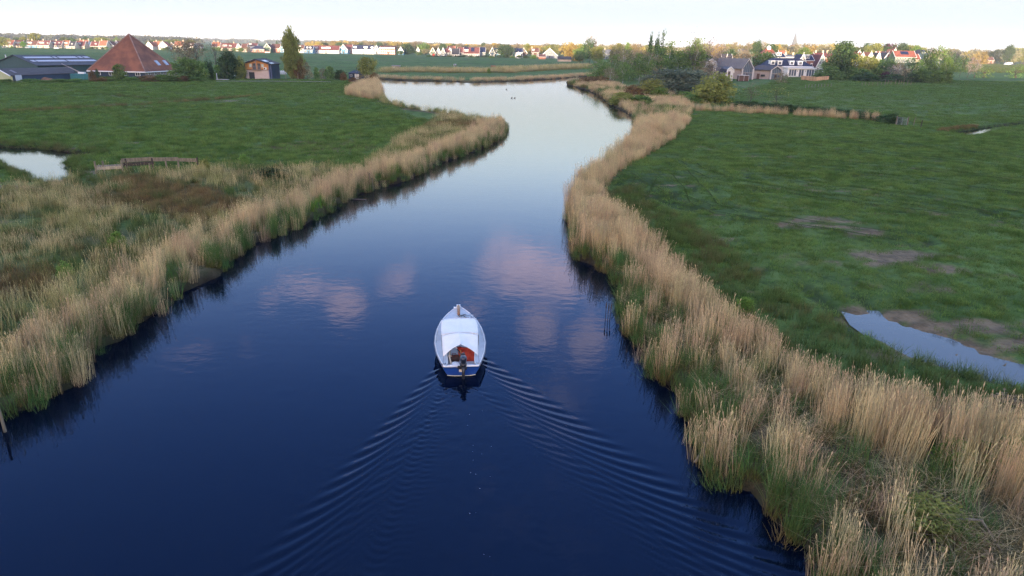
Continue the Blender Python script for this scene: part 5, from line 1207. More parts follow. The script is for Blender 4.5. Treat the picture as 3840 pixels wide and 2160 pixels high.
    zf = PX(3050, 288, P1[1])[1] - LANDZ; m_st = mat('fresh_stake', (.52, .34, .20), (.42, .27, .16), 3, .8, rand=.2)
    st = MB().box(-.10, .10, -.04, .04, 0, 1).mesh('stake', m_st)
    pts = [Vector((*P0, 0)), Vector((*P1, 0)), Vector((*P2, 0))]
    rs = np.random.RandomState(4)
    for k in range(52):
        t = k/51*2; a, b = (pts[0], pts[1]) if t < 1 else (pts[1], pts[2]); q = a.lerp(b, t % 1 if t < 2 else 1.0) - pts[0]
        o = link('stake', st, root, loc=(q.x, q.y, 0)); o.scale = (1.0, 1, zf*(.94 + .1*rs.rand()))
right_estate()

# ------------------------------------------------------------------ church spire, towers of the far town, masts
def spire():
    Y = 1150.0; x = PX(2974, 200, Y)[0]; zt = PX(2977, 119, Y)[1] - LANDZ; zb = PX(2974, 168, Y)[1] - LANDZ; s = Y/2560
    root = empty('church', (x, Y, LANDZ), .4, 'slender grey church spire rising above the yellow trees', 'church')
    MB().box(-4.2, 4.2, -4.2, 4.2, 0, zb).build('tower', wall_mat('brick'), root)
    mb = MB(); b = [(4.4*math.cos(k*PI/4 + PI/8), 4.4*math.sin(k*PI/4 + PI/8), zb) for k in range(8)]; mb.add(b + [(0, 0, zt)], [(k, (k+1) % 8, 8) for k in range(8)]); mb.build('spire', mat('slate_spire', (.14, .15, .17), (.11, .12, .13), .3), root)
    MB().tube([(0, 0, zt - .3), (0, 0, zt + 2.5)], .12, 5).build('cross_pole', M_STEEL, root)
    for k in range(4):
        a = k*PI/2; MB().box(-.7, .7, -4.3, -4.15, zb*.7, zb*.92).build('belfry_louvre', M_DARKIN, root).rotation_euler = (0, 0, a)
spire()
def towers():
    wins = mat('tower_window', (.16, .18, .22), None, 1, .3)
    for i, (u0, u1, vt, vb, Y, m, lab) in enumerate([
        (194, 215, 126, 140, 5200, 'beige', 'broad grey apartment block on the hazy skyline above the red roofs'),
        (262, 276, 125, 140, 5600, 'white', 'first white tower on the hazy skyline left of the pyramid roof'),
        (286, 298, 130, 142, 5400, 'beige', 'dull low block between the white towers on the skyline'),
        (316, 325, 123, 140, 5600, 'white', 'slim brightest tower on the skyline'),
        (350, 367, 122, 141, 5300, 'beige', 'pinkish twin tower block left of the pyramid apex'),
        (383, 404, 120, 142, 5200, 'beige', 'tallest pinkish block on the skyline left of the pyramid apex'),
        (409, 424, 124, 142, 5500, 'white', 'white block between the pinkish towers'),
        (426, 440, 127, 142, 5600, 'beige', 'stepped pale block nearest the pyramid apex'),
        (541, 553, 122, 145, 5200, 'white', 'tall pale tower right of the pyramid apex'),
        (555, 568, 128, 145, 5400, 'beige', 'lower pale tower right of the pyramid apex'),
        (730, 752, 130, 150, 5200, 'white', 'white block rising behind the bare tree'),
        (845, 856, 142, 152, 6000, 'white', 'tiny white block behind the low red roofs'),
        (955, 972, 138, 155, 5600, 'beige', 'pale industrial block far beyond the navy roof')]):
        x0, x1 = PX(u0, vb, Y)[0], PX(u1, vb, Y)[0]; h = (x1-x0)/2; zt = PX((u0+u1)/2, vt, Y)[1]
        root = empty('tower_block', ((x0+x1)/2, Y, LANDZ), .2, lab, 'tower block', 'towers of the far town')
        MB().box(-h, h, 0, 18, 0, zt).build('wall', wall_mat(m), root); MB().box(-h*.3, h*.3, 4, 12, zt, zt + 4).build('roof_house', wall_mat('grey'), root)
        for k in range(4): MB().box(-h*.92, h*.92, -.3, 0, zt*(.2 + .19*k), zt*(.2 + .19*k) + zt*.07).build('window_band', wins, root)
    for u, vt, vb, Y, lab in ((1492, 137, 165, 1800, 'thin lattice mast above the brick block'), (2410 - 491, 143, 170, 1800, 'thin lattice mast above the middle village'), (2337, 150, 180, 1500, 'faint mast behind the birches'), (3462, 163, 190, 1300, 'faint mast above the black pointed roof'), (1210, 140, 162, 2600, 'faint pylon right of the poplar')):
        x = PX(u, vb, Y)[0]; zt = PX(u, vt, Y)[1]; w = 1.5
        root = empty('lattice_mast', (x, Y, LANDZ), .3, lab, 'mast')
        for sx in (-1, 1): MB().tube([(sx*w, 0, 0), (sx*.25, 0, zt)], [.28, .12], 4).build('leg', M_STEEL, root)
        MB().tube([(sx_*w*(1 - k/9.0*.84), 0, zt*k/9.0) for k in range(10) for sx_ in ((-1)**k,)], .10, 4).build('bracing', M_STEEL, root)
        for k in (.8, .92): MB().box(-2.2, 2.2, -.1, .1, zt*k, zt*k + .25).build('cross_arm', M_STEEL, root)
towers()
ORD = ['first', 'second', 'third', 'fourth', 'fifth', 'sixth', 'seventh', 'eighth', 'ninth', 'tenth', 'eleventh', 'twelfth', 'thirteenth', 'fourteenth', 'fifteenth', 'sixteenth', 'seventeenth', 'eighteenth', 'nineteenth', 'twentieth']
# ------------------------------------------------------------------ trees: crowns of many small leaf faces in clumps, tapered trunks with limbs
def leaf_mat(name, c1, c2): return blade_mat('leaf_' + name, c1, c2, .62, .34, .012)
LM = dict(green=leaf_mat('green', (0.088, 0.152, 0.048), (0.186, 0.284, 0.078)), dark=leaf_mat('dark', (0.045, 0.081, 0.036), (0.091, 0.151, 0.061)), olive=leaf_mat('olive', (0.164, 0.186, 0.055), (0.295, 0.306, 0.083)),
          gold=leaf_mat('gold', (0.280, 0.210, 0.063), (0.476, 0.364, 0.105)), bud=leaf_mat('bud', (0.177, 0.145, 0.094), (0.312, 0.260, 0.156)), greygreen=leaf_mat('greygreen', (0.107, 0.142, 0.100), (0.202, 0.248, 0.165)),
          pale=leaf_mat('pale', (0.224, 0.210, 0.119), (0.378, 0.350, 0.210)), purple=leaf_mat('purple', (0.063, 0.025, 0.034), (0.119, 0.049, 0.063)), fresh=leaf_mat('fresh', (0.105, 0.189, 0.039), (0.182, 0.294, 0.063)),
          rust=leaf_mat('rust', (0.140, 0.087, 0.042), (0.238, 0.154, 0.070)), mauve=leaf_mat('mauve', (0.185, 0.143, 0.134), (0.286, 0.235, 0.218)), haze=leaf_mat('haze', (0.070, 0.091, 0.063), (0.119, 0.140, 0.091)))
M_BARK = mat('bark', (.085, .065, .050), (.05, .04, .032), 3, .95); M_BIRCH = mat('birch_bark', (.48, .46, .42), (.22, .20, .18), 4, .8, stretch=(1, 1, .5))
def profile(shape, z):
    """crown radius (0..0.5) at height z (0..1)"""
    if shape == 'round': t = (z - .22)/.78; return .5*math.sqrt(max(0, 1 - (2*t - 1)**2))**.8 if 0 < t < 1 else 0
    if shape == 'poplar': return .5*(min(1, (z+.1)/.4)**.5)*max(0, 1 - z**2.2)**.55*(.86 + .14*math.sin(z*17 + 1)) if z > .06 else .1
    if shape == 'birch': t = (z - .12)/.88; return .5*max(0, math.sin(PI*max(t, 0)**.75))**.7 if t > 0 else 0
    if shape == 'bush': return .5*max(0, 1 - z**2.2)**.5*(.75 + .25*min(1, z/.3))
    if shape == 'dome': return .5*max(0, 1 - z**2.6)**.5
    if shape == 'cone': return .5*max(0, 1 - z)**.8*(.8 + .2*math.sin(z*40)) if z > .08 else 0
    if shape == 'tall': t = (z - .30)/.70; return .5*max(0, 1 - abs(2*t - .9)**2.2)**.6 if 0 < t < 1 else 0
    if shape == 'vase': t = (z - .15)/.85; return .5*min(1, .25 + t*1.1)*max(0, 1 - max(0, t - .55)**2/.2025)**.5 if 0 < t < 1 else 0
    return .4
def crown_mesh(name, shape, nclump, per, card, material, seed, spread=.085, hollow=.55):
    rs = np.random.RandomState(seed); C = []
    tries = 0
    lop = 1 + .22*np.array([rs.randn() for _ in range(6)])
    while len(C) < nclump and tries < 60000:
        tries += 1
        z = rs.rand(); r = profile(shape, z)*(1 + .16*math.sin(3*z*5 + seed)); 
        if rs.rand()*.5 > r: continue
        a = rs.rand()*2*PI; k = np.interp((a % (2*PI))/(2*PI)*6, range(7), list(lop) + [lop[0]])
        q = (hollow + (1-hollow)*rs.rand()) if rs.rand() < .8 else rs.rand()
        C.append((r*q*k*math.cos(a), r*q*k*math.sin(a), z*.965 + .01))
    C = np.array(C); n = len(C)*per
    ctr = np.repeat(C, per, 0) + rs.normal(0, 1, (n, 3))*spread*np.array([1, 1, .72])*np.repeat(rs.uniform(.55, 1.25, len(C)), per)[:, None]
    ctr[:, 2] = np.clip(ctr[:, 2], .01, 1.03)
    u = rs.normal(0, 1, (n, 3)); u /= np.linalg.norm(u, axis=1)[:, None]; v = np.cross(u, rs.normal(0, 1, (n, 3))); v /= np.linalg.norm(v, axis=1)[:, None]
    s = (card*rs.uniform(.5, 1.3, n))[:, None]
    V = np.stack([ctr - u*s, ctr + v*s*.55, ctr + u*s, ctr - v*s*.55], 1).reshape(-1, 3)
    F = np.arange(n*4).reshape(n, 4)
    cr = np.repeat(rs.rand(len(C)), per)
    h = np.repeat(np.clip(cr*.6*.9 + rs.rand(n)*.25, 0, 1), 4); r = np.repeat(rs.rand(n)*.6 + cr*.4, 4)
    return np_mesh(name, V, F, False, material, dict(h=h, r=r))
def trunk_mesh(name, seed, material, r0=.022, top=.8, limbs=9, up=.55, lo=.25, fork=3, twig=0):
    rs = np.random.RandomState(seed); mb = MB()
    ax = [(rs.normal(0, .012)*k, rs.normal(0, .012)*k, top*k/5) for k in range(6)]
    mb.tube(ax, [r0*(1 - .8*k/5) for k in range(6)], 6)
    def limb(p, d, L, r, lev):
        q = [Vector(p)]; dd = Vector(d)
        for k in range(3):
            dd = (dd + Vector(rs.normal(0, .18, 3)) + Vector((0, 0, .12))).normalized(); q.append(q[-1] + dd*L/3)
        mb.tube([tuple(x) for x in q], [r, r*.75, r*.5, r*.2], 4 if lev else 5, False)
        if lev < (2 if twig else 1):
            for k in range(fork + (twig if lev else 0)):
                i = rs.randint(1, 4); nd_ = (dd + Vector(rs.normal(0, .55, 3))).normalized(); limb(tuple(q[i]), nd_, L*rs.uniform(.4, .65), r*.45, lev + 1)
    for k in range(limbs):
        z = lo + (top - lo)*(k + rs.rand()*.5)/limbs; a = k*2.4 + rs.rand(); i = min(int(z/top*5), 4); t = z/top*5 - i
        p = Vector(ax[i]).lerp(Vector(ax[i+1]), t); el_ = up + rs.uniform(-.2, .3)
        limb(tuple(p), (math.cos(a)*math.cos(el_), math.sin(a)*math.cos(el_), math.sin(el_)), (.34 - .16*z)*rs.uniform(.8, 1.2), r0*.42*(1.1 - z), 0)
    return mb.mesh(name, material)
SPEC = {}
def spec(key, shape, leaf, n, per, card, variants=2, bark=None, hollow=.5, spread=.085, trunk=None):
    SPEC[key] = [(crown_mesh('crown', shape, n, per, card, LM[leaf], hash_(key) + 7*i, spread, hollow), trunk_mesh('trunk', 31*i + hash_(key), bark or M_BARK, **(trunk or {}))) for i in range(variants)]
def hash_(s): return sum(ord(c)*(i+3) for i, c in enumerate(s)) % 9973
BT = dict(limbs=14, fork=4, twig=3, r0=.016, top=.92, lo=.18, up=.8)
spec('poplar', 'poplar', 'olive', 190, 44, .030, 1, trunk=dict(top=.9, lo=.1, up=1.15, limbs=14), spread=.06)
spec('round', 'round', 'green', 110, 30, .034); spec('roundolive', 'round', 'olive', 110, 30, .034); spec('rounddark', 'round', 'dark', 110, 32, .034)
spec('roundgold', 'round', 'gold', 90, 26, .038); spec('roundbud', 'round', 'bud', 90, 20, .030, trunk=dict(limbs=12, fork=4, twig=2)); spec('roundfresh', 'round', 'fresh', 90, 28, .036); spec('roundpale', 'round', 'pale', 90, 22, .034)
spec('birch', 'birch', 'green', 105, 26, .026, 3, M_BIRCH, trunk=dict(r0=.014, top=.9, up=.9)); spec('birchbud', 'birch', 'bud', 85, 16, .024, 2, M_BIRCH, trunk=dict(r0=.014, top=.92, up=.9, fork=4, twig=2)); spec('birchmauve', 'birch', 'mauve', 80, 14, .022, 2, M_BARK, trunk=BT)
spec('bush', 'bush', 'green', 85, 30, .050); spec('bushgrey', 'dome', 'greygreen', 120, 44, .034); spec('busholive', 'bush', 'olive', 110, 36, .038); spec('bushrust', 'bush', 'rust', 85, 26, .045); spec('bushdark', 'bush', 'dark', 85, 30, .05)
spec('bushpurple', 'bush', 'purple', 70, 26, .05, 1); spec('bushfresh', 'bush', 'fresh', 80, 28, .045); spec('bushbud', 'bush', 'bud', 70, 16, .035, 2, trunk=BT)
spec('pine', 'cone', 'dark', 90, 30, .036, 1); spec('column', 'poplar', 'dark', 90, 34, .036, 2, trunk=dict(top=.9, up=1.1)); spec('willow', 'dome', 'gold', 120, 36, .032, 1)
spec('bare', 'vase', 'bud', 55, 7, .020, 2, trunk=BT); spec('slender', 'tall', 'dark', 60, 20, .036, 2, trunk=dict(r0=.014, top=.85, lo=.38)); spec('slendermauve', 'tall', 'mauve', 60, 16, .03, 1, trunk=dict(r0=.014, top=.85, lo=.38))
spec('pollard', 'dome', 'green', 50, 14, .036, 2, trunk=dict(r0=.06, top=.35, lo=.25, up=.9, limbs=14)); spec('sapling', 'vase', 'olive', 40, 6, .022, 1, trunk=BT); spec('alder', 'cone', 'dark', 46, 14, .036, 1, trunk=dict(top=.96, limbs=14, up=.3, lo=.3))
TREES = []
RT = np.random.RandomState(77)
def tree(kind, u, vb, vt, w, label=None, cat='tree', name=None, group=None, Y=None, lean=0.0, vis_base=True):
    """foot at column u, row vb; top at row vt; crown w columns wide (rows and columns of the photograph)"""
    if Y is None: Y = G(u, vb, LANDZ)[1]
    x = PX(u, vb, Y)[0]; zt = PX(u, vt, Y)[1] - LANDZ; ww = w/FP*math.hypot(Y, 0)*1.02
    v = SPEC[kind][RT.randint(len(SPEC[kind]))]
    nm = name or ('shrub' if cat in ('shrub', 'bush') else 'tree')
    z0 = float(ground_z(np.array([[x, Y]]))[0]) if Y < 400 else LANDZ
    root = empty(nm, (x, Y, z0 - .05), RT.rand()*6.28, label, cat, group)
    for part, me in (('crown', v[0]), ('trunk', v[1])):
        o = link(part, me, root); o.scale = (ww, ww, max(zt, .8))
    if lean: root.rotation_euler = (0, lean, 0)
    return root
T = tree
# --- left farm
T('poplar', 1102, 296, 104, 76, 'tall olive green poplar standing alone beside the timber house', name='poplar_tree', lean=-.03)
T('bush', 452, 302, 240, 52, 'bushy green tree in front of the pyramid roof', 'tree')
T('rust' if 0 else 'bushrust', 350, 304, 262, 26, 'small yellowish shrub at the left corner of the pyramid roof', 'shrub'); T('column', 367, 296, 257, 14, 'small dark conifer beside the yellowish shrub at the pyramid corner', 'tree')
for i, (u, w, v) in enumerate([(385, 60, 288), (420, 50, 290), (500, 60, 286), (560, 70, 280), (610, 60, 278), (650, 60, 281), (690, 60, 284), (735, 60, 290)]):
    T('bush' if i % 3 else 'bushrust', u, 306, v, w, ORD[i] + ' ' + 'low garden hedge bush in the row before the pyramid farmhouse, from the left', 'bush', group='hedge bushes before the pyramid farmhouse')
for i, (u, vt, w, k) in enumerate(((30, 296, 70, 'bush'), (120, 300, 80, 'bush'), (215, 296, 90, 'bush'), (290, 294, 60, 'bush'))):
    T(k, u, 309, vt, w, ORD[i] + ' low green verge bush from the left along the low shed', 'bush', group='verge bushes before the low shed')
T('roundbud', 720, 290, 150, 110, 'large bare tree behind the green shrubs right of the pyramid', Y=250); T('bare', 745, 290, 128, 70, 'taller bare tree with a twiggy top behind the green shrubs', Y=255)
T('bare', 815, 292, 150, 80, 'bare tree left of the dark pine', Y=262); T('bare', 868, 292, 152, 70, 'bare tree behind the dark pine', Y=262)
T('bush', 712, 303, 218, 92, 'rounded bright green shrub right of the pyramid farmhouse', 'shrub'); T('bush', 755, 303, 232, 60, 'second green shrub left of the dark conifers', 'shrub'); T('column', 783, 300, 218, 24, 'narrow dark conifer beside the green shrubs'); T('column', 797, 300, 224, 18, 'darkest narrow conifer right of the first')
T('rounddark', 868, 298, 197, 76, 'dark spreading pine left of the timber house', name='pine_tree'); T('bushdark', 858, 300, 226, 60, 'dark bush at the foot of the spreading pine', 'bush'); T('busholive', 905, 298, 212, 40, 'olive bush touching the timber house', 'bush'); T('bushfresh', 818, 299, 246, 44, 'yellow green bush between conifers and pine', 'bush')
T('bushpurple', 995, 290, 220, 40, 'dark purple tree behind the timber house roof', 'tree', Y=225)
T('bushrust', 1125, 297, 210, 34, 'brownish ivy clad bush at the foot of the poplar', 'bush'); T('bushbud', 1152, 297, 232, 44, 'half bare shrub right of the poplar', 'shrub'); T('bush', 1188, 297, 252, 20, 'small upright green shrub right of the poplar', 'shrub'); T('bushbud', 1215, 297, 256, 36, 'thin bare shrub between two green ones', 'shrub')
T('bush', 1240, 299, 250, 34, 'round green shrub before the meadow', 'shrub'); T('bushdark', 1275, 299, 262, 44, 'dark green shrub left of the black cabin', 'shrub'); T('bushrust', 1288, 303, 270, 24, 'rusty low shrub left of the black cabin', 'shrub')
T('roundolive', 1378, 300, 216, 66, 'yellow green willow behind the black cabin', name='willow_tree'); T('bushrust', 1405, 306, 272, 40, 'brown shrub at the water right of the black cabin', 'shrub'); T('bushbud', 1360, 312, 280, 60, 'scrubby brown shrub before the black cabin', 'shrub'); T('bushrust', 1325, 310, 290, 40, 'low scrub below the cabin', 'shrub')
# --- left marsh shrubs
T('bushdark', 1000, 668, 632, 150, 'dark bramble mound between marsh and left meadow', 'bramble'); T('busholive', 770, 640, 594, 50, 'small olive willow shrub beside the weathered rail', 'shrub'); T('bushfresh', 918, 618, 578, 46, 'thin fresh green sapling in the left meadow', 'sapling')
T('bushfresh', 440, 935, 868, 70, 'light green leafy shrub growing in the left marsh reeds', 'shrub'); T('bushfresh', 250, 1040, 990, 60, 'low green leaves among the reeds at lower left', 'shrub')
# --- wood on the right bank
W_ = 'birches and alders of the riverside wood'
wood = [('birch', 2245, 306, 222, 90), ('birch', 2300, 300, 205, 90), ('birchbud', 2330, 300, 170, 110), ('birch', 2360, 298, 205, 90), ('birch', 2395, 305, 200, 100), ('birchbud', 2430, 298, 190, 100), ('birch', 2455, 296, 168, 110), ('birch', 2500, 292, 158, 110),
        ('birchbud', 2410, 290, 178, 90), ('birchmauve', 2375, 300, 210, 60), ('birch', 2540, 296, 190, 90), ('birchbud', 2580, 294, 172, 100), ('birch', 2560, 288, 200, 100), ('birchbud', 2620, 292, 160, 90), ('birch', 2610, 290, 196, 80), ('birchmauve', 2600, 296, 150, 90), ('birchmauve', 2655, 298, 205, 110), ('birchbud', 2640, 302, 220, 80), ('birch', 2270, 312, 240, 90), ('birch', 2335, 312, 232, 80), ('birchbud', 2240, 300, 226, 70), ('birchbud', 2285, 318, 250, 60)]
WL = {'birch': 'pale stemmed green birch of the bend wood', 'birchbud': 'brown budding birch of the bend wood', 'birchmauve': 'leafless mauve grey alder of the bend wood'}
def ordinals(items):
    """items (kind, u, ...) -> the same with its rank from the left among its kind"""
    out = []; cnt = {}
    for it in sorted(items, key=lambda t: t[1]): out.append((it, ORD[cnt.get(it[0], 0)])); cnt[it[0]] = cnt.get(it[0], 0) + 1
    return out
for (k, u, vb, vt, w), o_ in ordinals(wood): T(k, u, vb, vt, w, o_ + ' ' + WL[k] + ', counted from the left', group='trees of the riverside wood')
T('column', 2430, 285, 124, 26, 'left of the twin tall dark poplars above the wood', name='poplar_tree', Y=265); T('column', 2456, 285, 124, 26, 'narrow dark poplar above the wood, just left of the tallest trees', name='poplar_tree', Y=268)
T('alder', 2476, 285, 108, 46, 'tallest thin spiky alder above the riverside wood', Y=262); T('birch', 2600, 285, 148, 110, 'broad leafy alder with a thin bare top at the right of the wood', Y=258); T('bare', 2592, 285, 126, 50, 'twiggy bare crown above the right of the wood', Y=256)
T('birchmauve', 2650, 285, 142, 90, 'leafless dark twigged tree right of the wood', Y=300); T('birchmauve', 2695, 280, 150, 60, 'second leafless tree behind the gambrel barn', Y=320)
T('bushgrey', 2540, 352, 250, 190, 'big grey green willow bush on the bend of the river', 'bush'); T('bushgrey', 2610, 350, 262, 120, 'grey green willow bush beside the big one', 'bush'); T('bushgrey', 2425, 345, 282, 80, 'smaller grey willow bush left of the big one', 'bush')
T('busholive', 2440, 365, 296, 110, 'olive bramble clump at the water by the bend', 'bush'); T('bushrust', 2370, 372, 318, 90, 'rusty brown clump above the tan reeds at the bend', 'bush'); T('bushrust', 2215, 318, 286, 90, 'low rusty shrub at the tip of the wood', 'shrub'); T('bushrust', 2255, 320, 284, 60, 'dark reddish shrub at the left end of the wood', 'shrub'); T('bushfresh', 2475, 372, 326, 70, 'bright green bush beside the rusty clump', 'bush'); T('busholive', 2330, 392, 345, 90, 'dark green waterside bush below the wood', 'bush'); T('bush', 2400, 396, 355, 90, 'green bush hanging over the reeds at the bend', 'bush')
T('bushfresh', 2504, 430, 392, 36, 'small green bush rising from the bend reeds', 'bush'); T('busholive', 2680, 388, 272, 138, 'large olive yellow round bush before the barn house', 'bush'); T('bushbud', 2640, 330, 250, 80, 'grey brown leafless shrub before the gambrel barn', 'shrub'); T('bushbud', 2600, 335, 262, 70, 'leafless brown shrub left of the gambrel barn', 'shrub')
for i, (u, vb, vt, w) in enumerate(((2560, 372, 340, 90), (2620, 370, 345, 90), (2590, 385, 355, 80))): T('bush', u, vb, vt, w, ('left', 'right', 'nearest')[i] + ' low green thicket between the willow bush and the olive bush', 'thicket', group='low green thickets below the willow bush')
# --- hedge of brambles behind the reed strip
for i, (u, vb) in enumerate([(2775, 408), (2820, 410), (2865, 413), (2910, 416), (2955, 420), (3000, 424), (3045, 428), (3090, 432), (3135, 437), (3180, 441), (3225, 446), (3270, 452), (3315, 459), (3345, 466)]):
    T('bushdark', u, vb, vb - (30 if i < 13 else 40), 76, ORD[i] + ' ' + 'dark bramble in the long hedge behind the tan reed strip, from the left', 'bramble', name='bramble', group='brambles of the hedge along the right field')
T('sapling', 2905, 412, 318, 110, 'slim bare young tree leaning right over the reed strip', 'tree'); T('bare', 2812, 405, 305, 70, 'faint leafless sapling left of the slim young tree', 'tree')
# --- gardens and trees around the right village
T('rounddark', 2862, 296, 195, 84, 'round dark green tree between garden house and villa', Y=330); T('bushdark', 2900, 300, 262, 60, 'dark leafless shrub before the villa veranda', 'shrub', Y=296); T('bushbud', 2930, 312, 268, 60, 'brown twiggy shrub between garden house and veranda', 'shrub')
T('rounddark', 3145, 298, 158, 100, 'tall dense dark green tree right of the villa', name='oak_tree'); T('round', 3110, 296, 215, 60, 'lower green tree between the villa and the tall dark one'); T('bush', 3075, 298, 262, 60, 'rounded green bush behind the stake fence', 'bush', Y=300); T('bush', 3115, 300, 250, 60, 'green bush right of the stake fence', 'bush')
GR2 = 'garden trees before the pointed white gables'
for (k, u, vb, vt, w), o_ in ordinals([('roundolive', 3190, 298, 205, 80), ('bush', 3185, 300, 250, 70), ('roundolive', 3235, 298, 208, 70), ('bush', 3230, 302, 258, 80), ('round', 3275, 298, 214, 60), ('bush', 3285, 302, 256, 80), ('slender', 3318, 300, 214, 60), ('bushpurple', 3315, 304, 268, 44), ('birchmauve', 3352, 304, 236, 60), ('bushbud', 3390, 308, 256, 80), ('slender', 3410, 304, 210, 50), ('birch', 3440, 308, 225, 60), ('bush', 3450, 310, 255, 60), ('slender', 3470, 306, 175, 56), ('birch', 3500, 306, 172, 66), ('bush', 3500, 312, 262, 70), ('slender', 3535, 306, 185, 40), ('birch', 3540, 310, 215, 50), ('bush', 3540, 312, 262, 50), ('birchbud', 3365, 300, 230, 60), ('bushdark', 3350, 308, 276, 70), ('bushdark', 3250, 306, 272, 80), ('bushdark', 3420, 310, 276, 60)]):
    nm = {'roundolive': 'olive tree', 'bush': 'leafy green bush', 'round': 'round green tree', 'slender': 'slender dark tree', 'bushpurple': 'deep purple bush', 'birchmauve': 'leafless mauve tree', 'bushbud': 'leafless brown bush', 'birch': 'light green birch', 'birchbud': 'budding birch', 'bushdark': 'low dark bush'}[k]
    T(k, u, vb, vt, w, o_ + ' ' + nm + ' from the left in the garden belt before the pointed gables', 'bush' if k.startswith('bush') else 'tree', group='plants of the right garden belt')
T('slender', 3566, 282, 204, 36, 'first slim leaning tree before the sunlit field', lean=.10, Y=330); T('slender', 3598, 282, 206, 40, 'second slim leaning tree before the sunlit field', lean=.12, Y=330); T('slendermauve', 3628, 282, 208, 52, 'third slim tree with a mauve crown before the sunlit field', lean=.08, Y=330)
T('pollard', 3688, 291, 242, 56, 'left pollard willow in front of the sunlit field', name='pollard_willow'); T('pollard', 3808, 292, 240, 60, 'right pollard willow in front of the sunlit field', name='pollard_willow')
# --- behind the villages
def row(kinds, u0, u1, n, vb, vt0, vt1, w0, w1, Y0, Y1, what, where, seed):
    rs = np.random.RandomState(seed)
    items = []
    for i in range(n):
        items.append((kinds[rs.randint(len(kinds))], u0 + (u1 - u0)*(i + rs.rand())/n, rs.uniform(vt0, vt1), rs.uniform(w0, w1), rs.uniform(Y0, Y1)))
    for (k, u, vt, w, Y), o_ in ordinals(items):
        nm = {'round': 'green', 'roundolive': 'olive', 'rounddark': 'dark', 'roundgold': 'golden', 'roundbud': 'budding brown', 'roundfresh': 'fresh green', 'roundpale': 'pale buff', 'willow': 'golden willow', 'bare': 'bare', 'birchmauve': 'leafless'}[k]
        T(k, u, vb, vt, w, '%s %s %s from the left %s' % (o_, nm, what, where), group='%ss %s' % (what, where), Y=Y)
row(['roundolive', 'rounddark', 'round', 'roundbud'], 225, 480, 16, 170, 139, 147, 22, 34, 720, 800, 'tree', 'behind the red roofed row left of the pyramid', 1)
row(['roundolive', 'roundbud', 'round'], 560, 720, 9, 172, 146, 153, 24, 34, 730, 800, 'tree', 'behind the orange roofs right of the pyramid', 2)
row(['rounddark', 'roundbud', 'roundgold'], 1170, 1480, 13, 190, 156, 164, 24, 36, 800, 900, 'tree', 'behind the white terrace and the navy roof', 3)
row(['roundgold', 'roundpale', 'roundbud'], 1200, 1600, 18, 190, 152, 160, 30, 44, 950, 1100, 'sunlit tree', 'in the belt behind the middle village', 4)
row(['roundgold', 'roundolive', 'rounddark', 'roundbud'], 1590, 2010, 20, 200, 160, 170, 24, 36, 750, 900, 'tree', 'behind the solar panel terrace', 5)
row(['roundgold', 'roundbud', 'roundolive'], 1960, 2180, 12, 205, 160, 178, 28, 40, 720, 850, 'tree', 'behind the slate grey gable', 6)
row(['roundpale', 'roundgold', 'roundbud', 'roundolive'], 2180, 2480, 14, 205, 160, 176, 34, 46, 600, 760, 'tree', 'behind the red hipped roof and the birches', 7)
row(['roundgold', 'roundpale', 'roundbud', 'roundolive', 'birchmauve'], 2640, 2900, 16, 208, 156, 178, 40, 56, 560, 700, 'sunlit tree', 'beyond the grey barn house', 8)
row(['roundgold', 'roundgold', 'roundpale', 'roundolive'], 2890, 3170, 16, 208, 160, 174, 46, 66, 620, 760, 'sunlit tree', 'under the church spire', 9)
row(['roundolive', 'roundfresh', 'roundgold', 'rounddark'], 3160, 3470, 16, 215, 162, 180, 40, 60, 520, 640, 'tree', 'behind the pointed white gables', 10)
row(['roundgold', 'roundpale', 'roundolive', 'roundbud'], 3460, 3860, 20, 236, 180, 200, 40, 60, 800, 950, 'sunlit tree', 'at the far edge of the sunlit field', 11)
row(['roundpale', 'roundolive'], 3720, 3860, 6, 236, 172, 188, 40, 60, 780, 880, 'tall sunlit tree', 'beside the white van', 12)
# single ones one can point at
T('roundolive', 10, 178, 138, 44, 'bright yellow green tree at the left edge of the red roofed row', Y=655); T('roundolive', 92, 172, 139, 26, 'rusty olive tree between the first red roofs', Y=690); T('roundolive', 136, 172, 124, 40, 'large yellow green tree towering over the red roofed row', Y=720); T('roundfresh', 90, 178, 155, 22, 'round fresh green tree before the red roofed row', Y=640); T('rounddark', 68, 170, 140, 26, 'dark tree behind the first red roofs', Y=760)
T('bushfresh', 44, 178, 171, 12, 'small garden bush before the leftmost red roofed houses', 'bush', Y=640)
row(['rounddark', 'round'], 330, 440, 7, 185, 174, 178, 12, 18, 640, 655, 'garden shrub', 'before the houses left of the pyramid', 21)
row(['rounddark', 'round', 'roundbud'], 596, 930, 14, 190, 174, 182, 14, 22, 620, 650, 'garden shrub', 'before the left village, right of the pyramid', 22)
T('pine', 1041, 192, 153, 16, 'dark pointed fir behind the brown roof left of the poplar', Y=760); T('pine', 967, 188, 152, 14, 'dark fir far behind the navy hipped roof', Y=800)
T('rounddark', 1530, 208, 163, 46, 'dark mixed tree left of the tiny white gable', Y=690); T('roundbud', 1548, 206, 156, 40, 'brownish tree behind the tiny white gable', Y=720); T('round', 1590, 210, 158, 40, 'green tree right of the tiny white gable', Y=690); T('round', 1570, 213, 194, 22, 'light green bush below the tiny white gable', 'bush', Y=640); T('rounddark', 1530, 208, 184, 50, 'dark undergrowth tree left of the olive green house', Y=680); T('roundbud', 1597, 211, 184, 34, 'brown purple shrub left of the olive green house', 'shrub', Y=665); T('rounddark', 1502, 207, 190, 26, 'dark shrub under the small pale blue gable', 'shrub', Y=640)
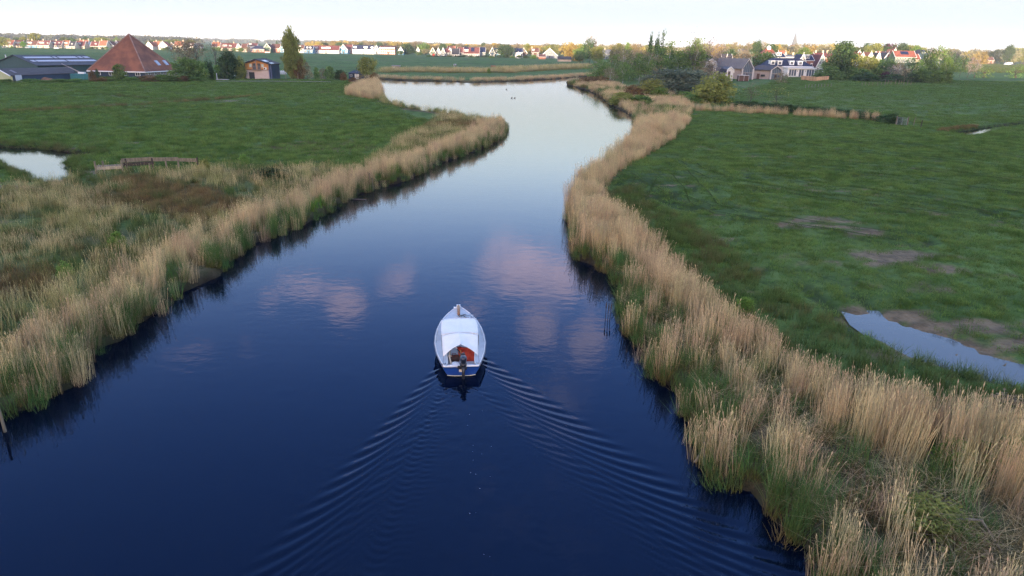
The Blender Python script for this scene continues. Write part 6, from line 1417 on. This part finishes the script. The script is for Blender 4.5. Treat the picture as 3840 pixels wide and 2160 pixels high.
T('rounddark', 1661, 205, 162, 24, 'dark round pine rising above the white gables', Y=700, name='pine_tree'); T('rounddark', 1898, 216, 168, 66, 'broad rounded dark tree between the dark blue gable and the dark house', Y=630); T('roundbud', 1826, 212, 166, 30, 'olive brown tree right of the solar panel terrace', Y=690); T('roundgold', 1862, 205, 163, 40, 'yellow tree behind the dark blue gable', Y=800)
for i, u in enumerate(range(1610, 2010, 26)): T('rounddark' if i % 3 else 'bush', u, 216.5, 206 + (i*7) % 5, 24, ORD[i] + ' low garden shrub from the left along the field edge of the middle village', 'shrub', Y=610, group='garden shrubs of the middle village')
T('roundgold', 2135, 226, 158, 56, 'golden sunlit willow left of the tall bare tree', name='willow_tree', Y=560); T('willow', 2150, 226, 166, 60, 'golden hanging willow beside the low dark shed', name='willow_tree', Y=545); T('roundbud', 2212, 226, 139, 44, 'tall tree with a heavy twiggy top left of the wood', Y=470); T('slender', 2205, 228, 142, 40, 'bare stemmed tree with a nest like crown left of the wood', Y=460); T('round', 2185, 228, 172, 60, 'olive green tree behind the low dark shed', Y=500); T('rounddark', 2172, 230, 190, 38, 'dark round bush right of the golden willow', 'bush', Y=480); T('roundolive', 2240, 226, 178, 50, 'olive tree left of the birches', Y=440); T('bare', 2250, 226, 155, 40, 'bare tree left of the birches', Y=450); T('bare', 2295, 226, 152, 60, 'bare white stemmed tree behind the birches', Y=400); T('roundolive', 2315, 226, 165, 54, 'rounded olive tree behind the birches', Y=420); T('roundfresh', 2352, 224, 162, 32, 'bright green tree glimpsed above the birches', Y=520); T('roundbud', 2385, 224, 161, 50, 'brown budding crown above the birches', Y=500)
T('roundbud', 2745, 230, 160, 60, 'feathery bare tree behind the barn house', Y=480); T('rounddark', 2835, 232, 152, 40, 'dark olive tree with a knobbly crown behind the barn house', Y=470); T('rounddark', 2890, 234, 168, 66, 'dark green tree behind the red hipped roof', Y=440); T('rounddark', 2730, 236, 186, 70, 'dark green trees behind the barn house roof', Y=420); T('roundbud', 2790, 238, 192, 70, 'brown budding tree close behind the barn house', Y=400); T('round', 3010, 236, 180, 56, 'small green tree among the roofs behind the villa', Y=460)
T('roundfresh', 3432, 225, 175, 40, 'bright green rounded tree right of the solar panel roof', Y=520); T('bushpurple', 3330, 215, 166, 70, 'dark purple copper beech above the pointed gables', 'tree', Y=540, name='beech_tree'); T('bare', 3264, 215, 168, 24, 'thin spiky tree above the pointed gables', Y=560)
T('willow', 3675, 238, 194, 58, 'golden weeping willow beyond the sunlit field', name='willow_tree', Y=760); T('rounddark', 3776, 236, 168, 34, 'tall dark topped tree beside the white van', Y=790); T('bushdark', 3590, 238, 230, 70, 'dark hedge bush at the far edge of the sunlit field', 'bush', Y=790)

# --- far woods that read as one mass
def far_wood(name, u0, u1, Y0, Y1, vt, leaf, n, label, seed, wpx=30):
    rs = np.random.RandomState(seed); Vs = []; Fs = []; H_ = []; R_ = []; b = 0
    for i in range(n):
        Y = rs.uniform(Y0, Y1); u = rs.uniform(u0, u1); x = PX(u, 200, Y)[0]
        zt = max(PX(u, vt(u) + rs.uniform(0, 7), Y)[1] - LANDZ, 5.0)*rs.uniform(.8, 1.08); w = wpx/FP*Y*rs.uniform(.7, 1.4)
        m = 70; a = rs.rand(m)*2*PI; ct = rs.uniform(-.2, 1, m); st = np.sqrt(1 - np.clip(ct, -1, 1)**2); rr = rs.uniform(.6, 1.0, m)
        c = np.stack([x + .5*w*st*np.cos(a)*rr, Y + .5*w*st*np.sin(a)*rr, LANDZ + zt*(.42 + .56*ct*rr)], 1)
        uu = rs.normal(0, 1, (m, 3)); uu /= np.linalg.norm(uu, axis=1)[:, None]; vv = np.cross(uu, rs.normal(0, 1, (m, 3))); vv /= np.linalg.norm(vv, axis=1)[:, None]
        s = w*.13
        V = np.stack([c - uu*s, c + vv*s, c + uu*s, c - vv*s], 1).reshape(-1, 3); Vs.append(V); Fs.append(np.arange(m*4).reshape(m, 4) + b); b += m*4
        H_.append(np.full(m*4, rs.rand()*.8)); R_.append(np.repeat(rs.rand(m), 4))
    o = link(name, np_mesh(name, np.concatenate(Vs), np.concatenate(Fs), False, LM[leaf], dict(h=np.concatenate(H_), r=np.concatenate(R_))))
    return tag(o, label, 'wood', kind='stuff')
hor = lambda u: 131 + .0192*u
far_wood('far_wood', -60, 760, 1500, 2200, lambda u: hor(u) - 8, 'haze', 150, 'hazy blue grey wood on the horizon at far left', 31, 34)
far_wood('far_wood', -60, 1300, 2600, 4200, lambda u: hor(u) - 3, 'haze', 200, 'faint distant tree line left of the poplar', 32, 26)
far_wood('far_wood', 1150, 2250, 1200, 1700, lambda u: hor(u) - 1, 'gold', 190, 'tan sunlit wood behind the middle village', 33, 36)
far_wood('far_wood', 1250, 2350, 2200, 3500, lambda u: hor(u) - 4, 'haze', 170, 'pale grey tree line beyond the middle village', 34, 26)
far_wood('far_wood', 2250, 3900, 850, 1300, lambda u: hor(u) - 6, 'pale', 230, 'pale golden wood behind the right village', 35, 46)
far_wood('far_wood', 3000, 3950, 1500, 2400, lambda u: hor(u) - 5, 'haze', 120, 'hazy wood on the horizon at far right', 36, 40)

# --- long sunlit grass of the far right field, which stands up into the low light
A = RS.rand(16000, 2)*np.array([420, 380]) + np.array([215, 430]); A = A[(A[:, 0] > .55*A[:, 1]) & (A[:, 0] < .80*A[:, 1])]
scatter('grass', 'rank', A, 'sunlit grass of the far right field', 'grass', .8, 1.2, 1.3, 5.0)
# ------------------------------------------------------------------ posts, rails, gate, vehicles and other small things
M_GREYWOOD = mat('weathered_wood', (.23, .195, .135), (.14, .12, .085), 6, .9, .4, stretch=(1, 1, .3)); M_DARKWOOD = mat('wet_wood', (.045, .035, .028), (.07, .055, .042), 5, .8)
def post(u, v, h, label, r=.06, z=0.0, lean=(0, 0), m=None, name='post'):
    p = G(u, v, z); root = tag(MB().tube([(0, 0, -.5), (lean[0]*h*.5, lean[1]*h*.5, h*.5), (lean[0]*h, lean[1]*h, h)], [r, r*.95, r*.85], 7).build(name, m or M_GREYWOOD, None, False, (p[0], p[1], z)), label, 'post'); return root
post(21, 1620, 1.0, 'pale pole standing in the water at the lower left corner', .045, lean=(-.06, .02))
post(1148, 803, 1.1, 'pale leaning stake among the left bank reeds', .05, .1, lean=(-.12, .1))
post(1321, 715, 1.3, 'thin upright stake left of the cluster of stakes at the water', .05); post(1338, 708, 1.2, 'second thin stake beside the leaning plank', .05)
post(1373, 697, 1.0, 'thin stake left of the three pale stakes', .05); post(1383, 706, 1.3, 'left pale stake of the cluster at the left bank', .075); post(1391, 711, 1.3, 'middle pale stake of the cluster at the left bank', .075, lean=(-.05, 0)); post(1400, 714, 1.0, 'right short pale stake of the cluster at the left bank', .06, lean=(-.06, 0))
p = G(1330, 712, 0); pl = tag(MB().box(-.05, .05, -.03, .03, 0, 1.5).build('plank', M_GREYWOOD, None, False, (p[0]+.1, p[1], -.1)), 'leaning plank beside the thin stakes at the left bank', 'plank'); pl.rotation_euler = (-.2, -.75, .2)
p = G(1336, 749, 0); pl = tag(MB().hexa([(-.75, -.11, -.03), (.75, -.13, -.03), (.75, .12, -.03), (-.75, .13, -.03)], [(-.74, -.10, .05), (.74, -.12, .05), (.74, .11, .05), (-.74, .12, .05)]).build('floating_plank', M_DARKWOOD, None, False, (p[0], p[1], .01)), 'dark waterlogged plank floating off the left bank', 'plank'); pl.rotation_euler = (0, .02, -.12)
p = G(2602, 1722, .1); o = tag(MB().tube([(0, 0, -.1), (.35, .15, .45), (.52, .22, .75)], [.045, .04, .035], 7).build('driftwood', M_GREYWOOD, None, False, (p[0], p[1], 0)), 'broken grey post leaning out of the near right bank', 'driftwood')
p = G(2630, 1735, .1); tag(MB().tube([(0, 0, -.1), (-.05, .1, .7)], [.04, .03], 7).build('driftwood', M_GREYWOOD, None, False, (p[0]+.1, p[1], 0)), 'short split stake beside the broken grey post', 'driftwood')
p = G(3660, 2020, .3); tag(MB().tube([(-.9, .2, .4), (-.2, .05, .5), (.0, 0, .52), (.12, -.3, .3), (.25, -.5, .05)], [.02, .03, .035, .03, .03], 6).build('branch', M_GREYWOOD, None, False, (p[0], p[1], .3)), 'bleached bent branch lying at the bottom right', 'branch')
p = G(2410, 1040, 0); 
for i, (u, v, l) in enumerate(((2270, 1197, 'left cattail stalk standing in the water off the right bank'), (2278, 1203, 'middle cattail stalk standing in the water off the right bank'), (2286, 1200, 'right cattail stalk standing in the water off the right bank'))):
    p = G(u, v, 0); t = empty('cattail', (p[0], p[1], -.1), 0, l, 'cattail'); MB().tube([(0, 0, 0), (.02*i, 0, .9)], .012, 5).build('stalk', M_DARKWOOD, t); MB().tube([(.018*i, 0, .62), (.02*i, 0, .82)], .025, 6).build('head', M_DARKWOOD, t)
# weathered sheet boards and rail along the marsh ditch
def rail_fence():
    root = empty('board_fence', (*G(350, 641, .35), LANDZ), 0, 'weathered board revetment with posts between marsh and left meadow', 'fence')
    b = Vector((*G(350, 641, .35), 0)); at = lambda u, v, z=.35: Vector((*G(u, v, z), 0)) - b
    def plank(pa, pb, z0, z1, t=.06, m=M_GREYWOOD):
        d = (pb - pa).normalized(); n = Vector((d.y, -d.x, 0))*t
        mb = MB(); mb.hexa([(q.x, q.y, z0) for q in (pa, pb, pb - n, pa - n)], [(q.x, q.y, z1) for q in (pa, pb, pb - n, pa - n)]); mb.build('board', m, root)
    A, B_, C_, D_ = at(362, 646), at(462, 641), at(578, 627), at(745, 627)
    plank(A, B_, .18, .42, .09, mat('pale_board_wood', (.42, .36, .27), (.32, .27, .2), 4, .9)); plank(A + Vector((0, .12, 0)), B_ + Vector((0, .12, 0)), .42, .47, .5)
    E_ = at(460, 634); plank(E_, C_, .55, .88, .07); plank(E_ + Vector((0, .05, 0)), C_ + Vector((0, .05, 0)), .20, .50, .07, M_DARKWOOD)
    F_ = at(672, 625); plank(C_, F_, .50, .82, .06); plank(F_, D_, .45, .74, .06)
    for u, v, h, m in ((362, 648, .95, 0), (391, 644, .9, 0), (461, 642, .9, 0), (477, 638, .95, 1), (576, 640, 1.05, 1), (564, 640, .6, 0), (626, 636, 1.0, 0), (672, 632, .7, 0), (744, 632, .95, 1)):
        q = at(u, v); MB().tube([(q.x, q.y, -.3), (q.x, q.y, h)], .075, 7).build('post', M_DARKWOOD if m else M_GREYWOOD, root)
rail_fence()
# field gate on the right
def gate():
    g0, g1 = Vector((*G(3362, 470, .36), 0)), Vector((*G(3398, 472, .36), 0)); root = empty('field_gate', (g0.x, g0.y, LANDZ), math.atan2((g1-g0).y, (g1-g0).x), 'grey tubular steel field gate at the end of the bramble hedge', 'gate')
    L = (g1 - g0).length
    for k in range(6): MB().tube([(0, 0, .2 + k*.19), (L, 0, .2 + k*.19)], .025, 6).build('rail', M_STEEL, root)
    for x in (0, L*.5, L): MB().tube([(x, 0, .15), (x, 0, 1.2)], .03, 6).build('upright', M_STEEL, root)
    for x in (-.12, L + .12): MB().tube([(x, 0, -.2), (x, 0, 1.4)], .09, 8).build('gate_post', M_GREYWOOD, root)
gate()
post(3424, 474, 1.35, 'pale leaning post right of the field gate', .06, .36, lean=(.12, .05)); post(3451, 481, 1.2, 'dark post right of the pale leaning one', .07, .36, lean=(.08, 0), m=M_DARKWOOD)
for i, u in enumerate((3318, 3328, 3340, 3356, 3370, 3378, 3388, 3402, 3415)): post(u, 318 - (i % 2), 1.9 - .3*(i % 3), ORD[i] + ' grey post from the left before the purple bush', .10, .36, lean=(.08*(i % 2), 0))
for i, u in enumerate(range(3020, 3120, 12)): post(u, 330 - i*.5, 1.0, ORD[i] + ' thin stake from the left in the paddock before the villa', .07, .36, m=mat('grey_stake', (.24, .21, .19), None))
for i, u in enumerate((3232, 3244, 3258, 3272, 3290, 3304)): post(u, 322 - i*.4, 1.1, ORD[i] + ' pale stake from the left along the paddock edge', .08, .36)
post(1073, 300, 1.9, 'lone pole between the timber house and the poplar', .10, .36); post(1118, 300, 1.8, 'lone pole right of the poplar trunk', .10, .36); post(815, 302, 1.9, 'white pole left of the timber house', .09, .36, m=M_TRIM)
post(3653, 292, 1.5, 'dark stump like post between the pollard willows', .22, .36, m=M_DARKWOOD)
# path and landing before the timber house
def sheet(name, pts, z, m, label, cat='path', kind='structure'):
    P_ = [(*G(u, v, z), z) for u, v in pts]; c = Vector((0, 0, 0))
    o = link(name, np_mesh(name, P_, [list(range(len(P_)))], False, m)); return tag(o, label, cat, kind=kind)
sheet('path', [(810, 303.5), (1000, 303.0), (1240, 305.5), (1240, 306.6), (1000, 304.6), (810, 305)], LANDZ + .28, mat('gravel_path', (.26, .24, .21), (.18, .17, .14), 1), 'thin pale gravel path before the timber house')
p = G(832, 303, LANDZ); o = empty('landing', (p[0], p[1], LANDZ), 0, 'small white wooden platform at the path left of the timber house', 'platform')
for k in range(5): link('board', MB().box(-1.6, 1.6, -.13, .13, .30, .38).mesh('board', mat('pale_grey_board', (.48, .48, .48), None)), o, loc=(0, k*.3, 0))
for x in (-1.4, 1.4): MB().box(x - .06, x + .06, 0, .12, 0, .30).build('leg', M_GREYWOOD, o)
p = G(784, 288, LANDZ); o = empty('rowing_boat', (p[0], p[1], LANDZ + .5), .2, 'yellow green dinghy lying upturned by the dark conifers', 'boat')
V = []; 
for i in range(9):
    t = i/8; y = -1.6 + 3.2*t; b = .75*math.sin(PI*(.12 + .8*t))**.6; V += [(y, -b, 0), (y, -b*.7, .55), (y, 0, .75), (y, b*.7, .55), (y, b, 0)]
link('hull', np_mesh('hull', V, [(5*i+k, 5*i+k+1, 5*i+k+6, 5*i+k+5) for i in range(8) for k in range(4)], True, mat('lime_paint', (.42, .48, .12), None, 1, .5)), o); MB().box(-1.2, 1.2, -.04, .04, .74, .82).build('keel', M_GREYWOOD, o)
for sx in (-1, 1): MB().box(sx*.9 - .05, sx*.9 + .05, -.5, .5, -.5, .08).build('trestle', M_GREYWOOD, o)
for u, l, c in ((882, 'left pale green tarpaulin heap by the timber house', (.30, .40, .34)), (893, 'small white tarpaulin heap left of the timber house', (.5, .54, .52))):
    p = G(u, 287, LANDZ); V = []; n = 10
    for j in range(5):
        for i in range(n): a = 2*PI*i/n; r = 1.0*(1 - (j/4)**1.6) + .02; V.append((math.cos(a)*r*(1.3 if u < 890 else .6), math.sin(a)*r*.7, .28*j*(1 + .1*math.sin(3*a))))
    o = link('tarpaulin_heap', np_mesh('tarpaulin_heap', V, [(j*n+i, j*n+(i+1) % n, (j+1)*n+(i+1) % n, (j+1)*n+i) for j in range(4) for i in range(n)], True, mat('tarp_%d' % u, c, None)), loc=(p[0], p[1], LANDZ)); tag(o, l, 'heap')
for i in range(6):
    p = G(1022 + i*5, 291, LANDZ); tag(MB().box(-.14, .14, -.06, .06, 0, 1.5).add([(-.14, -.06, 1.5), (.14, -.06, 1.5), (.14, .06, 1.5), (-.14, .06, 1.5), (0, 0, 1.75)], [(0, 1, 4), (1, 2, 4), (2, 3, 4), (3, 0, 4)]).build('pale_stake', M_DARKWOOD, None, False, (p[0], p[1], LANDZ)), ORD[i] + ' dark fence stake from the left, right of the timber house', 'stake')
for i in range(4):
    p = G(1050 + i*7, 283, LANDZ); tag(MB().tube([(0, 0, 0), (0, 0, .25), (0, 0, .95), (0, 0, 1.15)], [.30, .36, .36, .12], 10).build('white_sack', mat('sack', (.62, .64, .66), (.52, .54, .56), 2), None, False, (p[0], p[1], LANDZ + .35)), ORD[i] + ' white sack from the left in the row by the poplar', 'sack')
# things on the far meadow
p = G(1508, 266, LANDZ); o = empty('picnic_table', (p[0], p[1], LANDZ), .1, 'dark wooden picnic table on the far shore', 'table')
MB().box(-1.3, 1.3, -.4, .4, 1.1, 1.2).build('tabletop', M_DARKWOOD, o)
for sy in (-1, 1): MB().box(-1.3, 1.3, sy*.85 - .15, sy*.85 + .15, .62, .70).build('bench', M_DARKWOOD, o)
for sx in (-1, 1): 
    for sy in (-1, 1): MB().tube([(sx*.9, sy*.8, 0), (sx*.9, sy*.25, 1.1)], .06, 5).build('leg', M_DARKWOOD, o)
p = G(1485, 268, LANDZ); o = empty('kiosk', (p[0], p[1], LANDZ), 0, 'small mauve grey brick shelter with white front beside the picnic table', 'shelter')
MB().box(-1.5, 1.5, 0, 1.6, 0, 2.1).build('wall', mat('mauve_brick', (.30, .24, .25), (.24, .19, .2), 3), o); MB().box(-1.7, 1.7, -.2, 1.8, 2.1, 2.3).build('roof', wall_mat('grey'), o); MB().box(-1.3, -.5, -.06, .02, .1, 1.7).build('door', M_TRIM, o)
p = G(1654, 270, LANDZ); o = tag(MB().tube([(0, 0, 0), (0, 0, .2), (0, 0, .5), (0, 0, .8), (0, 0, 1.0)], [.3, .6, .7, .55, .15], 12).build('buoy', mat('buoy_white', (.72, .72, .68), None), None, True, (p[0], p[1], LANDZ)), 'white ball shaped buoy lying on the far shore', 'buoy')
p = G(1672, 272, LANDZ); o = empty('bench', (p[0], p[1], LANDZ), 0, 'long low grey bench right of the white buoy', 'bench'); MB().box(-1.8, 1.8, -.25, .25, .85, .95).build('seat', M_GREYWOOD, o)
for x in (-1.5, 1.5): MB().box(x - .08, x + .08, -.2, .2, 0, .85).build('leg', M_GREYWOOD, o)
T('bushfresh', 1833, 275, 254, 14, 'lone small dark green bush on the far shore', 'bush')
def cow(u, v, label, m, rz):
    p = G(u, v, LANDZ); root = empty('cow', (p[0], p[1], LANDZ), rz, label, 'cow')
    mb = MB(); mb.tube([(-1.05, 0, 1.0), (-.9, 0, 1.02), (-.3, 0, .95), (.4, 0, .98), (.85, 0, 1.05), (1.15, 0, 1.12), (1.35, 0, .85), (1.55, 0, .45), (1.68, 0, .25)], [.12, .34, .40, .38, .33, .20, .16, .14, .07], 10)
    for x, hip in ((-.75, .03), (.70, -.02)):
        for sy in (-.2, .2): mb.tube([(x, sy, .85), (x + hip, sy, .5), (x - hip*2, sy, .25), (x, sy, 0)], [.15, .085, .06, .07], 6)
    mb.tube([(-1.05, 0, 1.15), (-1.18, 0, .8), (-1.16, 0, .45)], [.04, .03, .04], 5)
    for sy in (-1, 1): mb.tube([(1.38, sy*.10, .92), (1.36, sy*.28, .92)], [.05, .03], 5)
    mb.build('body', m, root, True)
cow(1706, 251, 'white and grey grazing cow on the far meadow', mat('white_hide', (.5, .48, .47), (.08, .07, .07), 1.3, thresh=(.5, .56)), 1.2); cow(1848, 256, 'reddish brown grazing cow on the far meadow', mat('brown_hide', (.26, .13, .08), (.2, .1, .06), 2), .3)
# cars at the far lane
def car(u, v, Y, label, col, L=4.4, Hh=1.5, van=False, rz=0.0, cat='car'):
    x = PX(u, v, Y)[0]; root = empty('van' if van else 'parked_car', (x, Y, LANDZ), rz, label, cat); m = mat('paint_' + '_'.join('%d' % (c*100) for c in col), col, None, 1, .3, spec=.6)
    if van: pr = [(-L/2, .3), (L/2, .3), (L/2, .95), (L/2 - .7, 1.15), (L/2 - 1.3, Hh), (-L/2, Hh)]
    else: pr = [(-L/2, .3), (L/2, .3), (L/2, .75), (L/2 - 1.1, .92), (L/2 - 1.7, Hh), (-L/2 + 1.0, Hh), (-L/2 + .2, .98), (-L/2, .9)]
    MB().prism(pr, -.85, .85).build('body', m, root)
    if van: MB().prism([(L/2 - 1.9, 1.1), (L/2 - .85, 1.12), (L/2 - 1.35, Hh - .1), (L/2 - 1.9, Hh - .1)], -.87, .87).build('window', M_GLASS, root)
    else: MB().prism([(-L/2 + .55, .98), (L/2 - 1.25, .95), (L/2 - 1.75, Hh - .08), (-L/2 + 1.05, Hh - .08)], -.87, .87).build('window', M_GLASS, root)
    for sx in (-1, 1):
        for sy in (-1, 1):
            w = MB().tube([(sx*L*.32, sy*.72, .33), (sx*L*.32, sy*.90, .33)], .33, 12).build('wheel', M_BLACK, root); MB().tube([(sx*L*.32, sy*.905, .33), (sx*L*.32, sy*.915, .33)], .18, 8).build('rim', M_STEEL, w)
    return root
car(3780, 241, 760, 'long white and blue van parked at the far lane', (.70, .72, .75), 8.5, 2.6, True, PI, 'van'); car(3803, 242, 755, 'dark car right of the white van', (.03, .035, .04)); car(3603, 239, 780, 'white car behind the slim leaning trees', (.68, .68, .68)); car(3646, 238, 770, 'bright yellow car left of the golden weeping willow', (.75, .65, .05))
car(105, 179.5, 640, 'blue grey car before the house with the blue grey front', (.20, .25, .33)); car(213, 181, 640, 'white car before the red brown house with the lean-to', (.6, .62, .64)); car(18, 178, 640, 'dark car at the left edge of the red roofed row', (.05, .06, .08)); car(1004, 198, 630, 'red car before the green boarded house', (.40, .03, .03))
tag(MB().box(-1.6, 1.6, -.3, .3, .3, 1.0).box(-1.4, -1.2, -.1, .1, 0, .3).box(1.2, 1.4, -.1, .1, 0, .3).build('white_bench', M_TRIM, None, False, (*G(1844, 216.5, LANDZ), LANDZ)), 'white garden bench before the dark blue gable', 'bench')
tag(MB().prism([(-.9, 0), (.9, 0), (.9, 1.9), (0, 2.4), (-.9, 1.9)], 0, 1.6).build('red_shed', mat('red_door', (.45, .05, .035), None), None, False, (*G(1626, 212, LANDZ), LANDZ)), 'small red shed before the olive green house', 'shed')
# ducks
def duck(u, v, label):
    p = G(u, v, 0); root = empty('duck', (p[0], p[1], 0), 1.0, label, 'duck'); mb = MB()
    mb.tube([(-.24, 0, .12), (-.15, 0, .07), (0, 0, .06), (.14, 0, .08), (.2, 0, .15), (.22, 0, .22), (.27, 0, .24), (.34, 0, .22)], [.02, .08, .11, .08, .045, .05, .045, .015], 9); mb.build('body', mat('duck_feathers', (.07, .05, .035), (.12, .09, .07), 6), root, True)
duck(1919, 368, 'left of two small ducks on the far water'); duck(1930, 368, 'right of two small ducks on the far water'); duck(1899, 336, 'lone duck on the far water near the shore'); duck(2183, 352, 'lone duck near the right shore at the bend')
# foam flecks drifting in the wake
rs = np.random.RandomState(9); V = []; F = []
for k in range(26):
    s = rs.uniform(1.0, 11); p = BOAT - BDIR*s + Vector((rs.normal(.18, .22) + .06*s*.3, 0, 0)); r = rs.uniform(.005, .012); b = len(V)
    for i in range(6): a = i*PI/3; V.append((p.x + r*math.cos(a), p.y + r*1.3*math.sin(a), .022))
    F.append(tuple(range(b, b+6)))
tag(link('foam', np_mesh('foam', V, F, False, mat('foam_white', (.4, .42, .45), None))), 'scattered foam flecks drifting behind the boat', 'foam', kind='stuff')
# leafy shrub and low plants at the near right edge
T('bushfresh', 3800, 1800, 1640, 260, 'fresh green leafy shrub in the near right reeds at the picture edge', 'shrub'); T('bushfresh', 3560, 1735, 1660, 160, 'light green leaves showing between the near right reeds', 'shrub'); T('busholive', 3480, 1980, 1905, 330, 'yellow green nettles on the trampled near right bank', 'nettles'); T('bushfresh', 2790, 1180, 1120, 90, 'small green shrub at the field edge of the right reed bed', 'shrub'); T('bushbud', 3800, 1600, 1480, 300, 'dark dead bramble in the near right reeds', 'bramble')
T('bushrust', 2520, 1120, 1040, 110, 'brown withered thicket in the right reed bed near the water', 'thicket')
# ------------------------------------------------------------------ morning haze
HZD = 1.35e-4
def haze():
    m = bpy.data.materials.new('haze'); m.use_nodes = True; nt = m.node_tree
    for n in list(nt.nodes): nt.nodes.remove(n)
    v = nd(nt, 'ShaderNodeVolumePrincipled'); v.inputs['Color'].default_value = (.9, .95, 1, 1); v.inputs['Density'].default_value = HZD
    v.inputs['Anisotropy'].default_value = 0.0
    o = nd(nt, 'ShaderNodeOutputMaterial'); nt.links.new(v.outputs[0], o.inputs['Volume'])
    ob = MB().box(-14600, 14600, -14600, 14600, -1.7, 95.0).build('haze', m)
    return tag(ob, 'thin morning haze over the flat land', 'haze', kind='stuff')
haze()
